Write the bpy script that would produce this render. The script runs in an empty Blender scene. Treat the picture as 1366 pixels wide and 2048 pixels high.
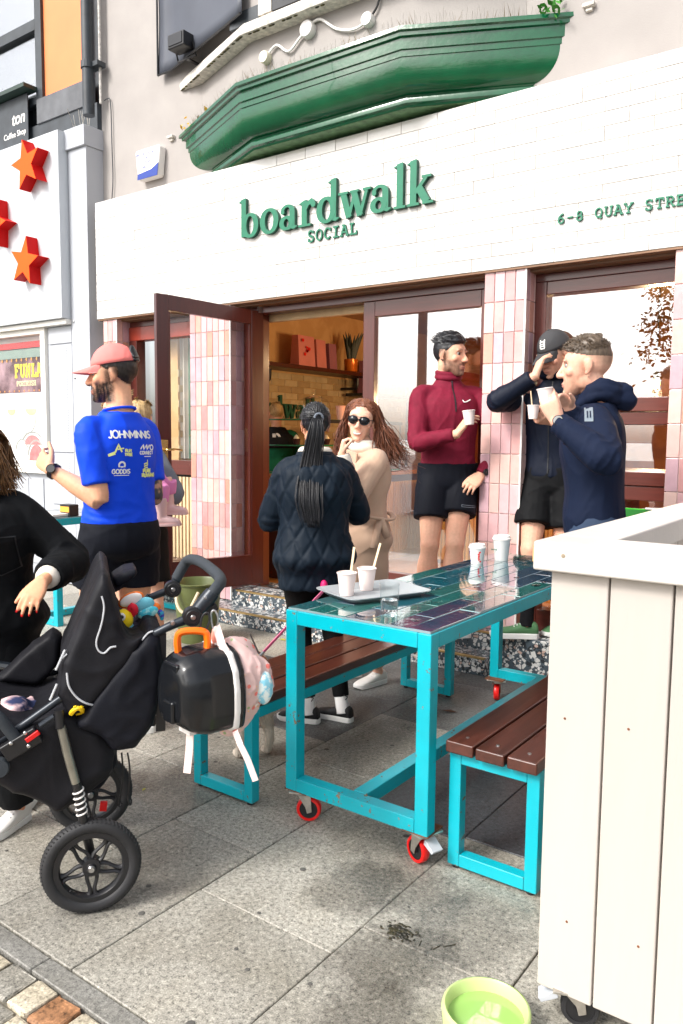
import bpy, bmesh, math, random
import numpy as np
from mathutils import Vector, Matrix, noise
from mathutils.bvhtree import BVHTree
random.seed(7)
rng = np.random.default_rng(7)
scene = bpy.context.scene
COL = scene.collection
R = math.radians
# ---------------------------------------------------------------- camera
cam_data = bpy.data.cameras.new("camera")
cam = bpy.data.objects.new("camera", cam_data)
COL.objects.link(cam)
cam_data.sensor_fit = 'HORIZONTAL'
cam_data.sensor_width = 36.0
cam_data.lens = 41.44
cam_data.clip_start = 0.05
cam_data.clip_end = 1500
_yaw, _pitch, _roll = R(36.084), R(5.52), R(0.566)
_f = Vector((-math.sin(_yaw) * math.cos(_pitch), math.cos(_yaw) * math.cos(_pitch), -math.sin(_pitch)))
_r = Vector((math.cos(_yaw), math.sin(_yaw), 0))
_u = _r.cross(_f)
_r2 = _r * math.cos(_roll) + _u * math.sin(_roll)
_u2 = _r2.cross(_f)
_m = Matrix((_r2, _u2, -_f)).transposed().to_4x4()
_m.translation = Vector((0, 0, 1.42))
cam.matrix_world = _m
scene.camera = cam
scene.render.resolution_x, scene.render.resolution_y = 683, 1024
# ---------------------------------------------------------------- sky, sun, exposure
SUN_EL, SUN_AZ = R(42), R(200)      # azimuth measured clockwise from +Y (the street side, behind the viewer)
world = bpy.data.worlds.new("World")
scene.world = world
world.use_nodes = True
wn = world.node_tree
wn.nodes.clear()
w_out = wn.nodes.new("ShaderNodeOutputWorld")
w_bg = wn.nodes.new("ShaderNodeBackground")
w_sky = wn.nodes.new("ShaderNodeTexSky")
w_sky.sky_type = 'NISHITA'
w_sky.sun_disc = False
w_sky.sun_elevation = SUN_EL
w_sky.sun_rotation = SUN_AZ
w_sky.air_density = 1.0
w_sky.dust_density = 4.0
w_sky.ozone_density = 0.6
w_hs = wn.nodes.new("ShaderNodeHueSaturation")     # thin white cloud over the blue
w_hs.inputs['Saturation'].default_value = 0.35
w_bg.inputs['Strength'].default_value = 0.15
wn.links.new(w_sky.outputs[0], w_hs.inputs['Color'])
wn.links.new(w_hs.outputs[0], w_bg.inputs['Color'])
wn.links.new(w_bg.outputs[0], w_out.inputs['Surface'])
sun_d = bpy.data.lights.new("sun", 'SUN')
sun_d.energy = 1.5
sun_d.angle = R(14)
sun_d.color = (1.0, 0.97, 0.92)
sun = bpy.data.objects.new("sun", sun_d)
COL.objects.link(sun)
_sd = Vector((math.sin(SUN_AZ) * math.cos(SUN_EL), math.cos(SUN_AZ) * math.cos(SUN_EL), math.sin(SUN_EL)))
sun.rotation_euler = (-_sd).to_track_quat('-Z', 'Y').to_euler()
sun.location = (0, -5, 12)
scene.view_settings.view_transform = 'Standard'
scene.view_settings.look = 'None'
scene.view_settings.gamma = 1.0
scene.view_settings.use_curve_mapping = False
scene.view_settings.exposure = 0.95
scene.cycles.max_bounces = 8
scene.cycles.transparent_max_bounces = 12
scene.cycles.sample_clamp_indirect = 6.0
try:
 scene.cycles.use_denoising = True
except Exception:
 pass
# ---------------------------------------------------------------- materials
def srgb(r, g, b):
 def f(c):
  c /= 255.0
  return c / 12.92 if c <= 0.04045 else ((c + 0.055) / 1.055) ** 2.4
 return (f(r), f(g), f(b), 1.0)
class NT:
 def __init__(s, name):
  s.m = bpy.data.materials.new(name)
  s.m.use_nodes = True
  s.t = s.m.node_tree
  s.n = s.t.nodes
  s.b = s.n['Principled BSDF']
  s.out = s.n['Material Output']
 def node(s, typ, **kw):
  n = s.n.new(typ)
  for k, v in kw.items():
   if k in n.inputs: n.inputs[k].default_value = v
   else: setattr(n, k, v)
  return n
 def l(s, a, b): s.t.links.new(a, b)
 def coord(s, scale=(1, 1, 1), kind='Object'):
  tc = s.node("ShaderNodeTexCoord")
  mp = s.node("ShaderNodeMapping")
  mp.inputs['Scale'].default_value = scale
  s.l(tc.outputs[kind], mp.inputs['Vector'])
  return mp.outputs[0]
 def noise(s, vec, scale, detail=4, rough=0.55):
  n = s.node("ShaderNodeTexNoise")
  n.inputs['Scale'].default_value = scale
  n.inputs['Detail'].default_value = detail
  n.inputs['Roughness'].default_value = rough
  s.l(vec, n.inputs['Vector'])
  return n.outputs['Fac']
 def ramp(s, fac, stops, interp='LINEAR'):
  r = s.node("ShaderNodeValToRGB")
  r.color_ramp.interpolation = interp
  el = r.color_ramp.elements
  while len(el) < len(stops): el.new(0.5)
  for e, (p, c) in zip(el, stops):
   e.position = p
   e.color = c if len(c) == 4 else (*c, 1)
  s.l(fac, r.inputs['Fac'])
  return r.outputs['Color']
 def mix(s, fac, a, b, blend='MIX'):
  n = s.node("ShaderNodeMix", data_type='RGBA', blend_type=blend)
  for sock, v in ((n.inputs[0], fac), (n.inputs[6], a), (n.inputs[7], b)):
   if isinstance(v, (int, float)): sock.default_value = v
   elif isinstance(v, (tuple, list)): sock.default_value = v if len(v) == 4 else (*v, 1)
   else: s.l(v, sock)
  return n.outputs[2]
 def math(s, op, a, b=0.0, clamp=False):
  n = s.node("ShaderNodeMath", operation=op, use_clamp=clamp)
  for sock, v in ((n.inputs[0], a), (n.inputs[1], b)):
   if isinstance(v, (int, float)): sock.default_value = v
   else: s.l(v, sock)
  return n.outputs[0]
 def bump(s, h, strength, dist=0.01):
  n = s.node("ShaderNodeBump")
  n.inputs['Strength'].default_value = strength
  n.inputs['Distance'].default_value = dist
  s.l(h, n.inputs['Height'])
  s.l(n.outputs[0], s.b.inputs['Normal'])
  return n
 def set(s, **kw):
  for k, v in kw.items():
   s.b.inputs[k.replace('_', ' ')].default_value = v
def c4(c): return c if len(c) == 4 else (*c, 1.0)
def dk(c, k): return (c[0] * k, c[1] * k, c[2] * k, 1.0)
def pm(name, col, rough=0.6, metal=0.0, var=0.15, vs=6.0, bump=0.0, bs=60.0, rand=0.0, coat=0.0, st=(1, 1, 1), sss=0.0, sheen=0.0, bd=0.004, hue=0.0, spec=0.5):
 t = NT(name)
 col = c4(col)
 v = t.coord(st)
 n = t.noise(v, vs, 5)
 c = t.ramp(n, [(0.3, dk(col, 1 - var)), (0.7, dk(col, 1 + var))])
 if rand or hue:
  oi = t.node("ShaderNodeObjectInfo")
  h = t.node("ShaderNodeHueSaturation")
  mr = t.node("ShaderNodeMapRange")
  mr.inputs['To Min'].default_value = 1 - rand
  mr.inputs['To Max'].default_value = 1 + rand
  t.l(oi.outputs['Random'], mr.inputs['Value'])
  t.l(mr.outputs[0], h.inputs['Value'])
  if hue:
   m2 = t.math('MULTIPLY', oi.outputs['Random'], 7.31)
   m3 = t.math('FRACT', m2)
   mr2 = t.node("ShaderNodeMapRange")
   mr2.inputs['To Min'].default_value = 0.5 - hue
   mr2.inputs['To Max'].default_value = 0.5 + hue
   t.l(m3, mr2.inputs['Value'])
   t.l(mr2.outputs[0], h.inputs['Hue'])
  t.l(c, h.inputs['Color'])
  c = h.outputs[0]
 t.l(c, t.b.inputs['Base Color'])
 t.set(Roughness=rough, Metallic=metal, Coat_Weight=coat, Subsurface_Weight=sss, Sheen_Weight=sheen, Specular_IOR_Level=spec)
 if sss: t.b.inputs['Subsurface Radius'].default_value = (0.012, 0.004, 0.002)
 if bump: t.bump(t.noise(v, bs, 4), bump, bd)
 return t.m
M = {}
M['plaster'] = pm('plaster_grey', srgb(164, 158, 154), 0.85, var=0.08, vs=2.5, bump=0.25, bs=120)
M['white_paint'] = pm('white_paint', srgb(238, 234, 226), 0.45, var=0.04, vs=3, bump=0.08, bs=50)
M['cream_board'] = pm('cream_painted_board', srgb(184, 177, 170), 0.5, var=0.06, vs=3, bump=0.3, bs=45, st=(1, 1, .12), rand=.035)
M['black'] = pm('black_plastic', (0.012, 0.012, 0.014), 0.4, var=0.2)
M['rubber'] = pm('rubber', (0.018, 0.018, 0.02), 0.65, var=0.3, bump=0.2, bs=80)
M['steel'] = pm('steel', (0.55, 0.55, 0.55), 0.3, 1.0, var=0.1, vs=20)
M['alu'] = pm('brushed_alu', (0.5, 0.5, 0.5), 0.42, 0.9, var=0.1, vs=20)
M['zinc'] = pm('zinc_plate', (0.5, 0.47, 0.42), 0.4, 0.85, var=0.25, vs=30)
M['brass'] = pm('brass', (0.75, 0.52, 0.2), 0.25, 1.0, var=0.1, vs=20)
M['brass_dull'] = pm('brass_dull', (0.5, 0.36, 0.16), 0.4, 0.9, var=0.2, vs=30)
M['lightgrey'] = pm('light_grey_panel', srgb(184, 187, 193), 0.35, var=0.03, vs=2, spec=.5)
M['palegrey'] = pm('pale_grey_panel', srgb(200, 204, 208), 0.25, var=0.03, vs=2)
M['darkslate'] = pm('dark_slate_paint', (0.035, 0.042, 0.05), 0.5, var=0.3, vs=8, bump=.1)
M['red'] = pm('red_paint', srgb(214, 20, 22), 0.4, var=0.06)
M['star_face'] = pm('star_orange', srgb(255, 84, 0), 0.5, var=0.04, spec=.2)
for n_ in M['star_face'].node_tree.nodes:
 if n_.type == 'BSDF_PRINCIPLED': n_.inputs['Emission Color'].default_value = (1, .08, 0, 1); n_.inputs['Emission Strength'].default_value = .22  # weak emission added to brighten the orange faces
M['star_side'] = pm('star_red_side', srgb(205, 10, 10), 0.5, var=0.06, spec=.2)
M['orange_wall'] = pm('orange_wall', srgb(236, 132, 78), 0.55, var=0.09, vs=1.6, bump=.1, bs=20)
M['green_letter'] = pm('green_letter', srgb(14, 112, 82), 0.5, var=0.1, vs=20)
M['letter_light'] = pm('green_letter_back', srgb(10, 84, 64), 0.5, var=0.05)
M['white_plastic'] = pm('white_plastic', srgb(236, 232, 228), 0.4, var=0.02)
M['cup'] = pm('paper_cup', srgb(238, 222, 216), 0.6, var=0.02, sss=.0)
M['cup_white'] = pm('white_cup', srgb(240, 238, 236), 0.5, var=0.02)
M['stick'] = pm('wood_stick', srgb(232, 206, 170), 0.7, var=0.06)
M['tray'] = pm('grey_tray', srgb(160, 165, 168), 0.45, var=0.03)
M['orange_plastic'] = pm('orange_plastic', srgb(255, 112, 5), 0.35, var=0.05)
M['blue_plastic'] = pm('blue_plastic', srgb(30, 60, 150), 0.35, var=0.05)
M['red_wheel'] = pm('red_wheel', srgb(226, 24, 22), 0.35, var=0.08)
M['leaf_yellow'] = pm('yellow_leaf', srgb(190, 190, 60), 0.6, var=0.2)
M['bucket'] = pm('olive_enamel', srgb(88, 96, 54), 0.35, var=0.1, vs=12)
M['rope'] = pm('rope', srgb(206, 190, 160), 0.8, var=0.2, bump=.5, bs=120)
M['grass_dry'] = pm('dry_grass', srgb(120, 104, 78), 0.8, var=0.2)
M['weed'] = pm('weed_green', srgb(60, 130, 40), 0.7, var=0.3)
def wood_mat(name, col, rough=0.35, k=0.35, st=(14, 1.2, 14), bump=.15, coat=0.0, rand=.08):
 t = NT(name)
 v = t.coord(st)
 oi = t.node("ShaderNodeObjectInfo")
 ad = t.node("ShaderNodeVectorMath", operation='ADD')
 t.l(v, ad.inputs[0])
 cmb = t.node("ShaderNodeCombineXYZ")
 for i in range(3):
  t.l(t.math('MULTIPLY', oi.outputs['Random'], 37.0 + i * 11), cmb.inputs[i])
 t.l(cmb.outputs[0], ad.inputs[1])
 n = t.noise(ad.outputs[0], 3.0, 6, 0.6)
 c = t.ramp(n, [(0.25, dk(col, 1 - k)), (0.5, c4(col)), (0.78, dk(col, 1 + k))])
 h = t.node("ShaderNodeHueSaturation")
 mr = t.node("ShaderNodeMapRange")
 mr.inputs['To Min'].default_value = 1 - rand
 mr.inputs['To Max'].default_value = 1 + rand
 t.l(oi.outputs['Random'], mr.inputs['Value'])
 t.l(mr.outputs[0], h.inputs['Value'])
 t.l(c, h.inputs['Color'])
 t.l(h.outputs[0], t.b.inputs['Base Color'])
 t.set(Roughness=rough, Coat_Weight=coat, Coat_Roughness=.15)
 t.bump(n, bump, 0.003)
 return t.m
M['mahogany'] = wood_mat('mahogany_frame', srgb(84, 34, 27), 0.3, 0.25, (16, 16, 1.2), coat=.3)
M['mahogany_h'] = wood_mat('mahogany_rail', srgb(90, 38, 29), 0.3, 0.25, (1.2, 16, 16), coat=.3)
M['door_wood'] = wood_mat('dark_door_wood', srgb(72, 22, 18), 0.28, 0.25, (16, 16, 1.2), coat=.4)
M['soffit_wood'] = wood_mat('soffit_timber', srgb(126, 92, 66), 0.5, 0.3, (1.0, 16, 16))
M['bench_wood'] = wood_mat('stained_bench_plank', srgb(76, 38, 28), 0.3, 0.45, (14, 1.0, 14), .35, coat=.25, rand=.15)
M['slat_wood'] = wood_mat('oak_slat', srgb(196, 146, 72), 0.45, 0.2, (20, 20, 1.0))
M['slat_cream'] = wood_mat('pale_slat', srgb(216, 190, 150), 0.5, 0.15, (20, 20, 1.0))
M['floor_wood'] = wood_mat('wood_floor', srgb(178, 116, 52), 0.3, 0.25, (2, 14, 14))
M['shelf_wood'] = wood_mat('shelf_wood', srgb(70, 30, 18), 0.4, 0.25, (14, 1.0, 14))
def teal_mat():
 t = NT('teal_paint_chipped')
 base = srgb(0, 168, 184)
 v = t.coord()
 n = t.noise(v, 5, 4)
 c = t.ramp(n, [(0.3, dk(base, 0.88)), (0.7, dk(base, 1.1))])
 bev = t.node("ShaderNodeBevel", samples=6)
 bev.inputs['Radius'].default_value = 0.009
 geo = t.node("ShaderNodeNewGeometry")
 dt = t.node("ShaderNodeVectorMath", operation='DOT_PRODUCT')
 t.l(bev.outputs[0], dt.inputs[0]); t.l(geo.outputs['Normal'], dt.inputs[1])
 edge = t.math('SUBTRACT', 1.0, dt.outputs['Value'])
 edge = t.math('MULTIPLY', edge, 3.2)
 n2 = t.noise(v, 45, 5, .65)
 n3 = t.noise(v, 11, 4, .6)
 e = t.math('MULTIPLY', edge, t.math('ADD', n2, t.math('SUBTRACT', n3, 0.55)))
 chip = t.ramp(e, [(0.20, (0, 0, 0, 1)), (0.26, (1, 1, 1, 1))])
 spots = t.ramp(t.math('MULTIPLY', n2, t.math('ADD', n3, 0.48)), [(0.665, (0, 0, 0, 1)), (0.685, (1, 1, 1, 1))])
 mask = t.math('MAXIMUM', chip, spots)
 rust = t.ramp(n2, [(0.35, (0.03, 0.02, 0.015, 1)), (0.6, (0.16, 0.09, 0.04, 1)), (0.75, (0.28, 0.22, 0.15, 1))])
 c2 = t.mix(mask, c, rust)
 t.l(c2, t.b.inputs['Base Color'])
 t.l(t.ramp(mask, [(0, (.3, .3, .3, 1)), (1, (.8, .8, .8, 1))]), t.b.inputs['Roughness'])
 t.bump(n, 0.05, 0.004)
 return t.m
M['teal'] = teal_mat()
M['rust'] = pm('rust', srgb(110, 66, 40), 0.85, var=0.4, vs=60, bump=.4, bs=120)
def granite_mat(name, base, wet=0.0, scale=1.0, spread=1.0):
 t = NT(name)
 v = t.coord()
 oi = t.node("ShaderNodeObjectInfo")
 fine = t.noise(v, 260 * scale, 2, .7)
 mid = t.noise(v, 90 * scale, 3, .6)
 big = t.noise(t.coord(kind='Object'), 2.2, 4, .6)
 s = t.math('ADD', t.math('MULTIPLY', fine, 0.5), t.math('MULTIPLY', mid, 0.5))
 c = t.ramp(s, [(0.36, dk(base, 1 - .62 * spread)), (0.48, dk(base, 0.9)), (0.56, dk(base, 1.12)), (0.68, dk(base, 1 + .8 * spread))])
 stain = t.ramp(big, [(0.3, (0.72, 0.70, 0.66, 1)), (0.55, (1, 1, 1, 1)), (0.75, (1.08, 1.06, 1.02, 1))])
 c = t.mix(1.0, c, stain, 'MULTIPLY')
 h = t.node("ShaderNodeHueSaturation")
 mr = t.node("ShaderNodeMapRange")
 mr.inputs['To Min'].default_value = 0.78
 mr.inputs['To Max'].default_value = 1.2
 t.l(oi.outputs['Random'], mr.inputs['Value'])
 t.l(mr.outputs[0], h.inputs['Value'])
 t.l(c, h.inputs['Color'])
 t.l(h.outputs[0], t.b.inputs['Base Color'])
 rr = t.ramp(big, [(0.35, (.4, .4, .4, 1)), (0.6, (.7, .7, .7, 1))])
 if wet: t.set(Roughness=0.33)
 else: t.l(rr, t.b.inputs['Roughness'])
 t.bump(s, 0.25, 0.003)
 return t.m
M['granite'] = granite_mat('granite_paving', srgb(162, 158, 148), 0, .8, 1.2)
M['granite_damp_shade'] = granite_mat('damp_shaded_granite_paving', srgb(98, 99, 98), 0, .8, 1.3)  # damp back paving, its tone also darkened for shade near the steps
M['granite_table_shade'] = granite_mat('wet_granite_table_shade', srgb(70, 73, 78), 1, .7, 1.5)  # wet slabs, darkened further to carry contact shade below the table
M['sett_cream'] = granite_mat('cream_sett', srgb(186, 176, 156), 0, .6)
M['sett_rust'] = granite_mat('rust_sett', srgb(150, 108, 76), 0, .35, 1.3)
M['kerb'] = granite_mat('kerb_granite', srgb(146, 144, 138))
M['joint'] = pm('joint_mortar', srgb(74, 72, 66), 0.9, var=0.25, vs=30, bump=.3, bs=200)
M['sandjoint'] = pm('sett_mortar', srgb(120, 114, 100), 0.9, var=0.25, vs=40, bump=.3, bs=200)
def terrazzo_mat():
 t = NT('terrazzo')
 v = t.coord()
 col = (0.062, 0.085, 0.105, 1)
 for sc, th, k in ((34, 0.36, 0.0), (62, 0.30, 3.1)):
  vo = t.node("ShaderNodeTexVoronoi", feature='F1')
  vo.inputs['Scale'].default_value = sc
  ve = t.node("ShaderNodeTexVoronoi", feature='DISTANCE_TO_EDGE')
  ve.inputs['Scale'].default_value = sc
  t.l(v, vo.inputs['Vector']); t.l(v, ve.inputs['Vector'])
  sep = t.node("ShaderNodeSeparateColor")
  t.l(vo.outputs['Color'], sep.inputs[0])
  pick = t.math('GREATER_THAN', sep.outputs[0], 0.52)
  inside = t.math('GREATER_THAN', ve.outputs['Distance'], 0.09)
  mask = t.math('MULTIPLY', pick, inside)
  cc = t.ramp(sep.outputs[1], [(0.0, (.62, .62, .6, 1)), (.42, (.45, .47, .48, 1)), (.55, (.02, .025, .03, 1)), (.78, (.5, .36, .3, 1)), (.88, (.7, .7, .68, 1))], 'CONSTANT')
  col = t.mix(mask, col, cc)
 t.l(col, t.b.inputs['Base Color'])
 t.set(Roughness=0.35)
 return t.m
M['terrazzo'] = terrazzo_mat()
def glaze(name, cols, rough=0.1, wave=0.25, wsc=14, streak=0.1):
 t = NT(name)
 oi = t.node("ShaderNodeObjectInfo")
 k = len(cols)
 c = t.ramp(oi.outputs['Random'], [(i / k, c4(x)) for i, x in enumerate(cols)], 'CONSTANT')
 v = t.coord()
 ad = t.node("ShaderNodeVectorMath", operation='ADD')
 t.l(v, ad.inputs[0])
 cmb = t.node("ShaderNodeCombineXYZ")
 for i in range(3): t.l(t.math('MULTIPLY', oi.outputs['Random'], 91.0 + i * 17), cmb.inputs[i])
 t.l(cmb.outputs[0], ad.inputs[1])
 n = t.noise(ad.outputs[0], wsc, 4, .55)
 c = t.mix(1.0, c, t.ramp(n, [(0.3, (1 - streak,) * 3), (0.7, (1 + streak,) * 3)]), 'MULTIPLY')
 t.l(c, t.b.inputs['Base Color'])
 t.set(Roughness=rough, Coat_Weight=0.3 if wave < .8 else 1.0, Coat_Roughness=0.03, Coat_IOR=1.5 if wave < .8 else 1.9)
 t.bump(n, wave, 0.006)
 return t.m
PINKS = [srgb(222, 182, 174), srgb(206, 160, 156), srgb(212, 170, 172), srgb(226, 192, 182), srgb(200, 150, 148), srgb(208, 152, 134), srgb(216, 182, 184), srgb(200, 164, 172), srgb(214, 176, 168)]
M['pink_tile'] = glaze('pink_glazed_tile', PINKS, 0.1, 0.35, 12)
M['white_tile'] = glaze('white_glazed_tile', [srgb(214, 211, 206), srgb(219, 216, 211), srgb(209, 205, 199), srgb(216, 212, 206)], 0.16, 0.3, 9, .03)
TEALS = [srgb(34, 96, 100), srgb(44, 70, 92), srgb(38, 112, 106), srgb(28, 82, 92), srgb(58, 76, 92), srgb(48, 112, 106), srgb(20, 98, 112)]
M['teal_tile'] = glaze('teal_glazed_tile', TEALS, 0.05, 0.9, 7, .25)
M['cream_tile'] = glaze('cream_wall_tile', [srgb(186, 166, 126), srgb(172, 150, 112), srgb(196, 178, 140)], 0.2, 0.3, 14)
M['grout'] = pm('grout', srgb(184, 178, 170), 0.85, var=0.06, vs=20)
M['grout_pink'] = pm('pink_grout', srgb(222, 202, 196), 0.85, var=0.06, vs=20)
M['grout_table'] = pm('table_grout', srgb(128, 146, 150), 0.6, var=0.12, vs=10)
M['green_gloss'] = pm('green_gloss_paint', srgb(4, 82, 48), 0.16, var=0.16, vs=7, bump=.35, bs=26, coat=.5, bd=.006)
M['green_dirty'] = pm('green_soffit_dirty', srgb(96, 134, 92), 0.5, var=0.4, vs=20, bump=.3, bs=40)
M['peeling'] = pm('peeling_white_paint', srgb(214, 208, 198), 0.8, var=0.3, vs=26, bump=.7, bs=40, bd=.01)
def glass_mat(name, ior=1.9, tint=(1, 1, 1, 1), rough=0.0):
 t = NT(name)
 t.n.remove(t.b)
 tr = t.node("ShaderNodeBsdfTransparent"); tr.inputs[0].default_value = tint
 gl = t.node("ShaderNodeBsdfGlossy"); gl.inputs['Roughness'].default_value = rough
 gl.inputs['Color'].default_value = (.96, .98, 1, 1)
 f0 = ((ior - 1) / (ior + 1)) ** 2 * .62     # two faces of the pane share the reflection
 geo = t.node("ShaderNodeNewGeometry")
 dt = t.node("ShaderNodeVectorMath", operation='DOT_PRODUCT')
 t.l(geo.outputs['Incoming'], dt.inputs[0]); t.l(geo.outputs['Normal'], dt.inputs[1])
 k = t.math('SUBTRACT', 1.0, t.math('ABSOLUTE', dt.outputs['Value']))
 fr = t.math('ADD', f0, t.math('MULTIPLY', t.math('POWER', k, 5.0), (1 - f0) * .8), True)
 mx = t.node("ShaderNodeMixShader")
 t.l(fr, mx.inputs[0]); t.l(tr.outputs[0], mx.inputs[1]); t.l(gl.outputs[0], mx.inputs[2])
 t.l(mx.outputs[0], t.out.inputs['Surface'])
 return t.m
M['window_glass'] = glass_mat('coated_window_glass', 4.6)
M['door_glass'] = glass_mat('door_glass', 1.5)
M['clear_glass'] = glass_mat('thin_clear_glass', 1.6, (.97, .985, .985, 1))
M['sunglass'] = pm('dark_lens', (0.008, 0.009, 0.012), 0.06, var=0)
def two_tone(name, a, b, scale=30, rough=.8, lo=.45, hi=.55, bump=.2, st=(1, 1, 1)):
 t = NT(name)
 v = t.coord(st)
 n = t.noise(v, scale, 4)
 t.l(t.ramp(n, [(lo, c4(a)), (hi, c4(b))]), t.b.inputs['Base Color'])
 t.set(Roughness=rough)
 if bump: t.bump(n, bump, .004)
 return t.m
# ---------------------------------------------------------------- mesh helpers
class MB:
 def __init__(s):
  s.v, s.f, s.mi = [], [], []
 def add(s, vs, fs, mi=0):
  o = len(s.v)
  s.v += [tuple(p) for p in vs]
  s.f += [tuple(i + o for i in f) for f in fs]
  s.mi += [mi] * len(fs)
  return s
 def box(s, x0, y0, z0, x1, y1, z1, mi=0):
  vs = [(x0, y0, z0), (x1, y0, z0), (x1, y1, z0), (x0, y1, z0), (x0, y0, z1), (x1, y0, z1), (x1, y1, z1), (x0, y1, z1)]
  fs = [(0, 3, 2, 1), (4, 5, 6, 7), (0, 1, 5, 4), (1, 2, 6, 5), (2, 3, 7, 6), (3, 0, 4, 7)]
  return s.add(vs, fs, mi)
 def bar(s, a, b, w, h, mi=0, up=(0, 0, 1)):
  a, b = Vector(a), Vector(b)
  t = (b - a).normalized()
  sd = t.cross(Vector(up))
  if sd.length < 1e-4: sd = t.cross(Vector((1, 0, 0)))
  sd.normalize()
  u = sd.cross(t)
  vs = []
  for p in (a, b):
   for i, j in ((-1, -1), (1, -1), (1, 1), (-1, 1)):
    vs.append(p + sd * (i * w / 2) + u * (j * h / 2))
  return s.add(vs, [(0, 3, 2, 1), (4, 5, 6, 7), (0, 1, 5, 4), (1, 2, 6, 5), (2, 3, 7, 6), (3, 0, 4, 7)], mi)
 def tube(s, pts, r, seg=10, mi=0, caps=True, smooth=0, flat=1.0, up=None):
  pts = [Vector(p) for p in pts]
  n0 = len(pts)
  rs = list(r) if hasattr(r, '__len__') else [r] * n0
  if smooth and n0 > 2:
   pts, rs = spline(pts, rs, smooth)
  n = len(pts)
  prev = None
  vs = []
  for i in range(n):
   t = (pts[min(i + 1, n - 1)] - pts[max(i - 1, 0)])
   if t.length < 1e-9: t = Vector((0, 0, 1))
   t.normalize()
   if up is not None:
    sd = t.cross(Vector(up))
    if sd.length < 1e-3: sd = prev if prev else t.orthogonal()
   elif prev is None:
    sd = t.orthogonal()
   else:
    sd = prev - t * prev.dot(t)
    if sd.length < 1e-5: sd = t.orthogonal()
   sd = sd.normalized()
   prev = sd
   u = sd.cross(t)
   for k in range(seg):
    a = 2 * math.pi * k / seg
    vs.append(pts[i] + sd * (math.cos(a) * rs[i]) + u * (math.sin(a) * rs[i] * flat))
  fs = []
  for i in range(n - 1):
   for k in range(seg):
    k2 = (k + 1) % seg
    fs.append((i * seg + k, i * seg + k2, (i + 1) * seg + k2, (i + 1) * seg + k))
  if caps:
   fs.append(tuple(range(seg - 1, -1, -1)))
   fs.append(tuple((n - 1) * seg + k for k in range(seg)))
  return s.add(vs, fs, mi)
 def lathe(s, prof, c=(0, 0, 0), seg=24, mi=0, axis='z', mat=None):
  vs = []
  for (r, z) in prof:
   for k in range(seg):
    a = 2 * math.pi * k / seg
    p = (r * math.cos(a), r * math.sin(a), z)
    if axis == 'y': p = (p[0], p[2], -p[1])
    if axis == 'x': p = (p[2], p[0], p[1])
    vs.append(Vector(p) + Vector(c) if mat is None else mat @ Vector(p))
  n = len(prof)
  fs = []
  for i in range(n - 1):
   for k in range(seg):
    k2 = (k + 1) % seg
    fs.append((i * seg + k, i * seg + k2, (i + 1) * seg + k2, (i + 1) * seg + k))
  shut = math.dist(prof[0], prof[-1]) < 1e-6
  if prof[0][0] > 1e-6 and not shut: fs.append(tuple(range(seg - 1, -1, -1)))
  if prof[-1][0] > 1e-6 and not shut: fs.append(tuple((n - 1) * seg + k for k in range(seg)))
  return s.add(vs, fs, mi)
 def ell(s, c, r, seg=16, rings=10, mi=0, mat=None):
  vs, fs = [], []
  c = Vector(c)
  for i in range(rings + 1):
   th = math.pi * i / rings
   for k in range(seg):
    a = 2 * math.pi * k / seg
    p = Vector((r[0] * math.sin(th) * math.cos(a), r[1] * math.sin(th) * math.sin(a), -r[2] * math.cos(th)))
    if mat is not None: p = mat @ p
    vs.append(c + p)
  for i in range(rings):
   for k in range(seg):
    k2 = (k + 1) % seg
    fs.append((i * seg + k, i * seg + k2, (i + 1) * seg + k2, (i + 1) * seg + k))
  return s.add(vs, fs, mi)
 def prism(s, poly, fn, d0, d1, mi=0, mi_side=None):
  """poly: 2D outline; fn(u, v, d) -> 3D point; front at d0, back at d1"""
  n = len(poly)
  vs = [fn(u, v, d0) for u, v in poly] + [fn(u, v, d1) for u, v in poly]
  s.add(vs, [tuple(range(n)), tuple(range(2 * n - 1, n - 1, -1))], mi)
  o = len(s.v) - 2 * n
  for i in range(n):
   j = (i + 1) % n
   s.f.append((o + i, o + n + i, o + n + j, o + j))
   s.mi.append(mi if mi_side is None else mi_side)
  return s
 def mesh(s, name):
  me = bpy.data.meshes.new(name)
  me.from_pydata(s.v, [], s.f)
  me.update()
  return me
 def build(s, name, mats, parent=None, smooth=False, bevel=0.0, kind=None, label=None, sharp=40, fix=True, sub=0):
  me = s.mesh(name)
  if fix:
   bm = bmesh.new(); bm.from_mesh(me)
   bmesh.ops.remove_doubles(bm, verts=bm.verts, dist=1e-6)
   bmesh.ops.recalc_face_normals(bm, faces=bm.faces)
   bm.to_mesh(me); bm.free()
  if not isinstance(mats, (list, tuple)): mats = [mats]
  for m in mats: me.materials.append(M[m] if isinstance(m, str) else m)
  if len(mats) > 1 and len(me.polygons) == len(s.mi):
   me.polygons.foreach_set('material_index', s.mi)
  return obj(name, me, parent, smooth, bevel, kind, label, sharp, sub)
def obj(name, me, parent=None, smooth=False, bevel=0.0, kind=None, label=None, sharp=40, sub=0):
 o = bpy.data.objects.new(name, me)
 COL.objects.link(o)
 if parent is not None: o.parent = parent
 if smooth:
  me.polygons.foreach_set('use_smooth', [True] * len(me.polygons))
  if sharp < 180: me.set_sharp_from_angle(angle=R(sharp))
 if bevel:
  b = o.modifiers.new('bevel', 'BEVEL')
  b.width = bevel; b.segments = 2; b.limit_method = 'ANGLE'; b.angle_limit = R(30)
  if not smooth:
   me.polygons.foreach_set('use_smooth', [True] * len(me.polygons))
   b.harden_normals = True
 if sub:
  m = o.modifiers.new('sub', 'SUBSURF'); m.levels = sub; m.render_levels = sub
 if kind: o['kind'] = kind
 if label: o['label'] = label
 return o
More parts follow.
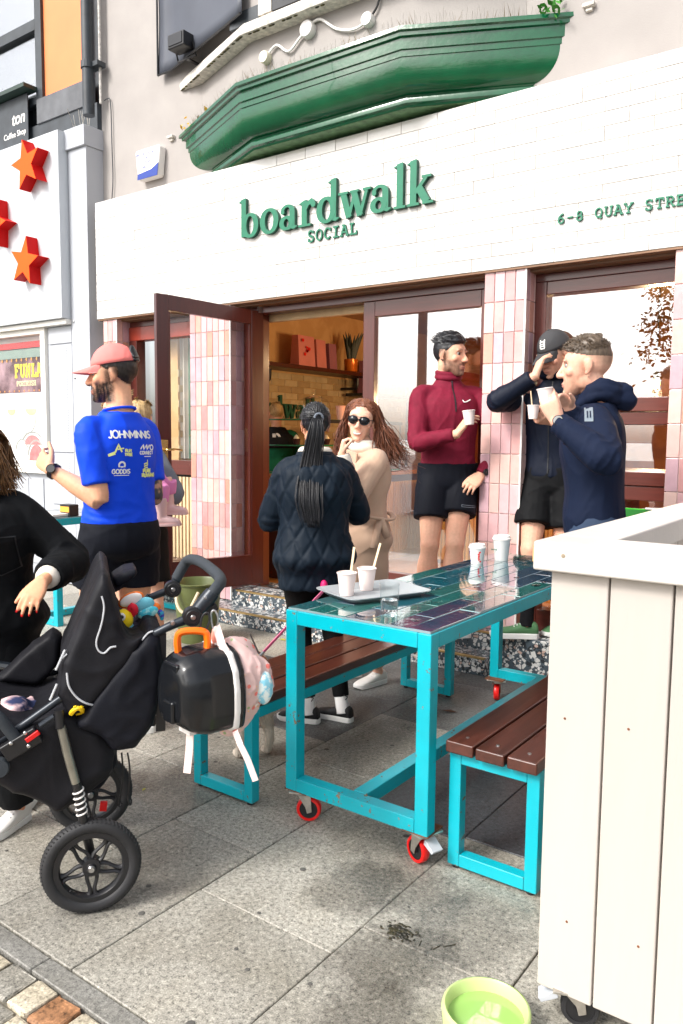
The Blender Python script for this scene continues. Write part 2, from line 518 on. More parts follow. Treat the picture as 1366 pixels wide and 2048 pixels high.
def spline(pts, rs, k):
 P = [Vector(p) for p in pts]
 n = len(P)
 out, ro = [], []
 for i in range(n - 1):
  p0, p1, p2, p3 = P[max(i - 1, 0)], P[i], P[i + 1], P[min(i + 2, n - 1)]
  r0, r1, r2, r3 = rs[max(i - 1, 0)], rs[i], rs[i + 1], rs[min(i + 2, n - 1)]
  for j in range(k):
   t = j / k
   a, b, c, d = -t**3 + 2 * t**2 - t, 3 * t**3 - 5 * t**2 + 2, -3 * t**3 + 4 * t**2 + t, t**3 - t**2
   out.append((p0 * a + p1 * b + p2 * c + p3 * d) / 2)
   ro.append(max(1e-4, (r0 * a + r1 * b + r2 * c + r3 * d) / 2))
 out.append(P[-1]); ro.append(rs[-1])
 return out, ro
def thing(name, label, cat, loc=(0, 0, 0), rotz=0.0, group=None):
 o = bpy.data.objects.new(name, None)
 o.empty_display_size = 0.1
 COL.objects.link(o)
 o.location = loc
 o.rotation_euler = (0, 0, rotz)
 o['label'] = label; o['category'] = cat
 if group: o['group'] = group
 return o
def tag(o, label, cat, group=None):
 o['label'] = label; o['category'] = cat
 if group: o['group'] = group
 return o
def dup(root, loc, rotz=None, label=None, group=None):
 r = root.copy(); COL.objects.link(r); r.location = loc
 if rotz is not None: r.rotation_euler = (0, 0, rotz)
 if label: r['label'] = label
 if group: r['group'] = group
 for ch in list(root.children):
  c = ch.copy(); COL.objects.link(c); c.parent = r
  for g in list(ch.children):
   d = g.copy(); COL.objects.link(d); d.parent = c
 return r
def inst(name, me, loc, parent=None, rot=None):
 o = bpy.data.objects.new(name, me); COL.objects.link(o)
 o.location = loc
 if rot is not None: o.rotation_euler = rot
 if parent is not None: o.parent = parent
 return o
def bevelled_box(name, sx, sy, sz, mat, bev=0.002, seg=1):
 """box mesh centred on its origin with bevelled edges baked in"""
 b = MB().box(-sx / 2, -sy / 2, -sz / 2, sx / 2, sy / 2, sz / 2)
 me = b.mesh(name)
 bm = bmesh.new(); bm.from_mesh(me)
 bmesh.ops.bevel(bm, geom=list(bm.edges), offset=bev, segments=seg, affect='EDGES', profile=.5)
 bm.to_mesh(me); bm.free()
 me.materials.append(M[mat])
 return me
# ================================================================ SETTING
# ground sheet to the horizon, then individual paving slabs
g = MB().box(-400, -400, -0.5, 400, 400, -0.045).build('ground', pm('asphalt', (0.06, 0.06, 0.062), 0.8, var=.2, vs=3, bump=.3, bs=90), kind='structure')
bed = MB().box(-8, 1.12, -0.04, 3, 4.62, -0.009).build('pavement', 'joint', kind='structure')
bed2 = MB().box(-8, -3.0, -0.04, 3, 1.05, -0.012).build('sett_strip', 'sandjoint', kind='structure')
STAIN = []
def slab(x0, y0, x1, y1, mat, parent=bed, g=0.004, name='paving_slab', top=None):
 sx, sy = x1 - x0 - g, y1 - y0 - g
 z = random.uniform(-0.0012, 0.0012) if top is None else top
 me = bevelled_box(name, sx, sy, 0.03, mat, 0.0025)
 o = inst(name, me, ((x0 + x1) / 2, (y0 + y1) / 2, z - 0.015), parent)
 o.rotation_euler = (random.uniform(-1, 1) * .0012, random.uniform(-1, 1) * .0012, 0)
 return o
cols = [-6.9, -6.45, -5.98, -5.5, -5.05, -4.55, -4.1, -3.6, -3.12, -2.63, -2.14, -1.73, -1.215, -0.76, -0.3, 0.2, 0.7, 1.2]
starts = {10: [1.17, 1.90, 2.62, 3.3, 4.0, 4.4], 11: [1.17, 1.64, 2.40, 3.05, 3.75, 4.4], 12: [1.17, 1.79, 2.43, 3.12, 3.72, 4.4], 13: [1.17, 1.755, 2.45, 3.1, 3.8, 4.4]}
for i in range(len(cols) - 1):
 ys = starts.get(i)
 if ys is None:
  ys = [1.17]
  y = 1.17 + random.uniform(.3, .75)
  while y < 4.25:
   ys.append(y); y += random.choice([.6, .68, .75])
  ys.append(4.4)
 for a, b in zip(ys[:-1], ys[1:]):
  cx, cy = (cols[i] + cols[i + 1]) / 2, (a + b) / 2
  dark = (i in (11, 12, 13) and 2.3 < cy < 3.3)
  slab(cols[i], a, cols[i + 1], b, 'granite_table_shade' if dark else ('granite_damp_shade' if cy > 2.75 and cx > -3.4 and random.random() < .85 else 'granite'))
# thin kerb strip, then old setts towards the street
x = -6.9
while x < 1.2:
 L = random.uniform(.75, .95)
 slab(x, 1.105, x + L, 1.168, 'kerb', bed, name='kerb_stone')
 x += L
for r_ in range(9):
 y1 = 1.10 - r_ * .103
 x = -3.4 + random.uniform(0, .08)
 while x < 0.2:
  L = random.uniform(.085, .125)
  m = 'sett_rust' if random.random() < .3 else ('sett_cream' if random.random() < .8 else 'granite')
  me = bevelled_box('sett', L - .009, .094, .04, m, 0.006, 2)
  for vv in me.vertices:
   if vv.co.z > 0:
    vv.co += Vector((random.uniform(-1, 1) * .003, random.uniform(-1, 1) * .003, random.uniform(-1, 1) * .0025))
  inst('sett', me, (x + L / 2, y1 - .05, random.uniform(-.022, -.018)), bed2)
  x += L
# terrazzo steps
st = thing('entrance_steps', 'speckled terrazzo entrance steps with brass nosings in front of the door', 'steps', (-3.2, 4.4, 0))
def P(o): return tuple(-c for c in o.location)
def shifted(mb, root):
 ox, oy, oz = root.location
 mb.v = [(a - ox, b - oy, c - oz) for a, b, c in mb.v]
 return mb
shifted(MB().box(-4.33, 4.20, 0, -2.0, 4.385, 0.108), st).build('lower_step', 'terrazzo', st, bevel=.004)
shifted(MB().box(-4.25, 4.385, 0, 1.0, 4.80, 0.222), st).build('upper_step', 'terrazzo', st, bevel=.004)
shifted(MB().box(-4.33, 4.1965, 0.100, -2.0, 4.222, 0.1115), st).build('nosing', 'brass_dull', st, bevel=.001)
shifted(MB().box(-4.20, 4.3815, 0.214, -2.0, 4.407, 0.2255), st).build('nosing', 'brass_dull', st, bevel=.001)
shifted(MB().box(-4.15, 4.57, 0.222, -3.19, 4.62, 0.232), st).build('threshold', 'steel', st, bevel=.002)
# pieces under and left of the steps
MB().box(-6.0, 4.36, 0, -4.27, 4.80, 0.10).build('plinth', 'terrazzo', kind='structure', bevel=.004)
# ---------------------------------------------------------------- cafe building
cafe = thing('cafe_building', 'grey rendered cafe building with white tiled fascia and pink tiled pillars', 'building', (0, 4.62, 0))
def CB(mb): return shifted(mb, cafe)
# grey rendered wall above with a canted bay
poly = [(-4.78, 4.62), (-4.0, 4.35), (-2.68, 4.35), (-2.04, 4.62)]
up = MB()
up.box(-6.05, 4.62, 3.3, 1.5, 4.95, 6.5)
CB(up).build('upper_wall', 'plaster', cafe, bevel=.004)
up = MB()
up.prism(poly, lambda u, v, d: (u, v, d), 3.8, 6.5)
CB(up).build('bay_wall', 'plaster', cafe, bevel=.004)
# tiled fascia
FX0, FX1, FZ0, FZ1 = -5.945, 0.6, 2.425, 3.425
CB(MB().box(FX0, 4.4545, FZ0, FX1, 4.615, FZ1)).build('fascia', 'grout', cafe, bevel=.003)
CB(MB().box(FX0 + .01, 4.455, FZ0 - .012, FX1, 4.52, FZ0 - .001)).build('fascia_trim', 'soffit_wood', cafe)
rows, tw = 13, 0.262
th = (FZ1 - FZ0) / rows
tile_me = {}
fas = [o for o in cafe.children if o.name.startswith('fascia') and 'trim' not in o.name][0]
for r_ in range(rows):
 x = FX0 - (tw * 0.5 if r_ % 2 else 0)
 while x < FX1 - .02:
  a, b = max(x, FX0), min(x + tw, FX1)
  if b - a > .03:
   key = round(b - a, 3)
   if key not in tile_me: tile_me[key] = bevelled_box('tile', b - a - .0028, .012, th - .0028, 'white_tile', .002, 2)
   o = inst('tile', tile_me[key], ((a + b) / 2, 4.456 - 4.62 + random.uniform(-.0012, .0012), FZ0 + th * (r_ + .5)), fas)
   o.rotation_euler = (random.uniform(-1, 1) * .006, 0, random.uniform(-1, 1) * .004)
  x += tw
# timber soffit and header behind the fascia
CB(MB().box(FX0 + .02, 4.52, 2.40, FX1, 4.70, 2.424)).build('soffit', 'soffit_wood', cafe)
CB(MB().box(-5.70, 4.61, 2.352, FX1, 4.72, 2.40)).build('header_beam', 'mahogany_h', cafe, bevel=.004)
CB(MB().box(-6.0, 4.72, 2.30, 1.0, 4.76, 3.3)).build('inner_lintel', pm('inner_plaster', srgb(190, 160, 120), .8), cafe)
# pink tiled pillars
def pillar(x0, x1, nx, ny, z0, side=True, tiles_z=12):
 zt = 2.418
 core = CB(MB().box(x0 + .008, 4.478, z0, x1 - .008, 4.75, zt)).build('pillar', 'grout_pink', cafe)
 hz = (zt - z0) / tiles_z
 w = (x1 - x0) / nx
 me = bevelled_box('tile', w - .0045, .009, hz - .0045, 'pink_tile', .002, 2)
 for i in range(nx):
  for j in range(tiles_z):
   o = inst('tile', me, (x0 + w * (i + .5), 4.474 - 4.62, z0 + hz * (j + .5)), core)
   o.rotation_euler = (random.uniform(-1, 1) * .008, 0, random.uniform(-1, 1) * .012)
 w2 = (4.66 - 4.47) / ny
 me2 = bevelled_box('tile', .009, w2 - .0045, hz - .0045, 'pink_tile', .002, 2)
 for i in range(ny):
  for j in range(tiles_z):
   for sx in ((x1 - .0045,) if side == 1 else (x0 + .0045, x1 - .0045)):
    o = inst('tile', me2, (sx, 4.472 - 4.62 + w2 * (i + .5), z0 + hz * (j + .5)), core)
    o.rotation_euler = (0, random.uniform(-1, 1) * .008, random.uniform(-1, 1) * .012)
 CB(MB().box(x1 - .007, 4.466, z0, x1 + .003, 4.4755, zt)).build('corner_trim', 'white_plastic', cafe)
pillar(-5.885, -5.70, 3, 3, 0.1, 1)
pillar(-4.785, -4.335, 7, 3, 0.108, 2)
pillar(-2.195, -1.925, 4, 3, 0.222, 2)
pillar(-1.095, -0.82, 4, 3, 0.222, 2)
# right hand window
win = thing('shop_window', 'large mahogany framed shop window right of the pink pillar, amber room behind', 'window', (-1.51, 4.66, 0.22))
def WB(mb): return shifted(mb, win)
X0, X1 = -1.925, -1.095
WB(MB().box(X0, 4.61, .222, X0 + .07, 4.72, 2.352)).build('stile', 'mahogany', win, bevel=.004)
WB(MB().box(X1 - .03, 4.61, .222, X1, 4.72, 2.352)).build('stile', 'mahogany', win, bevel=.004)
for z0, z1, y0 in ((2.275, 2.352, 4.612), (1.575, 1.655, 4.60), (1.50, 1.572, 4.612), (1.155, 1.235, 4.60), (1.07, 1.152, 4.612), (.222, .36, 4.612)):
 WB(MB().box(X0 + .07, y0, z0, X1 - .03, 4.715, z1)).build('rail', 'mahogany_h', win, bevel=.005)
for z0, z1 in ((1.655, 2.275), (1.235, 1.50), (.36, 1.07)):
 WB(MB().box(X0 + .07, 4.660, z0, X1 - .03, 4.666, z1)).build('pane', 'window_glass', win)
# far right window beyond the next pillar
win2 = thing('shop_window', 'mahogany framed shop window beyond the far pink pillar', 'window', (-0.3, 4.66, .22))
for x0, x1, z0, z1 in ((-.82, -.75, .222, 2.352), (.3, .37, .222, 2.352), (-.75, .3, 2.275, 2.352), (-.75, .3, 1.5, 1.655), (-.75, .3, .222, .36)):
 shifted(MB().box(x0, 4.61, z0, x1, 4.72, z1), win2).build('rail', 'mahogany', win2, bevel=.004)
for z0, z1 in ((1.655, 2.275), (.36, 1.5)):
 shifted(MB().box(-.75, 4.66, z0, .3, 4.666, z1), win2).build('pane', 'window_glass', win2)
# fixed glazed leaf beside the doorway
leaf = thing('fixed_door_leaf', 'closed mahogany glazed leaf between open doorway and pink pillar', 'door', (-2.69, 4.66, .232))
def LB(mb): return shifted(mb, leaf)
LB(MB().box(-3.19, 4.615, .24, -3.095, 4.675, 2.35)).build('stile', 'mahogany', leaf, bevel=.004)
LB(MB().box(-2.285, 4.615, .24, -2.197, 4.675, 2.35)).build('stile', 'mahogany', leaf, bevel=.004)
LB(MB().box(-3.095, 4.615, 2.245, -2.285, 4.675, 2.35)).build('rail', 'mahogany_h', leaf, bevel=.004)
LB(MB().box(-3.095, 4.615, .24, -2.285, 4.675, .47)).build('rail', 'mahogany_h', leaf, bevel=.004)
LB(MB().box(-3.095, 4.640, .47, -2.285, 4.646, 2.245)).build('pane', 'window_glass', leaf)
# left jamb of the doorway
CB(MB().box(-4.325, 4.61, .222, -4.155, 4.72, 2.352)).build('door_jamb', 'mahogany', cafe, bevel=.004)
# open door, hinged at the jamb, swung towards the street
dx, dy = -4.42 + 4.15, 3.80 - 4.63
DL = math.hypot(dx, dy)
door = thing('open_door', 'dark red glazed shop door standing wide open', 'door', (-4.15, 4.63, .25), math.atan2(dy, dx))
DB = lambda: MB()
DB().box(0, -.022, .0, .105, .022, 2.12).build('stile', 'door_wood', door, bevel=.004)
DB().box(DL - .095, -.022, .0, DL, .022, 2.16).build('stile', 'door_wood', door, bevel=.004)
DB().prism([(.105, 2.015), (DL - .095, 2.05), (DL - .095, 2.16), (.105, 2.12)], lambda u, v, d: (u, d, v), -.021, .021).build('rail', 'door_wood', door, bevel=.003)
DB().box(.105, -.021, 0, DL - .095, .021, .235).build('rail', 'door_wood', door, bevel=.003)
DB().box(.105, -.003, .235, DL - .095, .003, 2.03).build('pane', 'door_glass', door)
for a, b, c, d in ((.105, .117, .235, 2.02), (DL - .107, DL - .095, .235, 2.04)):
 DB().box(a, -.014, c, b, .014, d).build('glazing_bead', 'mahogany', door)
DB().box(DL - .075, .022, .90, DL - .025, .027, 1.13).build('handle_plate', 'brass', door, bevel=.002)
hp = DB().tube([(DL - .05, .02, 1.06), (DL - .05, .062, 1.06), (DL - .06, .07, 1.06), (DL - .11, .072, 1.065), (DL - .165, .068, 1.055)], [.009, .008, .008, .007, .006], 8, smooth=3).build('handle', 'brass', door, smooth=True)
DB().box(DL - .075, -.027, .90, DL - .025, -.022, 1.13).build('handle_plate', 'brass', door, bevel=.002)
DB().tube([(DL - .05, -.02, 1.06), (DL - .05, -.062, 1.06), (DL - .06, -.07, 1.06), (DL - .165, -.068, 1.055)], [.009, .008, .007, .006], 8, smooth=3).build('handle', 'brass', door, smooth=True)
DB().box(.02, -.024, .012, DL - .02, -.0215, .028).build('kick_strip', 'brass_dull', door)
DB().bar((.06, -.05, 2.09), (.30, -.06, 2.07), .028, .03).build('closer_arm', 'alu', door, bevel=.003)
DB().bar((.02, .0, 2.13), (.02, .03, 2.13), .05, .05).build('hinge', 'steel', door)
# left window with slatted riser below
lw = thing('side_window', 'narrow dark red window with pale slatted stall riser, left of the open door', 'window', (-5.24, 4.66, .1))
def LW(mb): return shifted(mb, lw)
LW(MB().box(-5.70, 4.60, 2.235, -4.785, 4.70, 2.352)).build('rail', pm('bright_mahogany', srgb(140, 46, 26), .35, var=.15, coat=.3), lw, bevel=.004)
for a, b in ((-5.70, -5.60), (-4.87, -4.785)):
 LW(MB().box(a, 4.60, 1.08, b, 4.70, 2.235)).build('stile', 'mahogany', lw, bevel=.004)
LW(MB().box(-5.60, 4.60, 1.08, -4.87, 4.70, 1.20)).build('rail', 'mahogany_h', lw, bevel=.004)
LW(MB().box(-5.60, 4.645, 1.20, -4.87, 4.651, 2.235)).build('pane', glass_mat('side_glass', 1.7), lw)
LW(MB().box(-5.70, 4.66, .1, -4.785, 4.70, 1.08)).build('riser_back', pm('dark_gap', (.02, .018, .015), .9), lw)
sl = bevelled_box('slat', .028, .03, .86, 'slat_cream', .003)
for i in range(21):
 inst('slat', sl, (-5.68 + i * .0432 + 5.24, -.03, .63 - .1), lw)
LW(MB().box(-5.70, 4.60, .1, -4.785, 4.70, .19)).build('riser_base', 'mahogany_h', lw, bevel=.003)
# curtain and plants in the side window
cur = MB()
n = 40
for i in range(n):
 xa, xb = -5.58 + i * .4 / n, -5.58 + (i + 1) * .4 / n
 ya, yb = 4.80 + .018 * math.sin(i * 1.3), 4.80 + .018 * math.sin((i + 1) * 1.3)
 cur.add([(xa, ya, 1.21), (xb, yb, 1.21), (xb, yb, 2.3), (xa, ya, 2.3)], [(0, 1, 2, 3)])
tag(cur.build('curtain', pm('linen_curtain', srgb(190, 184, 172), .9, var=.1), smooth=True), 'pale hanging curtain behind the narrow side window', 'curtain')
gc = MB()
gc.box(-5.15, 4.79, 1.21, -5.09, 4.82, 2.25)
tag(gc.build('green_blind', pm('green_blind_fabric', srgb(40, 96, 70), .8)), 'dark green folded blind inside the narrow side window', 'blind')
def leaf_spray(mb, c, n, size, spread, down=.0, mi=0):
 for _ in range(n):
  p = Vector(c) + Vector((random.gauss(0, spread[0]), random.gauss(0, spread[1]), random.gauss(0, spread[2])))
  d = Vector((random.uniform(-1, 1), random.uniform(-1, 1), random.uniform(-1, 1) - down)).normalized()
  s_ = d.orthogonal().normalized()
  L = size * random.uniform(.6, 1.3)
  mb.add([p, p + d * L * .5 + s_ * L * .22, p + d * L, p + d * L * .5 - s_ * L * .22], [(0, 1, 2, 3)], mi)
hp_ = thing('house_plant', 'yellow green leafy plant inside the side window behind the door glass', 'plant', (-4.98, 4.86, 1.2))
b = MB(); leaf_spray(b, (0, 0, .26), 240, .07, (.08, .05, .18)); b.build('foliage', two_tone('plant_leaf', srgb(120, 120, 50), srgb(176, 160, 80), 12), hp_)
MB().lathe([(.04, 0), (.06, .08), (.055, .08)], seg=16).build('pot', 'white_plastic', hp_, smooth=True)
# ---------------------------------------------------------------- interior of the cafe (one room)
tan = two_tone('tan_plaster', srgb(196, 156, 104), srgb(206, 168, 116), 3, .85, bump=.1)
MB().box(-5.9, 4.80, .15, 1.2, 9.6, .222).build('cafe_floor', 'floor_wood', kind='structure')
MB().box(-5.4, 4.76, .222, -5.25, 9.6, 2.9).build('cafe_side_wall', tan, kind='structure')
MB().box(-5.25, 9.45, .222, 1.2, 9.6, 2.9).build('cafe_back_wall', two_tone('amber_panelling', srgb(170, 104, 40), srgb(150, 88, 30), 4, .6, bump=.1), kind='structure')
MB().box(1.05, 4.76, .222, 1.2, 9.45, 2.9).build('cafe_end_wall', two_tone('amber_panelling2', srgb(170, 104, 40), srgb(150, 88, 30), 4, .6, bump=.1), kind='structure')
MB().box(-5.9, 4.76, 2.74, 1.2, 9.6, 2.9).build('cafe_ceiling', pm('ceiling_tan', srgb(176, 142, 104), .8, var=.04), kind='structure')
cw = [o for o in COL.objects if o.name == 'cafe_side_wall'][0]
tme = bevelled_box('tile', .012, .2, .062, 'cream_tile', .003, 1)
for r_ in range(14):
 y = 4.86 + (.1 if r_ % 2 else 0)
 z = 1.16 + r_ * .066
 while y < 8.6:
  inst('tile', tme, (-5.246 + random.uniform(-.002, .002), y, z), cw)
  y += .205
ct = thing('serving_counter', 'wooden serving counter with ribbed oak front inside the cafe', 'counter', (-4.1, 6.4, .222))
shifted(MB().box(-4.72, 4.95, .222, -4.13, 8.2, 1.05), ct).build('counter_body', 'shelf_wood', ct)
shifted(MB().box(-4.75, 4.92, 1.05, -4.06, 8.25, 1.09), ct).build('counter_top', 'floor_wood', ct, bevel=.004)
sm = bevelled_box('slat', .03, .034, .74, 'slat_wood', .006, 2)
for i in range(78):
 inst('slat', sm, (-4.115 + 4.1, 4.97 + i * .0415 - 6.4, .39), ct)
shifted(MB().box(-4.13, 4.95, .222, -4.09, 8.2, .29), ct).build('kickboard', 'slat_wood', ct)
# low partition behind the fixed leaf, same ribbed front
pt = thing('window_bar', 'ribbed oak bar counter behind the glazed leaf', 'counter', (-3.2, 6.6, .222))
shifted(MB().box(-3.75, 6.55, .222, -1.9, 6.95, 1.02), pt).build('counter_body', 'shelf_wood', pt)
shifted(MB().box(-3.8, 6.5, 1.02, -1.85, 7.0, 1.06), pt).build('counter_top', 'shelf_wood', pt, bevel=.004)
sm2 = bevelled_box('slat', .034, .03, .76, 'slat_wood', .006, 2)
for i in range(44):
 inst('slat', sm2, (-3.73 + i * .0418 + 3.2, -.065, .42), pt)
# shelf with bags and a plant
sh = thing('wall_shelf', 'dark wooden wall shelf with black pipe brackets inside the cafe', 'shelf', (-5.1, 6.6, 2.07))
MB().box(-.15, -1.7, 0, .16, 1.15, .04).build('board', 'shelf_wood', sh, bevel=.003)
for y in (-.9, .55, 1.05):
 MB().tube([(-.13, y, -.13), (.02, y, -.13), (.08, y, -.12), (.09, y, -.02)], .016, 8, smooth=3).build('bracket', 'black', sh, smooth=True)
bagm = pm('pink_paper_bag', srgb(206, 128, 122), .7, var=.08)
bagm2 = pm('mauve_paper_bag', srgb(150, 96, 112), .7, var=.08)
def paper_bag(loc, w, d, h, m, label, rot=0, mark=False, grp='paper gift bags along the shelf'):
 t = thing('paper_bag', label, 'bag', loc, rot, grp)
 MB().prism([(-w / 2, 0), (w / 2, 0), (w / 2 * .97, h), (-w / 2 * .97, h)], lambda u, v, q: (q * (1 - .35 * v / h), u, v), -d / 2, d / 2).build('bag_body', m, t, bevel=.003)
 if mark:
  bb = MB()
  for _ in range(9):
   a, b_ = random.gauss(0, w * .12), h * .55 + random.gauss(0, h * .12)
   s_ = random.uniform(.01, .022)
   bb.prism([(a + s_ * math.cos(k), b_ + s_ * math.sin(k)) for k in (0, 1.2, 2.5, 3.8, 5)], lambda u, v, q: (q, u, v), d / 2 + .0005, d / 2 + .003)
  bb.build('print', 'red', t)
 return t
paper_bag((-5.08, 5.28, 2.11), .10, .08, .30, bagm2, 'dark mauve paper bag at the street end of the shelf')
paper_bag((-5.06, 5.46, 2.11), .09, .08, .30, bagm2, 'second narrow mauve paper bag near the street end of the shelf')
paper_bag((-5.03, 6.22, 2.11), .26, .12, .30, bagm, 'pink paper bag printed with red splashes on the shelf', mark=True)
paper_bag((-5.06, 6.50, 2.11), .16, .12, .29, bagm, 'plain pink paper bag right behind the red printed bag')
paper_bag((-5.06, 6.70, 2.11), .13, .12, .27, bagm2, 'short mauve paper bag beside the potted plant')
for k, y in enumerate((7.45, 7.75)):
 paper_bag((-5.08, y, 1.9), .24, .12, .36, bagm2, ['mauve paper bag on the lower rack, nearer the door', 'mauve paper bag on the lower rack, deeper in the room'][k])
rk = thing('metal_rack', 'black metal rack carrying mauve bags at the end of the shelf', 'rack', (-5.05, 7.55, 0.222))
MB().box(-.12, -.4, 1.64, .2, .45, 1.67).build('board', 'black', rk)
for y in (-.38, .42): MB().tube([(.18, y, 0), (.18, y, 2.2)], .016, 8).build('post', 'black', rk)
pp = thing('potted_plant', 'spiky dark snake plant in an orange copper pot on the shelf', 'plant', (-4.98, 6.98, 2.11))
MB().lathe([(.062, 0), (.07, .01), (.075, .13), (.068, .13), (.06, .10)], seg=20).build('pot', pm('copper_pot', srgb(214, 120, 40), .2, .4), pp, smooth=True)
lm = MB()
for k in range(13):
 a = k * 2.4; r0 = .025; ln = random.uniform(.2, .36); le = random.uniform(.05, .17)
 lm.tube([(r0 * math.cos(a), r0 * math.sin(a), .09), (le * .5 * math.cos(a), le * .5 * math.sin(a), .09 + ln * .55), (le * math.cos(a), le * math.sin(a), .09 + ln)], [.012, .02, .002], 6, smooth=3, flat=.25)
lm.build('leaves', pm('snake_leaf', srgb(30, 44, 34), .5, var=.3), pp, smooth=True)
# things on the counter
cd = thing('cake_stand', 'glass domed cake stand with a cake on the cafe counter', 'cake stand', (-4.40, 5.60, 1.09))
MB().lathe([(.09, 0), (.02, .02), (.018, .42), (.03, .455), (.155, .47), (.155, .48), (0, .48)], seg=28).build('stand', 'steel', cd, smooth=True)
MB().lathe([(.148, .482), (.15, .60), (.12, .655), (.05, .68), (.016, .685), (.016, .70), (.022, .715), (.0, .73)], seg=28).build('dome', 'clear_glass', cd, smooth=True)
MB().lathe([(.10, .482), (.10, .56), (.095, .565), (0, .567)], seg=24).build('cake', pm('sponge_cake', srgb(236, 196, 96), .8, bump=.3), cd, smooth=True)
gcs = thing('display_case', 'glass display case with dark trim and green shelf on the counter', 'display case', (-4.33, 5.9, 1.09))
for z in (.0, .24, .46): MB().box(-.22, -.75, z, .2, .75, z + .012).build('glass_shelf', pm('green_edge_glass', srgb(40, 120, 80), .15), gcs)
for y in (-.75, -.25, .25, .74):
 MB().bar((.2, y, 0), (.2, y, .47), .014, .014).build('post', 'steel', gcs)
MB().box(.2, -.75, .44, .215, .75, .47).build('top_trim', 'black', gcs)
cm = [pm('cake_dark', srgb(70, 30, 24), .7), pm('cake_cream', srgb(236, 220, 180), .7)]
for k in range(9):
 c = thing('cupcake', ['dark iced cupcake with cream swirl in the display case', 'dark chocolate cupcake in the display case'][k % 2], 'cake', (-4.33 + (k % 2) * .1, 5.27 + k * .1, 1.345), group='cupcakes in the display case' )
 c['label'] = 'dark cupcake with cream topping in the display case'
 c['group'] = 'cupcakes in the display case'
 MB().lathe([(.022, 0), (.034, .04), (.036, .045), (.0, .06)], seg=12).build('case', cm[0], c, smooth=True)
 MB().lathe([(.028, .045), (.02, .065), (.008, .08), (0, .085)], seg=12).build('icing', cm[1], c, smooth=True)
pk = thing('paper_cup', 'pink paper cup standing on the green glass shelf inside', 'cup', (-4.22, 5.76, 1.565))
MB().lathe([(.032, 0), (.045, .12), (.048, .122), (.046, .126), (.042, .12)], seg=20).build('cup_body', pm('pink_cup', srgb(240, 190, 176), .6, var=.02), pk, smooth=True)
# pendants near the right window: the photograph shows the lit bulbs
def pendant(loc, label, en=40):
 p = thing('pendant_lamp', label, 'lamp', loc)
 top = 2.74 - loc[2]
 MB().tube([(0, 0, .05), (0, 0, top)], .005, 6).build('cord', 'black', p)
 MB().lathe([(0, .12), (.02, .115), (.024, .04), (.02, .035)], seg=12).build('socket', 'black', p, smooth=True)
 bm_ = NT('bulb_glow'); bm_.set(Base_Color=(1, .6, .2, 1), Emission_Color=(1, .55, .18, 1), Emission_Strength=9.0)
 MB().ell((0, 0, 0), (.034, .034, .042), 14, 10).build('bulb', bm_.m, p, smooth=True)
 ld = bpy.data.lights.new('bulb_light', 'POINT'); ld.energy = en; ld.color = (1, .68, .36); ld.shadow_soft_size = .05
 lo = bpy.data.objects.new('bulb_light', ld); COL.objects.link(lo); lo.parent = p; lo.location = (0, 0, -.08)
pendant((-1.35, 5.7, 1.98), 'lit pendant bulb on long cord just inside the right window')
pendant((-1.72, 6.6, 1.86), 'lit pendant bulb farther inside, low over the window seat')
pendant((-3.0, 6.2, 2.25), 'added pendant bulb lighting the room inside the doorway', 10)  # extra lamp added to light the doorway side of the room
vs_ = thing('table_vase', 'pale paper lantern vase on the sill inside the right window', 'vase', (-1.62, 4.95, 1.24))
MB().lathe([(.06, 0), (.10, .08), (.09, .18), (.05, .25), (.045, .25)], seg=20).build('vase_body', pm('pale_paper', srgb(250, 240, 214), .8), vs_, smooth=True)
MB().box(-1.85, 4.72, 1.19, -1.12, 5.1, 1.235).build('window_sill', 'mahogany_h', cafe if False else None, kind='structure')
# hygiene and no smoking notices in the lower pane
nt = thing('rating_notice', 'bright green food hygiene rating notice in the lower right window pane', 'notice', (-1.40, 4.652, .90))
MB().box(-.20, -.006, -.10, .20, 0, .12).build('card', pm('lime_card', srgb(50, 190, 40), .5, var=.03), nt)
MB().box(-.20, -.0075, .07, .20, -.0065, .115).build('header_band', pm('dark_green_ink', srgb(20, 110, 30), .5), nt)
rg = MB()
for k in range(5): rg.lathe([(.022, -.0085), (.022, -.0068)], (-.15 + k * .062, 0, .0), 16, axis='y')
rg.build('rating_circle', pm('green_ink', srgb(24, 130, 36), .5), nt)
ns = thing('no_smoking_notice', 'white no smoking notice with purple barred circle by the pillar', 'notice', (-1.17, 4.652, .93))
MB().box(-.065, -.006, -.09, .065, 0, .10).build('card', 'white_plastic', ns)
rr = MB()
pts = [(.048 * math.cos(a), -.009, .02 + .048 * math.sin(a)) for a in np.linspace(0, 2 * math.pi, 25)]
rr.tube(pts, .007, 6); rr.bar((-.034, -.009, .054), (.034, -.009, -.014), .010, .004, up=(0, 1, 0))
rr.build('barred_circle', pm('purple_ink', srgb(190, 20, 110), .5), ns)
MB().bar((-.03, -.0075, .02), (.03, -.0075, .02), .003, .012).build('cigarette', 'black', ns)
wb = thing('wicker_basket', 'pale wicker basket behind the green notice', 'basket', (-1.7, 4.9, .60))
MB().lathe([(.12, 0), (.15, .22), (.158, .24), (.15, .25), (.13, .22)], seg=20).build('basket_body', pm('wicker', srgb(222, 196, 150), .8, bump=.6, bs=90), wb, smooth=True)
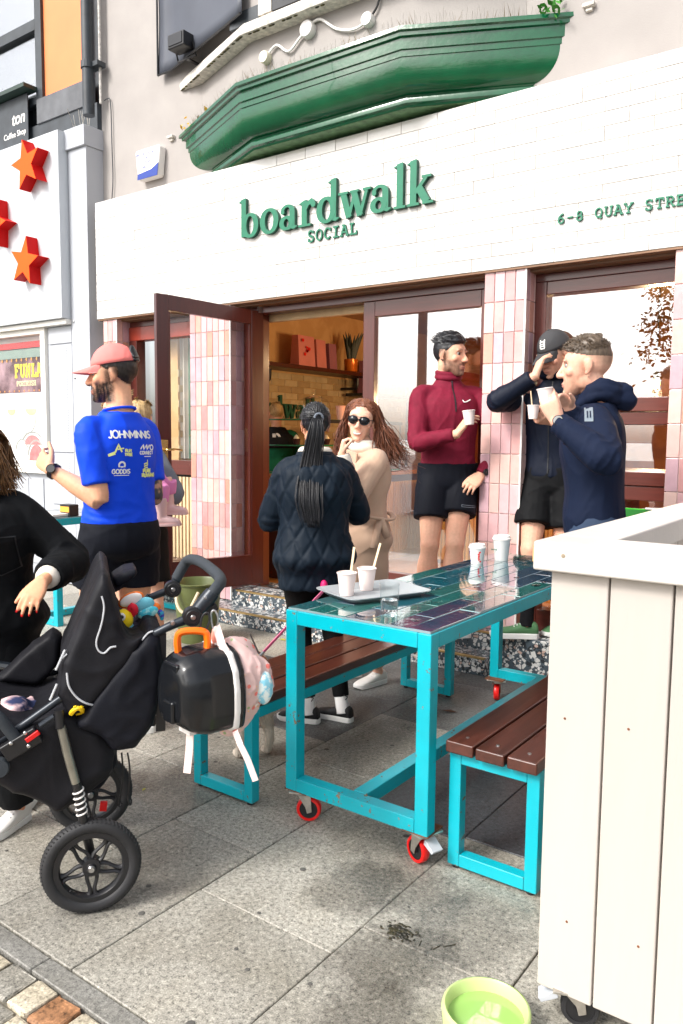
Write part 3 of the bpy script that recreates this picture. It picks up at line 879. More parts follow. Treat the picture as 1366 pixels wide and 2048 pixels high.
# ================================================================ LETTERING
def stroke_strip(pts, ws, closed=False):
 n = len(pts)
 L, Rr = [], []
 for i in range(n):
  if closed: a, b = pts[(i - 1) % n], pts[(i + 1) % n]
  else: a, b = pts[max(i - 1, 0)], pts[min(i + 1, n - 1)]
  tx, ty = b[0] - a[0], b[1] - a[1]
  d = math.hypot(tx, ty) or 1
  nx, ny = -ty / d, tx / d
  w = ws[i] / 2
  if not closed and 0 < i < n - 1:
   c1 = (pts[i][0] - pts[i-1][0], pts[i][1] - pts[i-1][1]); c2 = (pts[i+1][0] - pts[i][0], pts[i+1][1] - pts[i][1])
   l1, l2 = math.hypot(*c1) or 1, math.hypot(*c2) or 1
   dot = max(-1, min(1, (c1[0]*c2[0] + c1[1]*c2[1]) / (l1 * l2)))
   w /= max(.55, math.cos(math.acos(dot) / 2))
  L.append((pts[i][0] + nx * w, pts[i][1] + ny * w))
  Rr.append((pts[i][0] - nx * w, pts[i][1] - ny * w))
 return L, Rr
def add_stroke(mb, pts, ws, fn, d0, d1, closed=False, mi=0, side_mi=None):
 if not hasattr(ws, '__len__'): ws = [ws] * len(pts)
 L, Rr = stroke_strip(pts, ws, closed)
 n = len(pts)
 vs = [fn(*p, d0) for p in L] + [fn(*p, d0) for p in Rr] + [fn(*p, d1) for p in L] + [fn(*p, d1) for p in Rr]
 fs, mi_ = [], []
 sm = mi if side_mi is None else side_mi
 for i in range(n if closed else n - 1):
  j = (i + 1) % n
  fs += [(i, j, n + j, n + i), (2*n + i, 3*n + i, 3*n + j, 2*n + j), (i, 2*n + i, 2*n + j, j), (n + i, n + j, 3*n + j, 3*n + i)]
  mi_ += [mi, sm, sm, sm]
 if not closed:
  fs += [(0, n, 3*n, 2*n), (n-1, 3*n-1, 4*n-1, 2*n-1)]; mi_ += [sm, sm]
 o = len(mb.v)
 mb.v += [tuple(v) for v in vs]; mb.f += [tuple(k + o for k in f) for f in fs]; mb.mi += mi_
def arc(cx, cy, rx, ry, a0, a1, n=14):
 return [(cx + rx * math.cos(R(a0 + (a1 - a0) * i / n)), cy + ry * math.sin(R(a0 + (a1 - a0) * i / n))) for i in range(n + 1)]
def ring_pts(cx, cy, rx, ry, n=28): return [(cx + rx * math.cos(2*math.pi*i/n), cy + ry * math.sin(2*math.pi*i/n)) for i in range(n)]
def ring_w(n, thick, thin): return [thin + (thick - thin) * abs(math.cos(2*math.pi*i/n)) ** 1.3 for i in range(n)]
S_ = .27
def serif_glyph(ch):
 """bold rounded serif, x height 1: list of (points, widths, closed)"""
 q = []
 def stem(x, y0, y1, w=S_): q.append(([(x, y0), (x, y1)], [w, w], False))
 def foot(x, w=.52, y=.045): q.append(([(x - w/2, y), (x + w/2, y)], [.09, .09], False))
 def flag(x, y): q.append(([(x - .26, y - .10), (x - .02, y - .04), (x + .12, y - .01)], [.03, .12, .10], False))
 def ring(cx, cy, rx, ry, t=.28, th=.12): q.append((ring_pts(cx, cy, rx, ry), ring_w(28, t, th), True))
 if ch == 'b': stem(.22, .04, 1.58); flag(.22, 1.57); ring(.58, .47, .34, .44); adv = 1.1
 elif ch == 'o': ring(.5, .49, .37, .45); adv = 1.02
 elif ch == 'a':
  stem(.66, .06, .72); q.append((arc(.40, .70, .26, .24, 175, 0, 10), [.17, .16, .14, .12, .11, .11, .12, .16, .2, .25, .27], False))
  ring(.36, .27, .25, .22, .24, .11); q.append(([(.60, .10), (.74, .05), (.92, .09)], [.12, .12, .05], False)); q.append((ring_pts(.17, .72, .05, .05, 10), [.1] * 10, True)); adv = 1.0
 elif ch == 'r': stem(.24, .04, .98); flag(.24, .98); foot(.26, .62); q.append(([(.30, .62), (.42, .86), (.60, .93), (.72, .84)], [.1, .16, .2, .18], False)); q.append((ring_pts(.70, .80, .06, .06, 10), [.12] * 10, True)); adv = .86
 elif ch == 'd': stem(.78, .04, 1.58); flag(.78, 1.57); ring(.43, .47, .34, .44); q.append(([(.78, .08), (.9, .05), (1.06, .10)], [.12, .12, .04], False)); adv = 1.1
 elif ch == 'w':
  for x0, x1, w in ((.1, .38, .27), (.66, .38, .14), (.60, .90, .27), (1.20, .90, .14)):
   q.append(([(x0, .95), (x1, .03)], [w, w], False))
  for x, w in ((.1, .46), (.62, .40), (1.2, .36)): q.append(([(x - w/2, .955), (x + w/2, .955)], [.09, .09], False))
  adv = 1.32
 elif ch == 'l': stem(.24, .04, 1.58); flag(.24, 1.57); foot(.24, .5); adv = .54
 elif ch == 'k':
  stem(.22, .04, 1.58); flag(.22, 1.57); foot(.22, .5)
  q.append(([(.30, .42), (.76, .94)], [.13, .13], False)); q.append(([(.46, .60), (.80, .06)], [.28, .28], False))
  q.append(([(.58, .955), (.96, .955)], [.09, .09], False)); q.append(([(.62, .045), (1.06, .045)], [.09, .09], False)); adv = 1.1
 return q, adv
SLAB = {
 'S': [[(.72,.98),(.72,.74)], arc(.46,.74,.26,.24,20,250,12) + [(.55,.5)] + arc(.46,.25,.28,.24,70,-165,12), [(.2,.02),(.2,.28)]],
 'O': [ring_pts(.47,.5,.32,.47,24) + [(.79,.5)]], 'C': [arc(.5,.5,.34,.47,38,322,18), [(.78,.96),(.78,.68)]],
 'I': [[(.47,.05),(.47,.95)],[(.17,.05),(.77,.05)],[(.17,.95),(.77,.95)]],
 'A': [[(.12,.05),(.44,.95),(.5,.95),(.82,.05)],[(.24,.34),(.7,.34)],[(-.02,.05),(.3,.05)],[(.64,.05),(.96,.05)],[(.24,.95),(.5,.95)]],
 'L': [[(.32,.95),(.32,.05),(.84,.05),(.84,.32)],[(.1,.95),(.56,.95)],[(.1,.05),(.5,.05)]],
 '6': [ring_pts(.48,.3,.27,.26,20) + [(.75,.3)], [(.22,.32),(.26,.62),(.46,.86),(.72,.96)]],
 '8': [ring_pts(.47,.73,.22,.21,18) + [(.69,.73)], ring_pts(.47,.27,.27,.24,18) + [(.74,.27)]],
 '-': [[(.18,.5),(.76,.5)]],
 'Q': [ring_pts(.47,.52,.32,.42,24) + [(.79,.52)], [(.3,.04),(.5,.1),(.7,-.02),(.84,.04)]],
 'U': [[(.2,.95),(.2,.4)] + arc(.47,.34,.27,.29,180,360,10) + [(.74,.95)],[(.04,.95),(.38,.95)],[(.58,.95),(.92,.95)]],
 'Y': [[(.14,.95),(.47,.5),(.8,.95)],[(.47,.5),(.47,.05)],[(.26,.05),(.68,.05)],[(-.02,.95),(.3,.95)],[(.64,.95),(.96,.95)]],
 'T': [[(.12,.68),(.12,.95),(.82,.95),(.82,.68)],[(.47,.95),(.47,.05)],[(.26,.05),(.68,.05)]],
 'R': [[(.22,.05),(.22,.95),(.54,.95)] + arc(.54,.73,.22,.22,90,-90,8) + [(.22,.5)],[(.48,.5),(.78,.05)],[(.06,.05),(.42,.05)],[(.66,.05),(.94,.05)],[(.06,.95),(.3,.95)]],
 'E': [[(.22,.05),(.22,.95)],[(.06,.95),(.8,.95),(.8,.7)],[(.06,.05),(.82,.05),(.82,.32)],[(.22,.52),(.56,.52)],[(.56,.40),(.56,.64)]],
 'F': [[(.22,.05),(.22,.95)],[(.06,.95),(.8,.95),(.8,.68)],[(.06,.05),(.46,.05)],[(.22,.52),(.58,.52)]],
 'N': [[(.2,.05),(.2,.95),(.74,.05),(.74,.95)],[(.04,.05),(.36,.05)],[(.02,.95),(.3,.95)],[(.58,.95),(.9,.95)]],
 'D': [[(.22,.05),(.22,.95),(.42,.95)] + arc(.42,.5,.34,.45,90,-90,12) + [(.22,.05)]],
 'P': [[(.22,.05),(.22,.95),(.54,.95)] + arc(.54,.70,.24,.25,90,-90,8) + [(.22,.45)],[(.06,.05),(.46,.05)]],
 'H': [[(.2,.05),(.2,.95)],[(.74,.05),(.74,.95)],[(.2,.5),(.74,.5)],[(.04,.05),(.36,.05)],[(.04,.95),(.36,.95)],[(.58,.05),(.9,.05)],[(.58,.95),(.9,.95)]],
}
def slab_text(parent, txt, x, z, h, y, adv, w=.13, mat='green_letter', depth=.012, name='letter', xs=1.0, slant=0, side=None):
 """front faces at plane y (facing -Y), each letter a part"""
 for k, ch in enumerate(txt):
  if ch == ' ': continue
  mb = MB()
  for i, pl in enumerate(SLAB[ch]):
   dd = i * .0003
   fn = lambda u, v, d: (x + k * adv + u * h * xs, d, z + v * h + slant * (x + k * adv + u * h * xs))
   add_stroke(mb, pl, w, fn, y - dd, y + depth, side_mi=1)
  mb.build(name, [mat, side or mat], parent, fix=False)
sg = thing('cafe_sign', 'raised green serif lettering on the white tiled fascia reading boardwalk', 'sign', (-4.186, 4.45, 2.878))
x = 0.0
XH = .176; XS = .176 * 1.0
for ch in 'boardwalk':
 q, adv = serif_glyph(ch)
 mb = MB()
 for i, (pts, ws, cl) in enumerate(q):
  dd = i * .0005
  P_ = [(x + u * XS, v * XH) for u, v in pts]
  W_ = [w * (XH + XS) / 2 for w in ws]
  add_stroke(mb, P_, W_, lambda u, v, d: (u, d, v), -.030 - dd, .0, cl, side_mi=1)
 mb.build('letter', ['green_letter', 'letter_light'], sg, fix=False)
 x += adv * XS + .008
s2 = thing('cafe_subtitle', 'small raised typewriter letters SOCIAL under the main sign', 'sign', (-3.558, 4.45, 2.772))
slab_text(s2, 'SOCIAL', 0, 0, .075, -.014, .072, .15, side='letter_light', depth=.014)
s3 = thing('street_number_sign', 'raised typewriter letters 6-8 QUAY STREET at the right of the fascia', 'sign', (-1.742, 4.45, 2.632))
slab_text(s3, '6-8 QUAY STREET', 0, 0, .054, -.012, .0535, .15, side='letter_light', depth=.012)
# ---------------------------------------------------------------- green cornice under the bay
cor = thing('bay_cornice', 'glossy dark green moulded cornice below the bay, above the fascia', 'cornice', (-3.35, 4.62, 3.45))
plan = [(-5.02, 4.64), (-3.99, 4.21), (-2.66, 4.21), (-1.76, 4.64)]
base = [(-4.64, 4.62), (-3.97, 4.34), (-2.69, 4.34), (-1.99, 4.62)]
# profile: t = 1 on the outer plan, 0 on the inner plan
prof = [(1.00, 3.862), (1.24, 3.858), (1.26, 3.834), (1.14, 3.826), (1.14, 3.806), (1.0, 3.80), (1.0, 3.738), (.92, 3.733), (.92, 3.70), (.868, 3.697)]
import_prof = prof + [(.868 - .86 * (1 - math.cos(a)) , 3.69 - .175 * math.sin(a)) for a in np.linspace(.06, 1.45, 12)] + [(.03, 3.505), (.16, 3.500), (.19, 3.488), (.17, 3.470), (.04, 3.462), (.0, 3.45)]
mb = MB()
K = len(import_prof)
for t, z in import_prof:
 for (a, b), (c, d) in zip(plan, base):
  mb.v.append((c + (a - c) * t, d + (b - d) * t, z))
for i in range(K - 1):
 for j in range(3):
  mb.f.append((i*4 + j, i*4 + j + 1, i*4 + j + 5, i*4 + j + 4)); mb.mi.append(0)
# top ledge and soffit
n0 = len(mb.v)
mb.v += [(-5.02, 4.66, 3.862), (-1.76, 4.66, 3.862)]
mb.f += [(0, n0, n0 + 1, 3, 2, 1)]; mb.mi += [0]
shifted(mb, cor).build('moulding', 'green_gloss', cor, smooth=True, sharp=28)
sf = MB()
sf.prism([(c, d + .004) for c, d in base] + [(-2.0, 4.66), (-4.63, 4.66)], lambda u, v, d: (u, v, d), 3.448, 3.455)
shifted(sf, cor).build('cornice_soffit', 'green_dirty', cor)
for sx, px in ((-1, -5.13), (1, -1.66)):
 shifted(MB().box(px - .035, 4.585, 3.845, px + .035, 4.66, 3.868).box(px - .02, 4.60, 3.825, px + .02, 4.66, 3.845), cor).build('end_block', 'peeling', cor, bevel=.006)
sp = MB()
def along(plan, k):
 seg = [(plan[i], plan[i+1], math.dist(plan[i], plan[i+1])) for i in range(3)]
 tot = sum(s[2] for s in seg); d = k * tot
 for a, b, L in seg:
  if d <= L: return (a[0] + (b[0]-a[0]) * d / L, a[1] + (b[1]-a[1]) * d / L)
  d -= L
 return plan[-1]
for i in range(230):
 px, py = along(plan, (i + random.random() * .6) / 230.6)
 py += .03 + random.random() * .03
 sp.tube([(px, py, 3.86), (px + random.uniform(-.015, .015), py + random.uniform(-.03, .02), 3.86 + random.uniform(.05, .10))], [.0011, .0007], 3)
shifted(sp, cor).build('bird_spikes', 'zinc', cor, kind='stuff')
wd = MB()
for i in range(170):
 k = min(.99, abs(random.gauss(.0, .16))) if i < 110 else random.random()
 px, py = along(plan, k)
 h = random.uniform(.03, .12)
 a = Vector((px, py + .05, 3.855)); d = Vector((random.uniform(-.05, .05), random.uniform(-.06, .03), h))
 s_ = Vector((.004, 0, 0))
 wd.add([a - s_, a + s_, a + d], [(0, 1, 2)])
shifted(wd, cor).build('dry_weeds', 'grass_dry', cor, kind='stuff')
lv = MB()
for c, n in (((-4.86, 4.58, 3.875), 14), ((-4.6, 4.47, 3.88), 5)): leaf_spray(lv, c, n, .05, (.06, .03, .025))
shifted(lv, cor).build('yellow_leaves', pm('yellow_leaf2', srgb(206, 160, 40), .7, var=.2), cor, kind='stuff')
fern = thing('ledge_weed', 'bright green weed growing on the right end of the cornice', 'plant', (-1.86, 4.56, 3.86))
b = MB(); leaf_spray(b, (0, 0, .03), 40, .045, (.04, .025, .02)); b.build('foliage', 'weed', fern)
# peeling sill of the bay window above, boards behind
sill = thing('bay_window_sill', 'peeling white sill with mossy lower edge under the bay window', 'window sill', (-4.2, 4.45, 4.2))
sp_ = [(-5.03, 4.63), (-4.02, 4.27), (-2.65, 4.27), (-1.66, 4.63)]
mb = MB()
for z, o in ((4.195, 0), (4.20, -.03), (4.245, -.035), (4.30, .02)):
 for (a, b) in sp_: mb.v.append((a, b + (o if b < 4.5 else o * .5), z))
for i in range(3):
 for j in range(3): mb.f.append((i*4 + j, i*4 + j + 1, i*4 + j + 5, i*4 + j + 4)); mb.mi.append(0)
n0 = len(mb.v); mb.v += [(-5.03, 4.66, 4.195), (-1.66, 4.66, 4.195), (-5.03, 4.66, 4.30), (-1.66, 4.66, 4.30)]
mb.f += [(0, n0, n0+1, 3, 2, 1), (12, 13, 14, 15, n0+3, n0+2)]; mb.mi += [0, 0]
shifted(mb, sill).build('sill_board', 'peeling', sill, bevel=.004)
ms = MB()
for i in range(60):
 px, py = along(sp_, random.random()); ms.ell((px, py - .012, 4.196), (.02, .008, .006), 6, 4)
shifted(ms, sill).build('moss', two_tone('moss', srgb(86, 80, 40), srgb(50, 46, 30), 40), sill, kind='stuff')
ban = thing('scaffold_banner', 'dark grey mesh banner stretched over the left bay window', 'banner', (-5.2, 4.6, 4.3))
mb = MB(); nx, nz = 16, 18
for j in range(nz + 1):
 for i in range(nx + 1):
  u, v = i / nx, j / nz
  x_ = -5.235 + u * 1.2; y_ = 4.60 - max(0, x_ + 5.08) * .275 - .03 + .012 * math.sin(u * 9 + v * 5) * math.sin(v * 7)
  zb = 4.35 + u * .02
  mb.v.append((x_, y_, zb + v * (6.2 - zb)))
for j in range(nz):
 for i in range(nx): k = j * (nx + 1) + i; mb.f.append((k, k + 1, k + nx + 2, k + nx + 1)); mb.mi.append(0)
o = shifted(mb, ban).build('banner_sheet', pm('banner_sheet', srgb(78, 82, 92), .55, var=.12, vs=3, spec=.5), ban, smooth=True)
o.modifiers.new('thick', 'SOLIDIFY').thickness = .004
shifted(MB().tube([(-5.236, 4.563, 4.352), (-5.236, 4.563, 6.2)], .008, 6).tube([(-5.236, 4.563, 4.352), (-5.08, 4.56, 4.352), (-4.04, 4.275, 4.372)], .008, 6), ban).build('hem', 'black', ban)
bw = thing('bay_window', 'dark boarded bay window behind the banner and above the sill', 'window', (-3.3, 4.4, 4.3))
shifted(MB().box(-3.92, 4.33, 4.34, -3.80, 4.36, 5.8), bw).build('frame', 'peeling', bw)
shifted(MB().box(-3.80, 4.335, 4.34, -2.75, 4.35, 5.8), bw).build('pane', pm('dark_pane', (.02, .022, .026), .12), bw)
shifted(MB().box(-4.2, 4.335, 4.32, -3.92, 4.36, 4.42), bw).build('frame', 'darkslate', bw)
fl = thing('floodlight', 'small black floodlight on bracket beside the banner', 'lamp', (-4.80, 4.48, 4.40))
MB().box(-.09, -.12, -.02, .09, .0, .09).build('housing', 'black', fl, bevel=.01)
MB().box(-.075, -.126, .0, .075, -.121, .075).build('lens', 'sunglass', fl)
MB().tube([(-.1, -.03, .03), (-.1, .0, -.06), (.1, .0, -.06), (.1, -.03, .03)], .008, 6).bar((0, 0, -.06), (0, .12, -.06), .03, .012).build('bracket', 'black', fl)
MB().tube([(.05, .02, .03), (.2, 0, .06), (.34, -.06, .02), (.46, -.10, .08), (.55, -.12, .12), (.60, -.11, .02), (.58, -.11, -.05)], .006, 6, smooth=5).build('cable', 'black', fl, smooth=True)
fl2 = thing('floodlight', 'black floodlight half out of the picture on the bay wall', 'lamp', (-3.62, 4.30, 4.50))
MB().box(-.09, -.12, -.03, .09, .0, .06).build('housing', 'black', fl2, bevel=.01)
MB().tube([(-.1, -.03, .03), (-.1, .0, -.09), (.1, .0, -.09), (.1, -.03, .03)], .008, 6).build('bracket', 'black', fl2)
MB().tube([(.1, 0, .03), (.2, .0, -.03), (.25, .03, .1), (.3, .03, .25)], .005, 6, smooth=4).build('cable', 'black', fl2, smooth=True)
jb = thing('junction_boxes', 'round cream junction boxes joined by a white cable under the sill', 'junction box', (-3.472, 4.35, 4.12))
bx = [(-.378, -.078), (0, .003), (.488, -.076)]
for k, (a, b_) in enumerate(bx):
 r0 = .055 if k == 1 else .042
 MB().lathe([(0, -.05), (r0 * .9, -.048), (r0, -.04), (r0, 0)], (a, 0, b_), 20, axis='y').build('box_lid', pm('cream_box', srgb(232, 224, 200), .5) if k == 0 else 'white_plastic', jb, smooth=True)
MB().tube([(-.378, -.02, -.078), (-.28, -.02, -.02), (-.17, -.02, -.09), (-.07, -.02, -.03), (0, -.02, .003)], .009, 6, smooth=5).tube([(0, -.02, .02), (.10, -.02, .04), (.24, -.02, -.06), (.38, -.02, -.10), (.488, -.02, -.076)], .009, 6, smooth=5).build('cable', 'white_plastic', jb, smooth=True)
MB().tube([(.51, -.02, -.06), (.56, -.02, .0), (.58, -.02, .12), (.55, -.02, .3)], .007, 6, smooth=5).build('cable', 'black', jb, smooth=True)
cl = MB().tube([(-5.98, 4.60, 4.34), (-5.94, 4.60, 4.345), (-5.90, 4.602, 4.30), (-5.89, 4.602, 3.9), (-5.885, 4.602, 3.66), (-5.90, 4.602, 3.52), (-5.91, 4.60, 3.42)], .0045, 6, smooth=5)
tag(cl.build('wall_cable', 'darkslate', smooth=True), 'thin dark cable clipped down the grey wall by the drainpipe', 'cable')
# alarm box
ab = thing('alarm_box', 'white and blue burglar alarm box with printed lines on the grey wall', 'alarm box', (-5.36, 4.62, 3.68))
def rr_poly(w0, w1, h, r=.03, n=5):
 pts = []
 for cx, cy, a0 in ((w0/2 - r, -h/2 + r, -90), (w1/2 - r, h/2 - r, 0), (-w1/2 + r, h/2 - r, 90), (-w0/2 + r, -h/2 + r, 180)):
  for i in range(n + 1): a = R(a0 + 90 * i / n); pts.append((cx + r * math.cos(a), cy + r * math.sin(a)))
 return pts
mb = MB(); mb.prism(rr_poly(.26, .31, .25), lambda u, v, d: (u, d, v), -.075, 0)
mb.build('cover', 'white_plastic', ab, bevel=.015)
mb = MB(); mb.prism([(-.125, -.12), (.125, -.12), (.14, -.02), (.05, -.06), (-.12, -.075)], lambda u, v, d: (u, d, v), -.0785, -.0755)
mb.build('blue_corner', 'blue_plastic', ab)
def font_text(txt, size, mat, parent, loc, rot=(R(90), 0, 0), name='lettering', ext=.0004, align='CENTER', shear=0, sx=1.0, bold=0.0):
 cu = bpy.data.curves.new(name, 'FONT')
 cu.body = txt; cu.size = size; cu.align_x = align; cu.extrude = ext; cu.shear = shear; cu.offset = bold
 cu.resolution_u = 3
 o = bpy.data.objects.new(name, cu); COL.objects.link(o)
 cu.materials.append(M[mat] if isinstance(mat, str) else mat)
 o.location = loc; o.rotation_euler = rot; o.scale = (sx, 1, 1)
 dg = bpy.context.evaluated_depsgraph_get()
 me = bpy.data.meshes.new_from_object(o.evaluated_get(dg))
 bpy.data.objects.remove(o)
 o = bpy.data.objects.new(name, me); COL.objects.link(o)
 o.location = loc; o.rotation_euler = rot; o.scale = (sx, 1, 1)
 if parent: o.parent = parent
 return o
M['blue_ink'] = pm('blue_ink', srgb(110, 120, 190), .5)
for k, tx in enumerate(('PROTECTED BY', 'SECURITY', 'SYSTEMS', '01 482 2102')):
 font_text(tx, .034, 'blue_ink', ab, (-.02, -.0765, .065 - k * .035))
# ================================================================ NEIGHBOURING ARCADE (left)
nb = thing('arcade_building', 'pale grey panelled amusement arcade front left of the cafe', 'building', (-7.0, 4.2, 0))
def NB(mb): return shifted(mb, nb)
NB(MB().box(-5.985, 4.215, 0.0, -5.735, 4.66, 3.80)).build('corner_pilaster', 'lightgrey', nb, bevel=.004)
NB(MB().box(-6.0, 4.19, 3.80, -5.725, 4.66, 3.965)).build('pilaster_cap', 'lightgrey', nb, bevel=.006)
NB(MB().box(-10, 4.125, 2.405, -5.99, 4.62, 3.955)).build('sign_panel', 'palegrey', nb, bevel=.004)
NB(MB().box(-10, 4.16, 2.36, -5.99, 4.62, 2.402)).build('panel_trim', 'white_paint', nb, bevel=.003)
# grey ribbed panels between the window and the pilaster
NB(MB().box(-6.37, 4.235, 0, -5.985, 4.66, 2.36)).build('flank', 'lightgrey', nb)
for z0, z1 in ((2.205, 2.355), (1.25, 2.20), (.78, 1.245), (.1, .775)):
 pb = NB(MB().box(-6.335, 4.222, z0 + .003, -6.0, 4.234, z1 - .003)).build('panel', 'lightgrey', nb, bevel=.002)
 if z1 - z0 > .3:
  mb = MB(); z = z0 + .03
  while z < z1 - .03:
   mb.box(-6.32, 4.2195, z, -6.07, 4.2225, z + .011); z += .0225
  NB(mb).build('rib', 'lightgrey', pb, kind='stuff', bevel=0) if False else None
  ob = NB(mb).build('ribs', 'lightgrey', pb, kind='stuff')
for z in (2.38, 1.9, .95):
 NB(MB().ell((-5.95, 4.213, z), (.012, .006, .012), 10, 6)).build('screw', 'steel', nb)
# stall riser and shop window
NB(MB().box(-10, 4.25, 0, -6.38, 4.66, 1.05)).build('stall_riser', 'lightgrey', nb)
for x_ in (-6.62, -6.86, -7.1, -7.34): NB(MB().box(x_ - .115, 4.24, .2, x_ + .115, 4.249, 1.0)).build('panel', 'lightgrey', nb, bevel=.002)
for b_ in ((-6.44, 4.20, 1.05, -6.37, 4.28, 2.36), (-10, 4.20, 1.05, -6.44, 4.28, 1.115), (-10, 4.20, 2.31, -6.44, 4.28, 2.36)):
 NB(MB().box(*b_)).build('window_frame', 'white_paint', nb, bevel=.004)
NB(MB().box(-10, 4.245, 1.115, -6.44, 4.249, 2.31)).build('window_pane', glass_mat('arcade_glass', 1.6), nb)
bk = pm('arcade_print_white', srgb(240, 236, 230), .6, var=.05, vs=2)
poster = thing('window_poster', 'printed arcade poster with FUNLAND PORTRUSH lettering in the left shop window', 'poster', (-6.95, 4.30, 1.6))
MB().box(-1.4, 0, -.5, .5, .01, .72).build('poster_sheet', bk, poster)
MB().box(-1.4, -.004, .20, .5, -.001, .52).build('band', two_tone('plum_print', srgb(74, 24, 40), srgb(176, 140, 148), 3.2, .5, .42, .62, 0), poster)
MB().box(-1.4, -.03, .61, .5, -.01, .665).build('red_strip', 'red', poster)
MB().box(-1.4, -.02, .52, .5, -.005, .60).build('grey_strip', pm('green_grey_strip', srgb(120, 140, 130), .6), poster)
M['print_yellow'] = pm('print_yellow', srgb(250, 224, 40), .5); M['print_cream'] = pm('print_cream', srgb(250, 236, 190), .5); M['print_pink'] = pm('print_pink', srgb(236, 120, 120), .5, var=.25, vs=14)
M['print_orange'] = pm('print_orange', srgb(250, 170, 60), .5); M['print_grey'] = pm('print_grey', srgb(160, 165, 160), .5); M['print_straw'] = pm('print_straw', srgb(214, 208, 150), .5)
slab_text(poster, 'FUNLAND', -.055, .345, .115, -.010, .091, .22, 'print_yellow', .005, xs=.82)
slab_text(poster, 'PORTRUSH', -.03, .262, .045, -.008, .040, .16, 'print_cream', .003)
bl = MB()
for k in range(13):
 bl.ell((-.58 + k * .082, -.014, .505), (.009, .006, .016), 8, 5)
 bl.ell((-.56 + k * .082, -.008, .215), (.007, .004, .009), 8, 5)
bl.build('printed_bulbs', 'print_orange', poster, kind='stuff')
pr = MB()
def ringy(mb, cx, cz, rx, rz, a0, a1, w, y): add_stroke(mb, arc(cx, cz, rx, rz, a0, a1, 20), w, lambda u, v, d: (u, d, v), y, y + .003)
ringy(pr, .12, -.05, .14, .13, 180, 380, .006, -.004); ringy(pr, .26, -.42, .14, .17, 20, 170, .016, -.005); ringy(pr, .2, -.27, .16, .10, 30, 160, .012, -.006); ringy(pr, .02, -.36, .10, .12, 20, 170, .012, -.005)
pr.build('printed_outline', 'print_grey', poster)
pf = MB()
pf.prism([(.26 + .12 * math.cos(R(a)), -.44 + .15 * math.sin(R(a))) for a in range(0, 181, 15)], lambda u, v, d: (u, d, v), -.003, -.001)
pf.prism([(.2 + .13 * math.cos(R(a)), -.29 + .09 * math.sin(R(a))) for a in range(0, 181, 15)], lambda u, v, d: (u, d, v), -.0035, -.0012)
pf.build('printed_shape', 'print_pink', poster)
pf = MB(); pf.prism([(.19 + .09 * math.cos(R(a)), .045 + .06 * math.sin(R(a))) for a in range(180, 361, 15)], lambda u, v, d: (u, d, v), -.003, -.001)
pf.prism([(-.14 + .07 * math.cos(R(a)), .045 + .06 * math.sin(R(a))) for a in range(180, 361, 15)], lambda u, v, d: (u, d, v), -.003, -.001)
pf.build('printed_shape', 'print_straw', poster)
# raised stars
def star(cx, cz, r, rot, label, depth=.11):
 s = thing('star_sign', label, 'star', (cx, 4.122, cz))
 pts = []
 for k in range(10):
  a = R(90 + rot + 36 * k); rr_ = r if k % 2 == 0 else r * .42
  pts.append((rr_ * math.cos(a), rr_ * math.sin(a)))
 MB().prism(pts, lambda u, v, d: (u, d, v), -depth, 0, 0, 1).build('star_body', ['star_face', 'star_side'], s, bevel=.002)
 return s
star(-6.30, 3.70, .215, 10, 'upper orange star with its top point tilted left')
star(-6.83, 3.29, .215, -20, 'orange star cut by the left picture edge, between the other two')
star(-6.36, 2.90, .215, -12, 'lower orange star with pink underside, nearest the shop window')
# upper storey of the arcade: dark band, orange wall, windows, drainpipe
NB(MB().box(-10, 4.52, 3.955, -5.98, 4.70, 4.30)).build('dark_band', 'darkslate', nb)
NB(MB().box(-6.12, 4.60, 4.30, -5.90, 4.75, 6.6)).build('pipe_recess', 'darkslate', nb)
NB(MB().box(-6.80, 4.56, 4.30, -6.12, 4.75, 6.6)).build('orange_wall', 'orange_wall', nb)
NB(MB().box(-6.86, 4.505, 4.30, -6.05, 4.56, 4.52)).build('ledge', pm('grey_ledge', srgb(96, 98, 102), .7, var=.25, bump=.2), nb, bevel=.004)
NB(MB().box(-10, 4.60, 4.30, -6.80, 4.75, 6.6)).build('window_wall', 'darkslate', nb)
w3 = thing('upper_window', 'dark framed upstairs window reflecting the sky, far left', 'window', (-7.3, 4.56, 4.6))
def W3(mb): return shifted(mb, w3)
for b_ in ((-6.90, 4.53, 4.50, -6.80, 4.60, 6.5), (-8.2, 4.53, 5.16, -6.90, 4.60, 5.26), (-8.2, 4.53, 4.50, -6.90, 4.60, 4.57)):
 W3(MB().box(*b_)).build('frame', 'darkslate', w3, bevel=.004)
for z0, z1 in ((4.57, 5.16), (5.26, 6.5)):
 W3(MB().box(-8.2, 4.575, z0, -6.90, 4.58, z1)).build('pane', 'window_glass', w3)
W3(MB().box(-8.2, 4.62, 4.57, -6.9, 4.63, 6.5)).build('blind', pm('pale_blind', srgb(190, 196, 214), .8), w3)
bs2 = thing('shop_sign', 'black hanging shop board with white script lettering and Shop, left edge', 'sign', (-7.2, 4.49, 4.36))
MB().box(-1.2, -.015, -.20, .24, .0, .24).build('board', 'darkslate', bs2, bevel=.01)
MB().box(-1.2, -.10, .25, .32, .05, .285).build('awning_edge', pm('green_edge', srgb(40, 60, 52), .5), bs2)
font_text('ton', .16, 'white_plastic', bs2, (.20, -.017, -.01), align='RIGHT', shear=.15, bold=.003)
font_text('Coffee Shop', .075, 'white_plastic', bs2, (.21, -.017, -.12), align='RIGHT', bold=.001)
dp = thing('drainpipe', 'dark grey drainpipe running down the join between the two buildings', 'drainpipe', (-6.07, 4.50, 4.2))
MB().tube([(0, 0, 0), (0, 0, 2.4)], .052, 16).build('pipe', 'darkslate', dp, smooth=True)
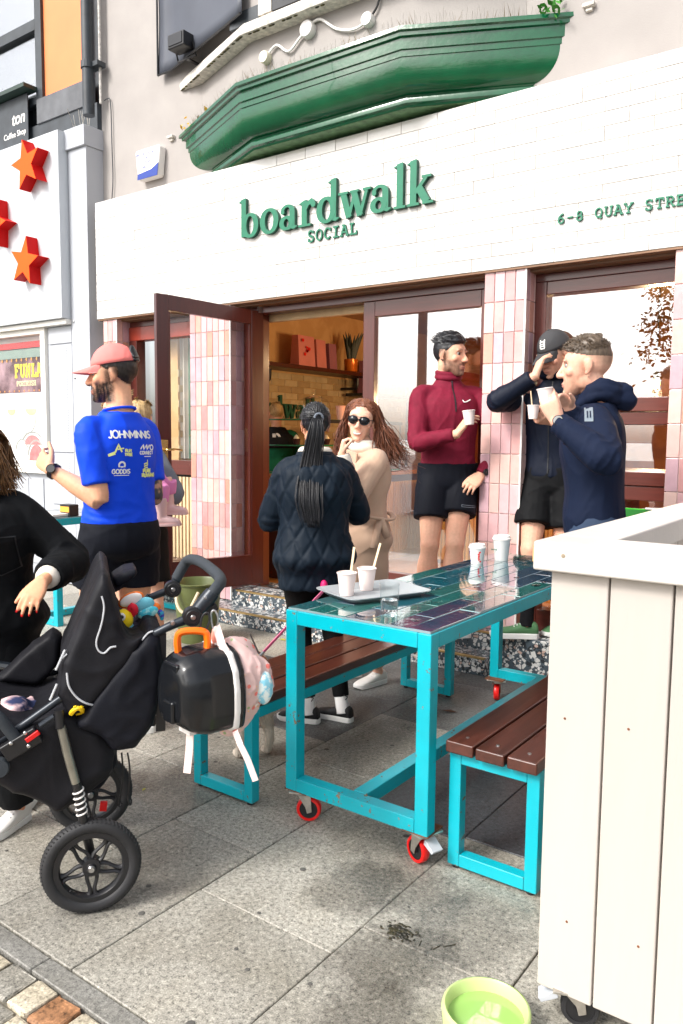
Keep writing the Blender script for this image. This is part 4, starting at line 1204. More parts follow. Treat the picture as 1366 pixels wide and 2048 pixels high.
for z in (.42, 1.5): MB().lathe([(.054, z - .03), (.062, z - .028), (.062, z + .028), (.054, z + .03)], seg=16).box(-.02, 0, z - .02, .13, .09, z + .02).build('pipe_clip', 'darkslate', dp)
MB().tube([(.09, .06, .1), (.09, .06, 2.4)], .012, 8).build('conduit', pm('white_conduit', srgb(200, 196, 190), .6, var=.3, vs=30), dp)
cs = MB()
for k in range(9):
 px = -6.02 + k * .028
 cs.tube([(px, 4.25 + random.uniform(0, .1), 3.965), (px + random.uniform(-.05, .05), 4.25 + random.uniform(-.02, .1), 4.12 + random.uniform(0, .06))], .002, 4)
NB(cs).build('cap_spikes', 'zinc', nb, kind='stuff')
# arcade, poster, upper window, board and stars scaled about the camera, pushed deeper
for o_ in [nb, poster, w3, bs2] + [q for q in COL.objects if q.name.startswith('star_sign')]:
 o_.location = (o_.location.x * 1.0536, o_.location.y * 1.0536, o_.location.z * 1.0536 - .076)
 o_.scale = (1.0536,) * 3
# ================================================================ ACROSS THE STREET (seen only as reflections)
sea = MB().box(-300, -260, -.044, 300, -45, -.042).build('sea', pm('harbour_water', (.05, .08, .10), .15, var=.2, bump=.3, bs=2), kind='structure')
def tree(loc, h, label, seed, crown=1.6):
 rnd = random.Random(seed)
 t = thing('street_tree', label, 'tree', loc, group='autumn trees across the street')
 tk = MB(); tk.tube([(0, 0, 0), (.03, .02, h * .3), (-.02, 0, h * .55), (.05, 0, h * .8)], [.14, .11, .08, .03], 10, smooth=4)
 for k in range(9):
  a = rnd.uniform(0, 6.28); z = h * rnd.uniform(.35, .7)
  tk.tube([(0, 0, z), (.5 * math.cos(a), .5 * math.sin(a), z + .5), (1.1 * math.cos(a), 1.1 * math.sin(a), z + .9)], [.05, .03, .01], 6, smooth=3)
 tk.build('trunk', pm('bark', srgb(70, 58, 48), .9, var=.3, bump=.5), t, smooth=True)
 cr = MB()
 for k in range(38):
  a = rnd.uniform(0, 6.28); rr_ = crown * math.sqrt(rnd.random()); z = h * rnd.uniform(.42, 1.0)
  c = Vector((rr_ * math.cos(a), rr_ * math.sin(a), z))
  for _ in range(80):
   p = c + Vector((rnd.gauss(0, .22), rnd.gauss(0, .22), rnd.gauss(0, .2)))
   d = Vector((rnd.uniform(-1, 1), rnd.uniform(-1, 1), rnd.uniform(-1, .6))).normalized(); s_ = d.orthogonal().normalized(); L = rnd.uniform(.09, .2)
   cr.add([p, p + d * L * .5 + s_ * L * .3, p + d * L, p + d * L * .5 - s_ * L * .3], [(0, 1, 2, 3)])
 cr.build('crown', two_tone('autumn_leaf', srgb(150, 110, 36), srgb(96, 90, 34), 2.5), t, fix=False)
 return t
iw = thing('wall_lettering', 'large dark green serif letters on the tiled wall behind the counter', 'sign', (-5.235, 5.38, 1.595))
x = 0.0
for ch in 'boardwalk':
 q, adv = serif_glyph(ch)
 mb = MB()
 for i, (pts, ws, cl) in enumerate(q):
  add_stroke(mb, [(x + u * .145, v * .145) for u, v in pts], [w * .145 for w in ws], lambda u, v, d: (d, u, v), .022 + i * .0005, 0, cl)
 mb.build('letter', 'letter_light', iw, fix=False)
 x += adv * .145 + .008
tree((-5.0, -14, 0), 5.9, 'autumn tree across the street mirrored in the right window', 3, 1.5)
tree((2.5, -16, 0), 6.6, 'taller autumn tree across the street, right of the mirrored one', 8, 1.9)
lp = thing('street_lamp', 'tall grey street lamp post mirrored in the glazed door leaf', 'lamp post', (-7.8, -4, 0))
MB().lathe([(.16, 0), (.16, .9), (.10, 1.0), (.085, 7.5), (0, 7.52)], seg=16).build('post', pm('grey_post', srgb(92, 96, 102), .4), lp, smooth=True)
MB().tube([(0, 0, 7.4), (0, .3, 7.9), (0, 1.1, 8.1)], .04, 8, smooth=4).box(-.12, .9, 8.05, .12, 1.5, 8.15).build('lamp_head', 'lightgrey', lp)
lp2 = thing('flag_pole', 'thin pole far across the street mirrored beside the lamp post', 'pole', (-23, -22, 0))
MB().tube([(0, 0, 0), (0, 0, 6)], .09, 8).build('pole', 'darkslate', lp2)
# ================================================================ FURNITURE ON THE PAVEMENT
def castor(parent, x, y, ztop, swivel, brake=False, tyre='red_wheel'):
 c = bpy.data.objects.new('castor', None); COL.objects.link(c); c.parent = parent
 c.location = (x, y, 0); c.rotation_euler = (0, 0, swivel)
 r = .046
 MB().box(-.045, -.05, ztop - .006, .045, .05, ztop).build('plate', 'zinc', c, bevel=.001)
 f = MB()
 f.lathe([(.03, ztop - .022), (.033, ztop - .014), (.03, ztop - .006)], seg=14)
 for s_ in (-1, 1):
  f.prism([(-.024, ztop - .012), (.03, ztop - .012), (.036, r - .006), (.018, r - .012), (.012, r + .01)], lambda u, v, d: (u, d, v), s_ * .019, s_ * .022)
 f.box(-.02, -.02, ztop - .022, .03, .02, ztop - .012)
 f.build('fork', 'zinc', c, bevel=.001)
 m4 = Matrix.Translation((.022, 0, r)) @ Matrix.Rotation(R(90), 4, 'X')
 MB().lathe([(.034, -.014), (.043, -.014), (r, -.009), (r, .009), (.043, .014), (.034, .014), (.034, -.014)], seg=28, mat=m4).build('tyre', tyre, c, smooth=True, sharp=35)
 MB().lathe([(0, -.013), (.012, -.016), (.013, -.011), (.034, -.0115), (.034, .0115), (.013, .011), (.012, .016), (0, .013)], seg=24, mat=m4).build('rim', 'black', c, smooth=True, sharp=35)
 if brake:
  MB().prism([(-.03, .0), (-.07, -.018), (-.078, -.008), (-.035, .02)], lambda u, v, d: (u, d, ztop - .035 + v), -.022, .022).build('brake_pedal', 'lightgrey', c, bevel=.002)
 return c
def teal_table(name, label, x0, y0, x1, y1, top, n_col, n_row, cast):
 t = thing(name, label, 'table', ((x0 + x1) / 2, (y0 + y1) / 2, 0), group='teal tiled tables')
 hx, hy, w = (x1 - x0) / 2, (y1 - y0) / 2, .051
 zb = .125 if cast else .0
 zt = top - .008
 for sx in (-1, 1):
  for sy in (-1, 1):
   MB().box(sx * hx, sy * hy, zb, sx * (hx - w), sy * (hy - w), zt).build('leg', 'teal', t, bevel=.004)
 for sy in (-1, 1):
  MB().box(-hx + w, sy * hy, zt - w, hx - w, sy * (hy - w), zt).build('top_rail', 'teal', t, bevel=.003)
  MB().box(-hx + w, sy * hy, zb, hx - w, sy * (hy - w), zb + w).build('foot_rail', 'teal', t, bevel=.003)
 for sx in (-1, 1):
  MB().box(sx * hx, -hy + w, zt - w, sx * (hx - w), hy - w, zt).build('side_rail', 'teal', t, bevel=.003)
 MB().box(-.028, -hy + w, zb + .004, .028, hy - w, zb + .054).build('stretcher', 'teal', t, bevel=.003)
 MB().box(-hx + .0065, -hy + .0065, zt + .0005, hx - .0065, hy - .0065, top - .0012).build('grout_bed', 'grout_table', t)
 cw_, rl = (2 * hx - .012) / n_col, (2 * hy - .012) / n_row
 me = bevelled_box('tile', cw_ - .0034, rl - .0034, .008, 'teal_tile', .0015, 2)
 half = bevelled_box('tile', cw_ - .0034, rl / 2 - .0034, .008, 'teal_tile', .0015, 2)
 for i in range(n_col):
  x = -hx + .006 + cw_ * (i + .5)
  if i % 2 == 0: spans = [(k, 1) for k in range(n_row)]
  else: spans = [(0, .5)] + [(k + .5, 1) for k in range(n_row - 1)] + [(n_row - .5, .5)]
  for a, L in spans:
   o = inst('tile', me if L == 1 else half, (x, -hy + .006 + (a + L / 2) * rl, top - .0035 + random.uniform(-.0006, .0006)), t)
   o.rotation_euler = (random.uniform(-1, 1) * .006, random.uniform(-1, 1) * .012, 0)
 if cast:
  for sx, sy, sw, br in ((-1, -1, .5, 0), (1, -1, 2.8, 1), (-1, 1, 1.9, 0), (1, 1, 1.2, 0)):
   castor(t, sx * (hx - .045), sy * (hy - .05), zb - .0005, sw, br)
   MB().box(sx * (hx - .002) - .045 * sx - .05, sy * hy - sy * .05 - .05, zb - .0004, sx * (hx - .002) - .045 * sx + .05, sy * hy - sy * .05 + .05, zb + .0035).build('weld_plate', 'rust', t)
 return t
T1 = teal_table('tiled_table', 'teal steel table with dark glazed tile top on red castors in front', -1.80, 2.135, -1.20, 3.90, .805, 7, 5, True)
T2 = teal_table('tiled_table', 'second teal table far left, between the woman in black and the man in blue', -5.62, 3.36, -5.02, 4.12, .805, 7, 2, False)
def bench(label, x0, y0, x1, y1, top, tilt=0):
 t = thing('bench', label, 'bench', ((x0 + x1) / 2, (y0 + y1) / 2, 0), R(tilt), 'plank benches with teal frames')
 hx, hy, w = (x1 - x0) / 2, (y1 - y0) / 2, .042
 pt_ = .042
 z1 = top - pt_
 for sy in (-1, 1):
  yo = sy * (hy - .03)
  for sx in (-1, 1):
   MB().box(sx * (hx - .005), yo, .012, sx * (hx - .005 - w), yo - sy * w, z1).build('leg', 'teal', t, bevel=.003)
   MB().lathe([(.014, 0), (.014, .012)], (sx * (hx - .03), yo - sy * .02, 0), 10).build('foot', 'black', t)
  MB().box(-hx + .005 + w, yo, .012, hx - .005 - w, yo - sy * w, .012 + w).build('foot_rail', 'teal', t, bevel=.003)
  MB().box(-hx + .005 + w, yo, z1 - w, hx - .005 - w, yo - sy * w, z1).build('end_rail', 'teal', t, bevel=.003)
 for sx in (-1, 1):
  MB().box(sx * (hx - .005), -hy + .03 + w, z1 - w, sx * (hx - .005 - w), hy - .03 - w, z1).build('side_rail', 'teal', t, bevel=.003)
 pw = 2 * hx / 3
 for k in range(3):
  xa = -hx + k * pw
  MB().box(xa + .004, -hy + random.uniform(-.004, .004), z1 + .0005, xa + pw - .004, hy, top - random.uniform(0, .003)).build('plank', 'bench_wood', t, bevel=.006)
 for k in range(3):
  for sy in (-1, 1):
   MB().lathe([(0, top + .0005), (.006, top + .0005), (.007, top - .004)], (-hx + (k + .5) * pw, sy * (hy - .06), 0), 8).build('screw', 'steel', t)
 return t
bench('dark plank bench left of the tiled table, dog behind it', -2.295, 2.11, -1.965, 3.80, .425)
bench('red brown plank bench right of the tiled table, beside the cream box', -1.178, 2.195, -.858, 3.90, .445)
bench('far plank bench by the side window behind the blue shirted man', -5.0, 3.55, -4.68, 4.32, .43)
# cream boarded box (empty planter) in the right foreground
px0, py0, px1, py1, pz0, pz1 = -.666, 1.737, 1.1, 3.75, .10, 1.117
pl = thing('boarded_planter_box', 'large cream painted wooden box on castors, right foreground', 'planter', ((px0 + px1) / 2, (py0 + py1) / 2, 0))
def PB(mb): return shifted(mb, pl)
nb_ = 13
bw_ = (px1 - px0) / nb_
bd = {}
def board(sx, sy, x, y):
 key = (round(sx, 3), round(sy, 3))
 if key not in bd: bd[key] = bevelled_box('board', sx - .004 if sx > sy else sx, sy - .004 if sy > sx else sy, pz1 - pz0, 'cream_board', .0035, 2)
 inst('board', bd[key], (x - pl.location.x, y - pl.location.y, (pz0 + pz1) / 2 + random.uniform(-.003, .001)), pl)
for i in range(nb_):
 for y in (py0, py1): board(bw_, .02, px0 + bw_ * (i + .5), y + (.01 if y == py0 else -.01))
nby = 15; bh = (py1 - py0 - .04) / nby
for i in range(nby):
 for x in (px0 + .0105, px1 - .0105): board(.02, bh, x, py0 + .02 + bh * (i + .5))
 for x in (px0 + .082, px1 - .082): board(.018, bh, x, py0 + .02 + bh * (i + .5))
PB(MB().box(px0 + .022, py0 + .021, pz0 + .01, px0 + .072, py1 - .021, pz1 - .004).box(px1 - .072, py0 + .021, pz0 + .01, px1 - .022, py1 - .021, pz1 - .004).box(px0 + .1, py0 + .022, pz0 + .01, px1 - .1, py0 + .085, pz1 - .004)).build('frame', 'cream_board', pl)
PB(MB().box(px0 + .1, py0 + .09, .45, px1 - .1, py1 - .03, .48)).build('inner_floor', 'cream_board', pl)
cz = .069
ov = .032
M['cap_board'] = pm('cap_board', srgb(198, 193, 187), .45, var=.05, vs=4, bump=.15, bs=60)
PB(MB().box(px0 - ov, py0 - ov, pz1 + .001, px1 + ov, py0 + .115, pz1 + cz)).build('cap', 'cap_board', pl, bevel=.006)
PB(MB().box(px0 - ov, py0 + .1165, pz1 + .001, px0 + .115, py1 + ov, pz1 + cz)).build('cap', 'cap_board', pl, bevel=.006)
PB(MB().box(px1 - .115, py0 + .1165, pz1 + .001, px1 + ov, py1 + ov, pz1 + cz)).build('cap', 'cap_board', pl, bevel=.006)
PB(MB().box(px0 + .1165, py1 - .115, pz1 + .001, px1 - .1165, py1 + ov, pz1 + cz)).build('cap', 'cap_board', pl, bevel=.006)
for i in range(nb_):
 for z in (.78, .30):
  PB(MB().lathe([(0, -.0012), (.0028, -.001), (.0034, .0005)], (px0 + bw_ * (i + .5) + random.uniform(-.03, .03), py0, z + random.uniform(-.02, .02)), 8, axis='y')).build('nail', 'rust', pl)
wk = MB()
for _ in range(7):
 wk.box(px0 - ov - .0008, py0 - ov + random.uniform(0, .02), pz1 + .01 + random.random() * .05, px0 - ov + .002, py0 - ov + random.uniform(.02, .035), pz1 + .014 + random.random() * .05)
PB(wk).build('worn_edge', pm('bare_wood', srgb(190, 150, 96), .8, var=.3, vs=30), pl)
kn = MB()
for x, z in ((px0 + .04, pz1 + .04), (px0 + .42, pz1 + .03), (px0 + .9, pz1 + .045)): kn.lathe([(0, -.0012), (.004, -.0010), (.006, .001)], (x, py0 - ov, z), 10, axis='y')
PB(kn).build('knots', pm('knot', srgb(150, 136, 116), .8), pl, kind='stuff')
for (x, y) in ((px0 + .07, py0 + .05), (px1 - .1, py0 + .08), (px0 + .1, py1 - .1)):
 castor(pl, x - pl.location.x, y - pl.location.y, pz0 + .006, .4, True, 'rubber')
# small things on the table
def lathe_obj(name, label, cat, loc, parts, group=None):
 t = thing(name, label, cat, loc, group=group)
 for pn, prof, m in parts: MB().lathe(prof, seg=28).build(pn, m, t, smooth=True, sharp=50)
 return t
ty = thing('tray', 'pale grey plastic tray holding two cups on the tiled table', 'tray', (-1.675, 2.515, .805), R(-22))
mb = MB()
def rrect(hx, hy, r, n=5):
 o = []
 for cx, cy, a0 in ((hx - r, hy - r, 0), (-hx + r, hy - r, 90), (-hx + r, -hy + r, 180), (hx - r, -hy + r, 270)):
  for i in range(n + 1): a = R(a0 + 90 * i / n); o.append((cx + r * math.cos(a), cy + r * math.sin(a)))
 return o
lay = [(.118, .165, .03, .0), (.135, .182, .036, .018), (.142, .19, .04, .0185), (.142, .19, .04, .0155), (.138, .186, .04, .0155)]
lay = [(.112, .158, .03, .001), (.134, .182, .036, .021), (.143, .191, .04, .0215), (.143, .191, .04, .0245), (.133, .181, .036, .0245), (.113, .159, .03, .005)]
N = None
for hx, hy, r_, z in lay:
 pts = rrect(hx, hy, r_); N = len(pts)
 mb.v += [(x, y, z) for x, y in pts]
for i in range(len(lay) - 1):
 for k in range(N): mb.f.append((i*N + k, i*N + (k+1) % N, (i+1)*N + (k+1) % N, (i+1)*N + k)); mb.mi.append(0)
mb.f += [tuple(range(N))[::-1], tuple((len(lay)-1)*N + k for k in range(N))]; mb.mi += [0, 0]
mb.build('tray_body', 'tray', ty, smooth=True, sharp=40)
cup_prof = [(.024, 0), (.026, .001), (.0365, .084), (.0392, .085), (.0396, .0885), (.037, .0905), (.035, .088), (.0245, .006), (0, .005)]
def tub(loc, label, lean):
 t = thing('ice_cream_tub', label, 'cup', loc, group=None)
 MB().lathe(cup_prof, seg=28).build('cup_body', 'cup', t, smooth=True, sharp=50)
 MB().lathe([(0, .070), (.034, .071)], seg=20).build('contents', pm('milk_foam', srgb(236, 214, 190), .7), t)
 MB().bar((.0, .012, .01), (lean[0], lean[1], .185), .011, .003, up=(lean[1], -lean[0] + .3, 0)).build('wooden_spoon', 'stick', t, bevel=.001)
tub((-1.735, 2.42, .811), 'pink white paper tub with upright wooden stick, nearer the tray edge', (.012, .03))
tub((-1.735, 2.555, .811), 'pink white paper tub with leaning wooden stick, farther on the tray', (.03, .05))
gl = thing('water_glass', 'clear plastic glass of water beside the tray on the table corner', 'glass', (-1.455, 2.285, .8055))
MB().lathe([(.028, 0), (.030, .004), (.036, .105), (.0345, .105), (.0285, .008), (0, .007)], seg=28).build('glass_body', 'clear_glass', gl, smooth=True, sharp=60)
wt = NT('drinking_water'); wt.set(Base_Color=(1, 1, 1, 1), Roughness=.0, Transmission_Weight=1.0, IOR=1.33)
MB().lathe([(0, .009), (.028, .009), (.0305, .048), (0, .048)], seg=28).build('water', wt.m, gl, smooth=True, sharp=60)
rb = MB()
for k in range(12):
 a = k * math.pi / 6
 rb.bar((.0305 * math.cos(a), .0305 * math.sin(a), .006), (.0335 * math.cos(a), .0335 * math.sin(a), .05), .0025, .002)
rb.build('ribs', 'clear_glass', gl)
def lidded(loc, h, r, label, band=None):
 t = thing('lidded_cup', label, 'cup', loc)
 MB().lathe([(r * .74, 0), (r * .76, .002), (r, h - .012), (r * 1.02, h - .011)], seg=28).build('cup_body', 'cup_white', t, smooth=True, sharp=50)
 MB().lathe([(r * 1.03, h - .014), (r * 1.09, h - .012), (r * 1.09, h - .005), (r * 1.0, h - .002), (r * .95, h + .008), (r * .9, h + .009), (r * .86, h + .003), (0, h + .003)], seg=28).build('lid', 'white_plastic', t, smooth=True, sharp=40)
 return t
c1 = lidded((-1.705, 3.47, .8055), .088, .039, 'shorter white lidded cup with red and blue print on the table')
bb = MB()
for a0, col in ((200, 0), (330, 1)):
 pass
for a0, m in ((215, M['blue_plastic']), (318, M['red'])):
 mb = MB()
 for k in range(6):
  a = R(a0 + random.uniform(-10, 10)); z = .012 + k * .009; rr_ = .0295 + (z / .076) * .0098
  mb.bar((rr_ * math.cos(a - .12), rr_ * math.sin(a - .12), z), (rr_ * math.cos(a + .12), rr_ * math.sin(a + .12), z + .004), .002, .007)
 mb.build('print', m, c1)
c2 = lidded((-1.655, 3.64, .8055), .118, .043, 'taller white lidded coffee cup with green script on the table')
font_text('compost', .014, 'green_letter', c2, (-.012, -.0395, .055), (R(96), 0, R(32)), bold=.0003)
sp_ = MB()
for _ in range(26):
 sp_.ell((random.uniform(-1.77, -1.24), random.uniform(2.2, 3.3), .8058), (random.uniform(.004, .02), random.uniform(.006, .03), .0008), 10, 4)
wp = tag(sp_.build('water_puddles', wt.m), 'clear water drops lying on the glazed table tiles', 'water'); wp['kind'] = 'stuff'
# bowl of water, bucket
bo = thing('dog_bowl', 'light green plastic dog bowl with water at the bottom edge', 'bowl', (-.745, 1.628, 0))
MB().lathe([(.088, 0), (.100, .004), (.106, .062), (.104, .069), (.098, .071), (.093, .065), (.088, .012), (0, .010)], seg=40).build('bowl_body', pm('lime_plastic', srgb(190, 210, 138), .4, var=.03, sss=.0), bo, smooth=True, sharp=60)
gw = NT('bowl_water'); gw.set(Base_Color=srgb(150, 190, 104), Roughness=.02); gw.b.inputs['Coat Weight'].default_value = .6
MB().lathe([(.0912, .040), (0, .0405)], seg=40).build('water', gw.m, bo)
bu = thing('bucket', 'olive green enamel bucket with rope handle beside the open door', 'bucket', (-3.95, 3.74, 0), R(20))
MB().lathe([(.125, 0), (.128, .01), (.165, .40), (.176, .405), (.178, .415), (.168, .418), (.16, .40), (.12, .02), (0, .015)], seg=36).build('bucket_body', 'bucket', bu, smooth=True, sharp=50)
MB().lathe([(.150, .285), (.1555, .288), (.1565, .297), (.152, .3)], seg=36).lathe([(.1365, .135), (.1415, .138), (.1425, .147), (.138, .15)], seg=36).build('rim_bands', 'bucket', bu, smooth=True)
MB().tube([(-.07, -.155, .37), (-.06, -.19, .31), (-.02, -.21, .25), (.03, -.21, .24), (.06, -.20, .29), (.085, -.155, .37)], .011, 8, smooth=4).build('rope_handle', 'rope', bu, smooth=True)
# things on the far table
nbx = thing('menu_stand', 'small dark box with yellow print on the far left table', 'box', (-5.12, 3.55, .805))
MB().box(-.06, -.04, 0, .06, .04, .085).build('box_body', 'black', nbx, bevel=.004)
MB().box(-.055, -.042, .03, .055, -.0405, .07).build('print', 'print_orange', nbx)
cpp = thing('paper_tray', 'white paper tray on the far left table', 'tray', (-5.2, 3.47, .806))
MB().box(-.12, -.09, 0, .12, .09, .02).build('tray_body', 'white_plastic', cpp, bevel=.004)
# litter on the paving
for k, (x, y, s_) in enumerate(((-3.52, 4.10, .07), (-2.05, 2.43, .05), (-1.83, 3.55, .09), (-2.42, 2.0, .03))):
 mb = MB()
 p = [(0, 0, .004), (.4, .22, .03), (1, .05, .012), (.45, -.2, .02)]
 mb.add([(a * s_, b_ * s_, c * s_ * 2 + .002) for a, b_, c in p], [(0, 1, 2, 3)])
 o = mb.build('fallen_leaf', 'leaf_yellow' if k != 2 else pm('brown_leaf', srgb(70, 44, 26), .8), None)
 o.location = (x, y, 0.001); o.rotation_euler = (0, 0, k * 1.7)
 tag(o, ['yellow green leaf lying in front of the terrazzo steps', 'yellow leaf beside the dog paw', 'large brown leaf under the tiled table', 'tiny green leaf on the paving near the left bench'][k], 'leaf')
cl_ = MB()
rs = random.Random(4)
for _ in range(130):
 a, b_ = rs.gauss(0, .022), rs.gauss(0, .016)
 cl_.ell((a, b_, .001 + rs.random() * .003), (rs.uniform(.003, .009), rs.uniform(.002, .006), rs.uniform(.001, .003)), 6, 4)
for _ in range(4):
 a, b_ = .10 + rs.gauss(0, .02), rs.gauss(0, .012); cl_.tube([(a, b_, .003), (a + rs.uniform(-.03, .03), b_ + rs.uniform(-.03, .03), .004)], .0012, 4)
o = cl_.build('wet_debris', two_tone('wet_debris', srgb(52, 46, 22), srgb(30, 26, 14), 60, .5)); o.location = (-1.115, 1.83, 0)
o['kind'] = 'stuff'; o['label'] = 'clump of dark wet plant debris on the paving';
# damp patches and ground-in dirt on the slabs: thin films with ragged edges
def damp(name, col, k):
 t = NT(name); t.n.remove(t.b)
 tc = t.node("ShaderNodeTexCoord"); mp = t.node("ShaderNodeMapping"); t.l(tc.outputs['Generated'], mp.inputs[0])
 mp.inputs['Location'].default_value = (-.5, -.5, 0)
 ln = t.node("ShaderNodeVectorMath", operation='LENGTH'); sep = t.node("ShaderNodeSeparateXYZ"); cb = t.node("ShaderNodeCombineXYZ")
 t.l(mp.outputs[0], sep.inputs[0]); t.l(sep.outputs[0], cb.inputs[0]); t.l(sep.outputs[1], cb.inputs[1]); t.l(cb.outputs[0], ln.inputs[0])
 v = t.coord()
 n = t.noise(v, 9, 6, .65); n2 = t.noise(v, 70, 3, .6)
 e = t.math('SUBTRACT', t.math('MULTIPLY', n, .9), t.math('ADD', ln.outputs['Value'], -.02))
 f = t.math('MULTIPLY', t.ramp(e, [(.0, (0, 0, 0, 1)), (.22, (1, 1, 1, 1))]), t.math('MULTIPLY', n2, k * 1.9), True)
 d = t.node("ShaderNodeBsdfPrincipled"); d.inputs['Base Color'].default_value = c4(col); d.inputs['Roughness'].default_value = .4
 tr = t.node("ShaderNodeBsdfTransparent"); mx = t.node("ShaderNodeMixShader")
 t.l(f, mx.inputs[0]); t.l(tr.outputs[0], mx.inputs[1]); t.l(d.outputs[0], mx.inputs[2]); t.l(mx.outputs[0], t.out.inputs['Surface'])
 return t.m
M['damp_brown'] = damp('damp_brown', (.07, .058, .045), .30); M['damp_grey'] = damp('damp_grey', (.07, .072, .07), .22)
rs = random.Random(9)
spots = [(-1.34, 1.93, .42, .36, 0), (-1.06, 1.72, .5, .35, 0), (-1.2, 2.02, .5, .4, 1), (-.95, 1.95, .4, .5, 1), (-1.45, 2.5, .7, .9, 1), (-1.0, 1.45, .5, .3, 0), (-2.3, 2.2, .7, .5, 1), (-2.1, 3.3, .9, .7, 1), (-2.7, 2.6, .6, .6, 1), (-1.9, 2.9, .7, .7, 1), (-3.2, 3.5, 1, .7, 1), (-2.6, 1.9, .6, .5, 0), (-1.95, 1.45, .5, .35, 1), (-3.9, 3.9, .9, .5, 1)]
for k, (x, y, sx, sy, m) in enumerate(spots):
 o = MB().add([(-sx/2, -sy/2, 0), (sx/2, -sy/2, 0), (sx/2, sy/2, 0), (-sx/2, sy/2, 0)], [(0, 1, 2, 3)]).build('damp_stain', ['damp_brown', 'damp_grey'][m], kind='stuff')
 o.location = (x, y, .0026 + k * .0002); o.rotation_euler = (0, 0, rs.uniform(0, 3)); o['label'] = 'damp dirty patch on the granite paving'
gum = MB()
for _ in range(70):
 x, y = rs.uniform(-3.6, -.7), rs.uniform(1.2, 4.1); r_ = rs.uniform(.004, .013)
 gum.lathe([(r_, .0014), (r_ * .7, .0028), (0, .003)], (x, y, 0), 9)
o = gum.build('gum_spots', pm('old_gum', srgb(88, 86, 82), .8, var=.3), kind='stuff'); o['label'] = 'old flattened gum spots and specks on the paving'
# ================================================================ PEOPLE
def V(*a): return Vector(a)
def loft(mb, rings, seg=28, sub=4):
 """rings: (centre, side, fwd, rx, ry, power); splined, closed"""
 n = len(rings)
 C_ = [r[0] for r in rings]
 A = np.array([[*r[0], *r[1], *r[2], r[3], r[4], r[5]] for r in rings], float)
 out = []
 for i in range(n - 1):
  p0, p1, p2, p3 = A[max(i-1, 0)], A[i], A[i+1], A[min(i+2, n-1)]
  for j in range(sub):
   t = j / sub
   out.append(((-t**3+2*t**2-t)*p0 + (3*t**3-5*t**2+2)*p1 + (-3*t**3+4*t**2+t)*p2 + (t**3-t**2)*p3) / 2)
 out.append(A[-1])
 vs = []
 for r in out:
  c, s_, f_ = V(*r[0:3]), V(*r[3:6]).normalized(), V(*r[6:9]).normalized()
  rx, ry, pw = max(r[9], .002), max(r[10], .002), r[11]
  for k in range(seg):
   a = 2 * math.pi * k / seg
   ca, sa = math.cos(a), math.sin(a)
   vs.append(c + s_ * (rx * math.copysign(abs(ca) ** (2 / pw), ca)) + f_ * (ry * math.copysign(abs(sa) ** (2 / pw), sa)))
 m = len(out); fs = []
 for i in range(m - 1):
  for k in range(seg):
   k2 = (k + 1) % seg
   fs.append((i*seg + k, i*seg + k2, (i+1)*seg + k2, (i+1)*seg + k))
 fs += [tuple(range(seg - 1, -1, -1)), tuple((m-1)*seg + k for k in range(seg))]
 mb.add(vs, fs)
def ik(a, t, l1, l2, pole):
 a, t = Vector(a), Vector(t)
 d = t - a
 L = d.length
 if L > (l1 + l2) * .995: t = a + d * ((l1 + l2) * .995 / L); d = t - a; L = d.length
 x = (l1*l1 - l2*l2 + L*L) / (2 * L)
 h = math.sqrt(max(l1*l1 - x*x, 0))
 u = d / L
 p = Vector(pole); p = p - u * p.dot(u)
 p.normalize()
 return a + u * x + p * h, t
def remesh(mb, voxel, smooth=4, fac=.5, name='tmp'):
 me = mb.mesh(name)
 o = bpy.data.objects.new(name, me); COL.objects.link(o)
 m = o.modifiers.new('r', 'REMESH'); m.mode = 'VOXEL'; m.voxel_size = voxel; m.adaptivity = 0
 if smooth:
  s_ = o.modifiers.new('s', 'SMOOTH'); s_.factor = fac; s_.iterations = smooth
 dg = bpy.context.evaluated_depsgraph_get()
 out = bpy.data.meshes.new_from_object(o.evaluated_get(dg))
 bpy.data.objects.remove(o); bpy.data.meshes.remove(me)
 return out
def coords(me):
 a = np.empty(len(me.vertices) * 3); me.vertices.foreach_get('co', a); return a.reshape(-1, 3)
def normals(me):
 a = np.empty(len(me.vertices) * 3); me.vertices.foreach_get('normal', a); return a.reshape(-1, 3)
def put(me, co):
 me.vertices.foreach_set('co', np.ascontiguousarray(co).reshape(-1)); me.update()
def setcol(me, col):
 at = me.color_attributes.new('Col', 'FLOAT_COLOR', 'POINT')
 c = np.ones((len(me.vertices), 4)); c[:, :3] = col
 at.data.foreach_set('color', c.reshape(-1))
def sstep(a, b, x): t = np.clip((x - a) / (b - a), 0, 1); return t * t * (3 - 2 * t)
def nz(P_, f, seed=0):
 """cheap smooth vector noise (sum of warped sines)"""
 r = np.random.default_rng(seed); out = np.zeros(len(P_)); q = P_ * f
 for o in range(5):
  d = r.normal(size=3); d /= np.linalg.norm(d); w = r.normal(size=3) * .8
  out += np.sin((q @ d) * (1.0 + .45 * o) * 2 + 1.3 * np.sin(q @ w + r.random() * 6) + r.random() * 6) / (1 + .35 * o)
 return out / 3
def folds(me, amp, f=9, seed=0, st=(1, 1, .45)):
 c, n = coords(me), normals(me)
 q = c * np.array(st)
 broad = nz(q, f, seed)
 r1 = 1 - np.abs(nz(q + .02 * nz(c, 5, seed + 7)[:, None], f * 1.15, seed + 1)) * 1.7
 r2 = 1 - np.abs(nz(c * np.array((1, 1, .75)), f * 1.7, seed + 2)) * 1.9
 gate = sstep(-.2, .5, nz(c, 3.5, seed + 3))
 h = broad * .45 + gate * (np.clip(r1, 0, 1) ** 3) * .95 + (1 - gate) * (np.clip(r2, 0, 1) ** 3) * .6
 put(me, c + n * (amp * h)[:, None])
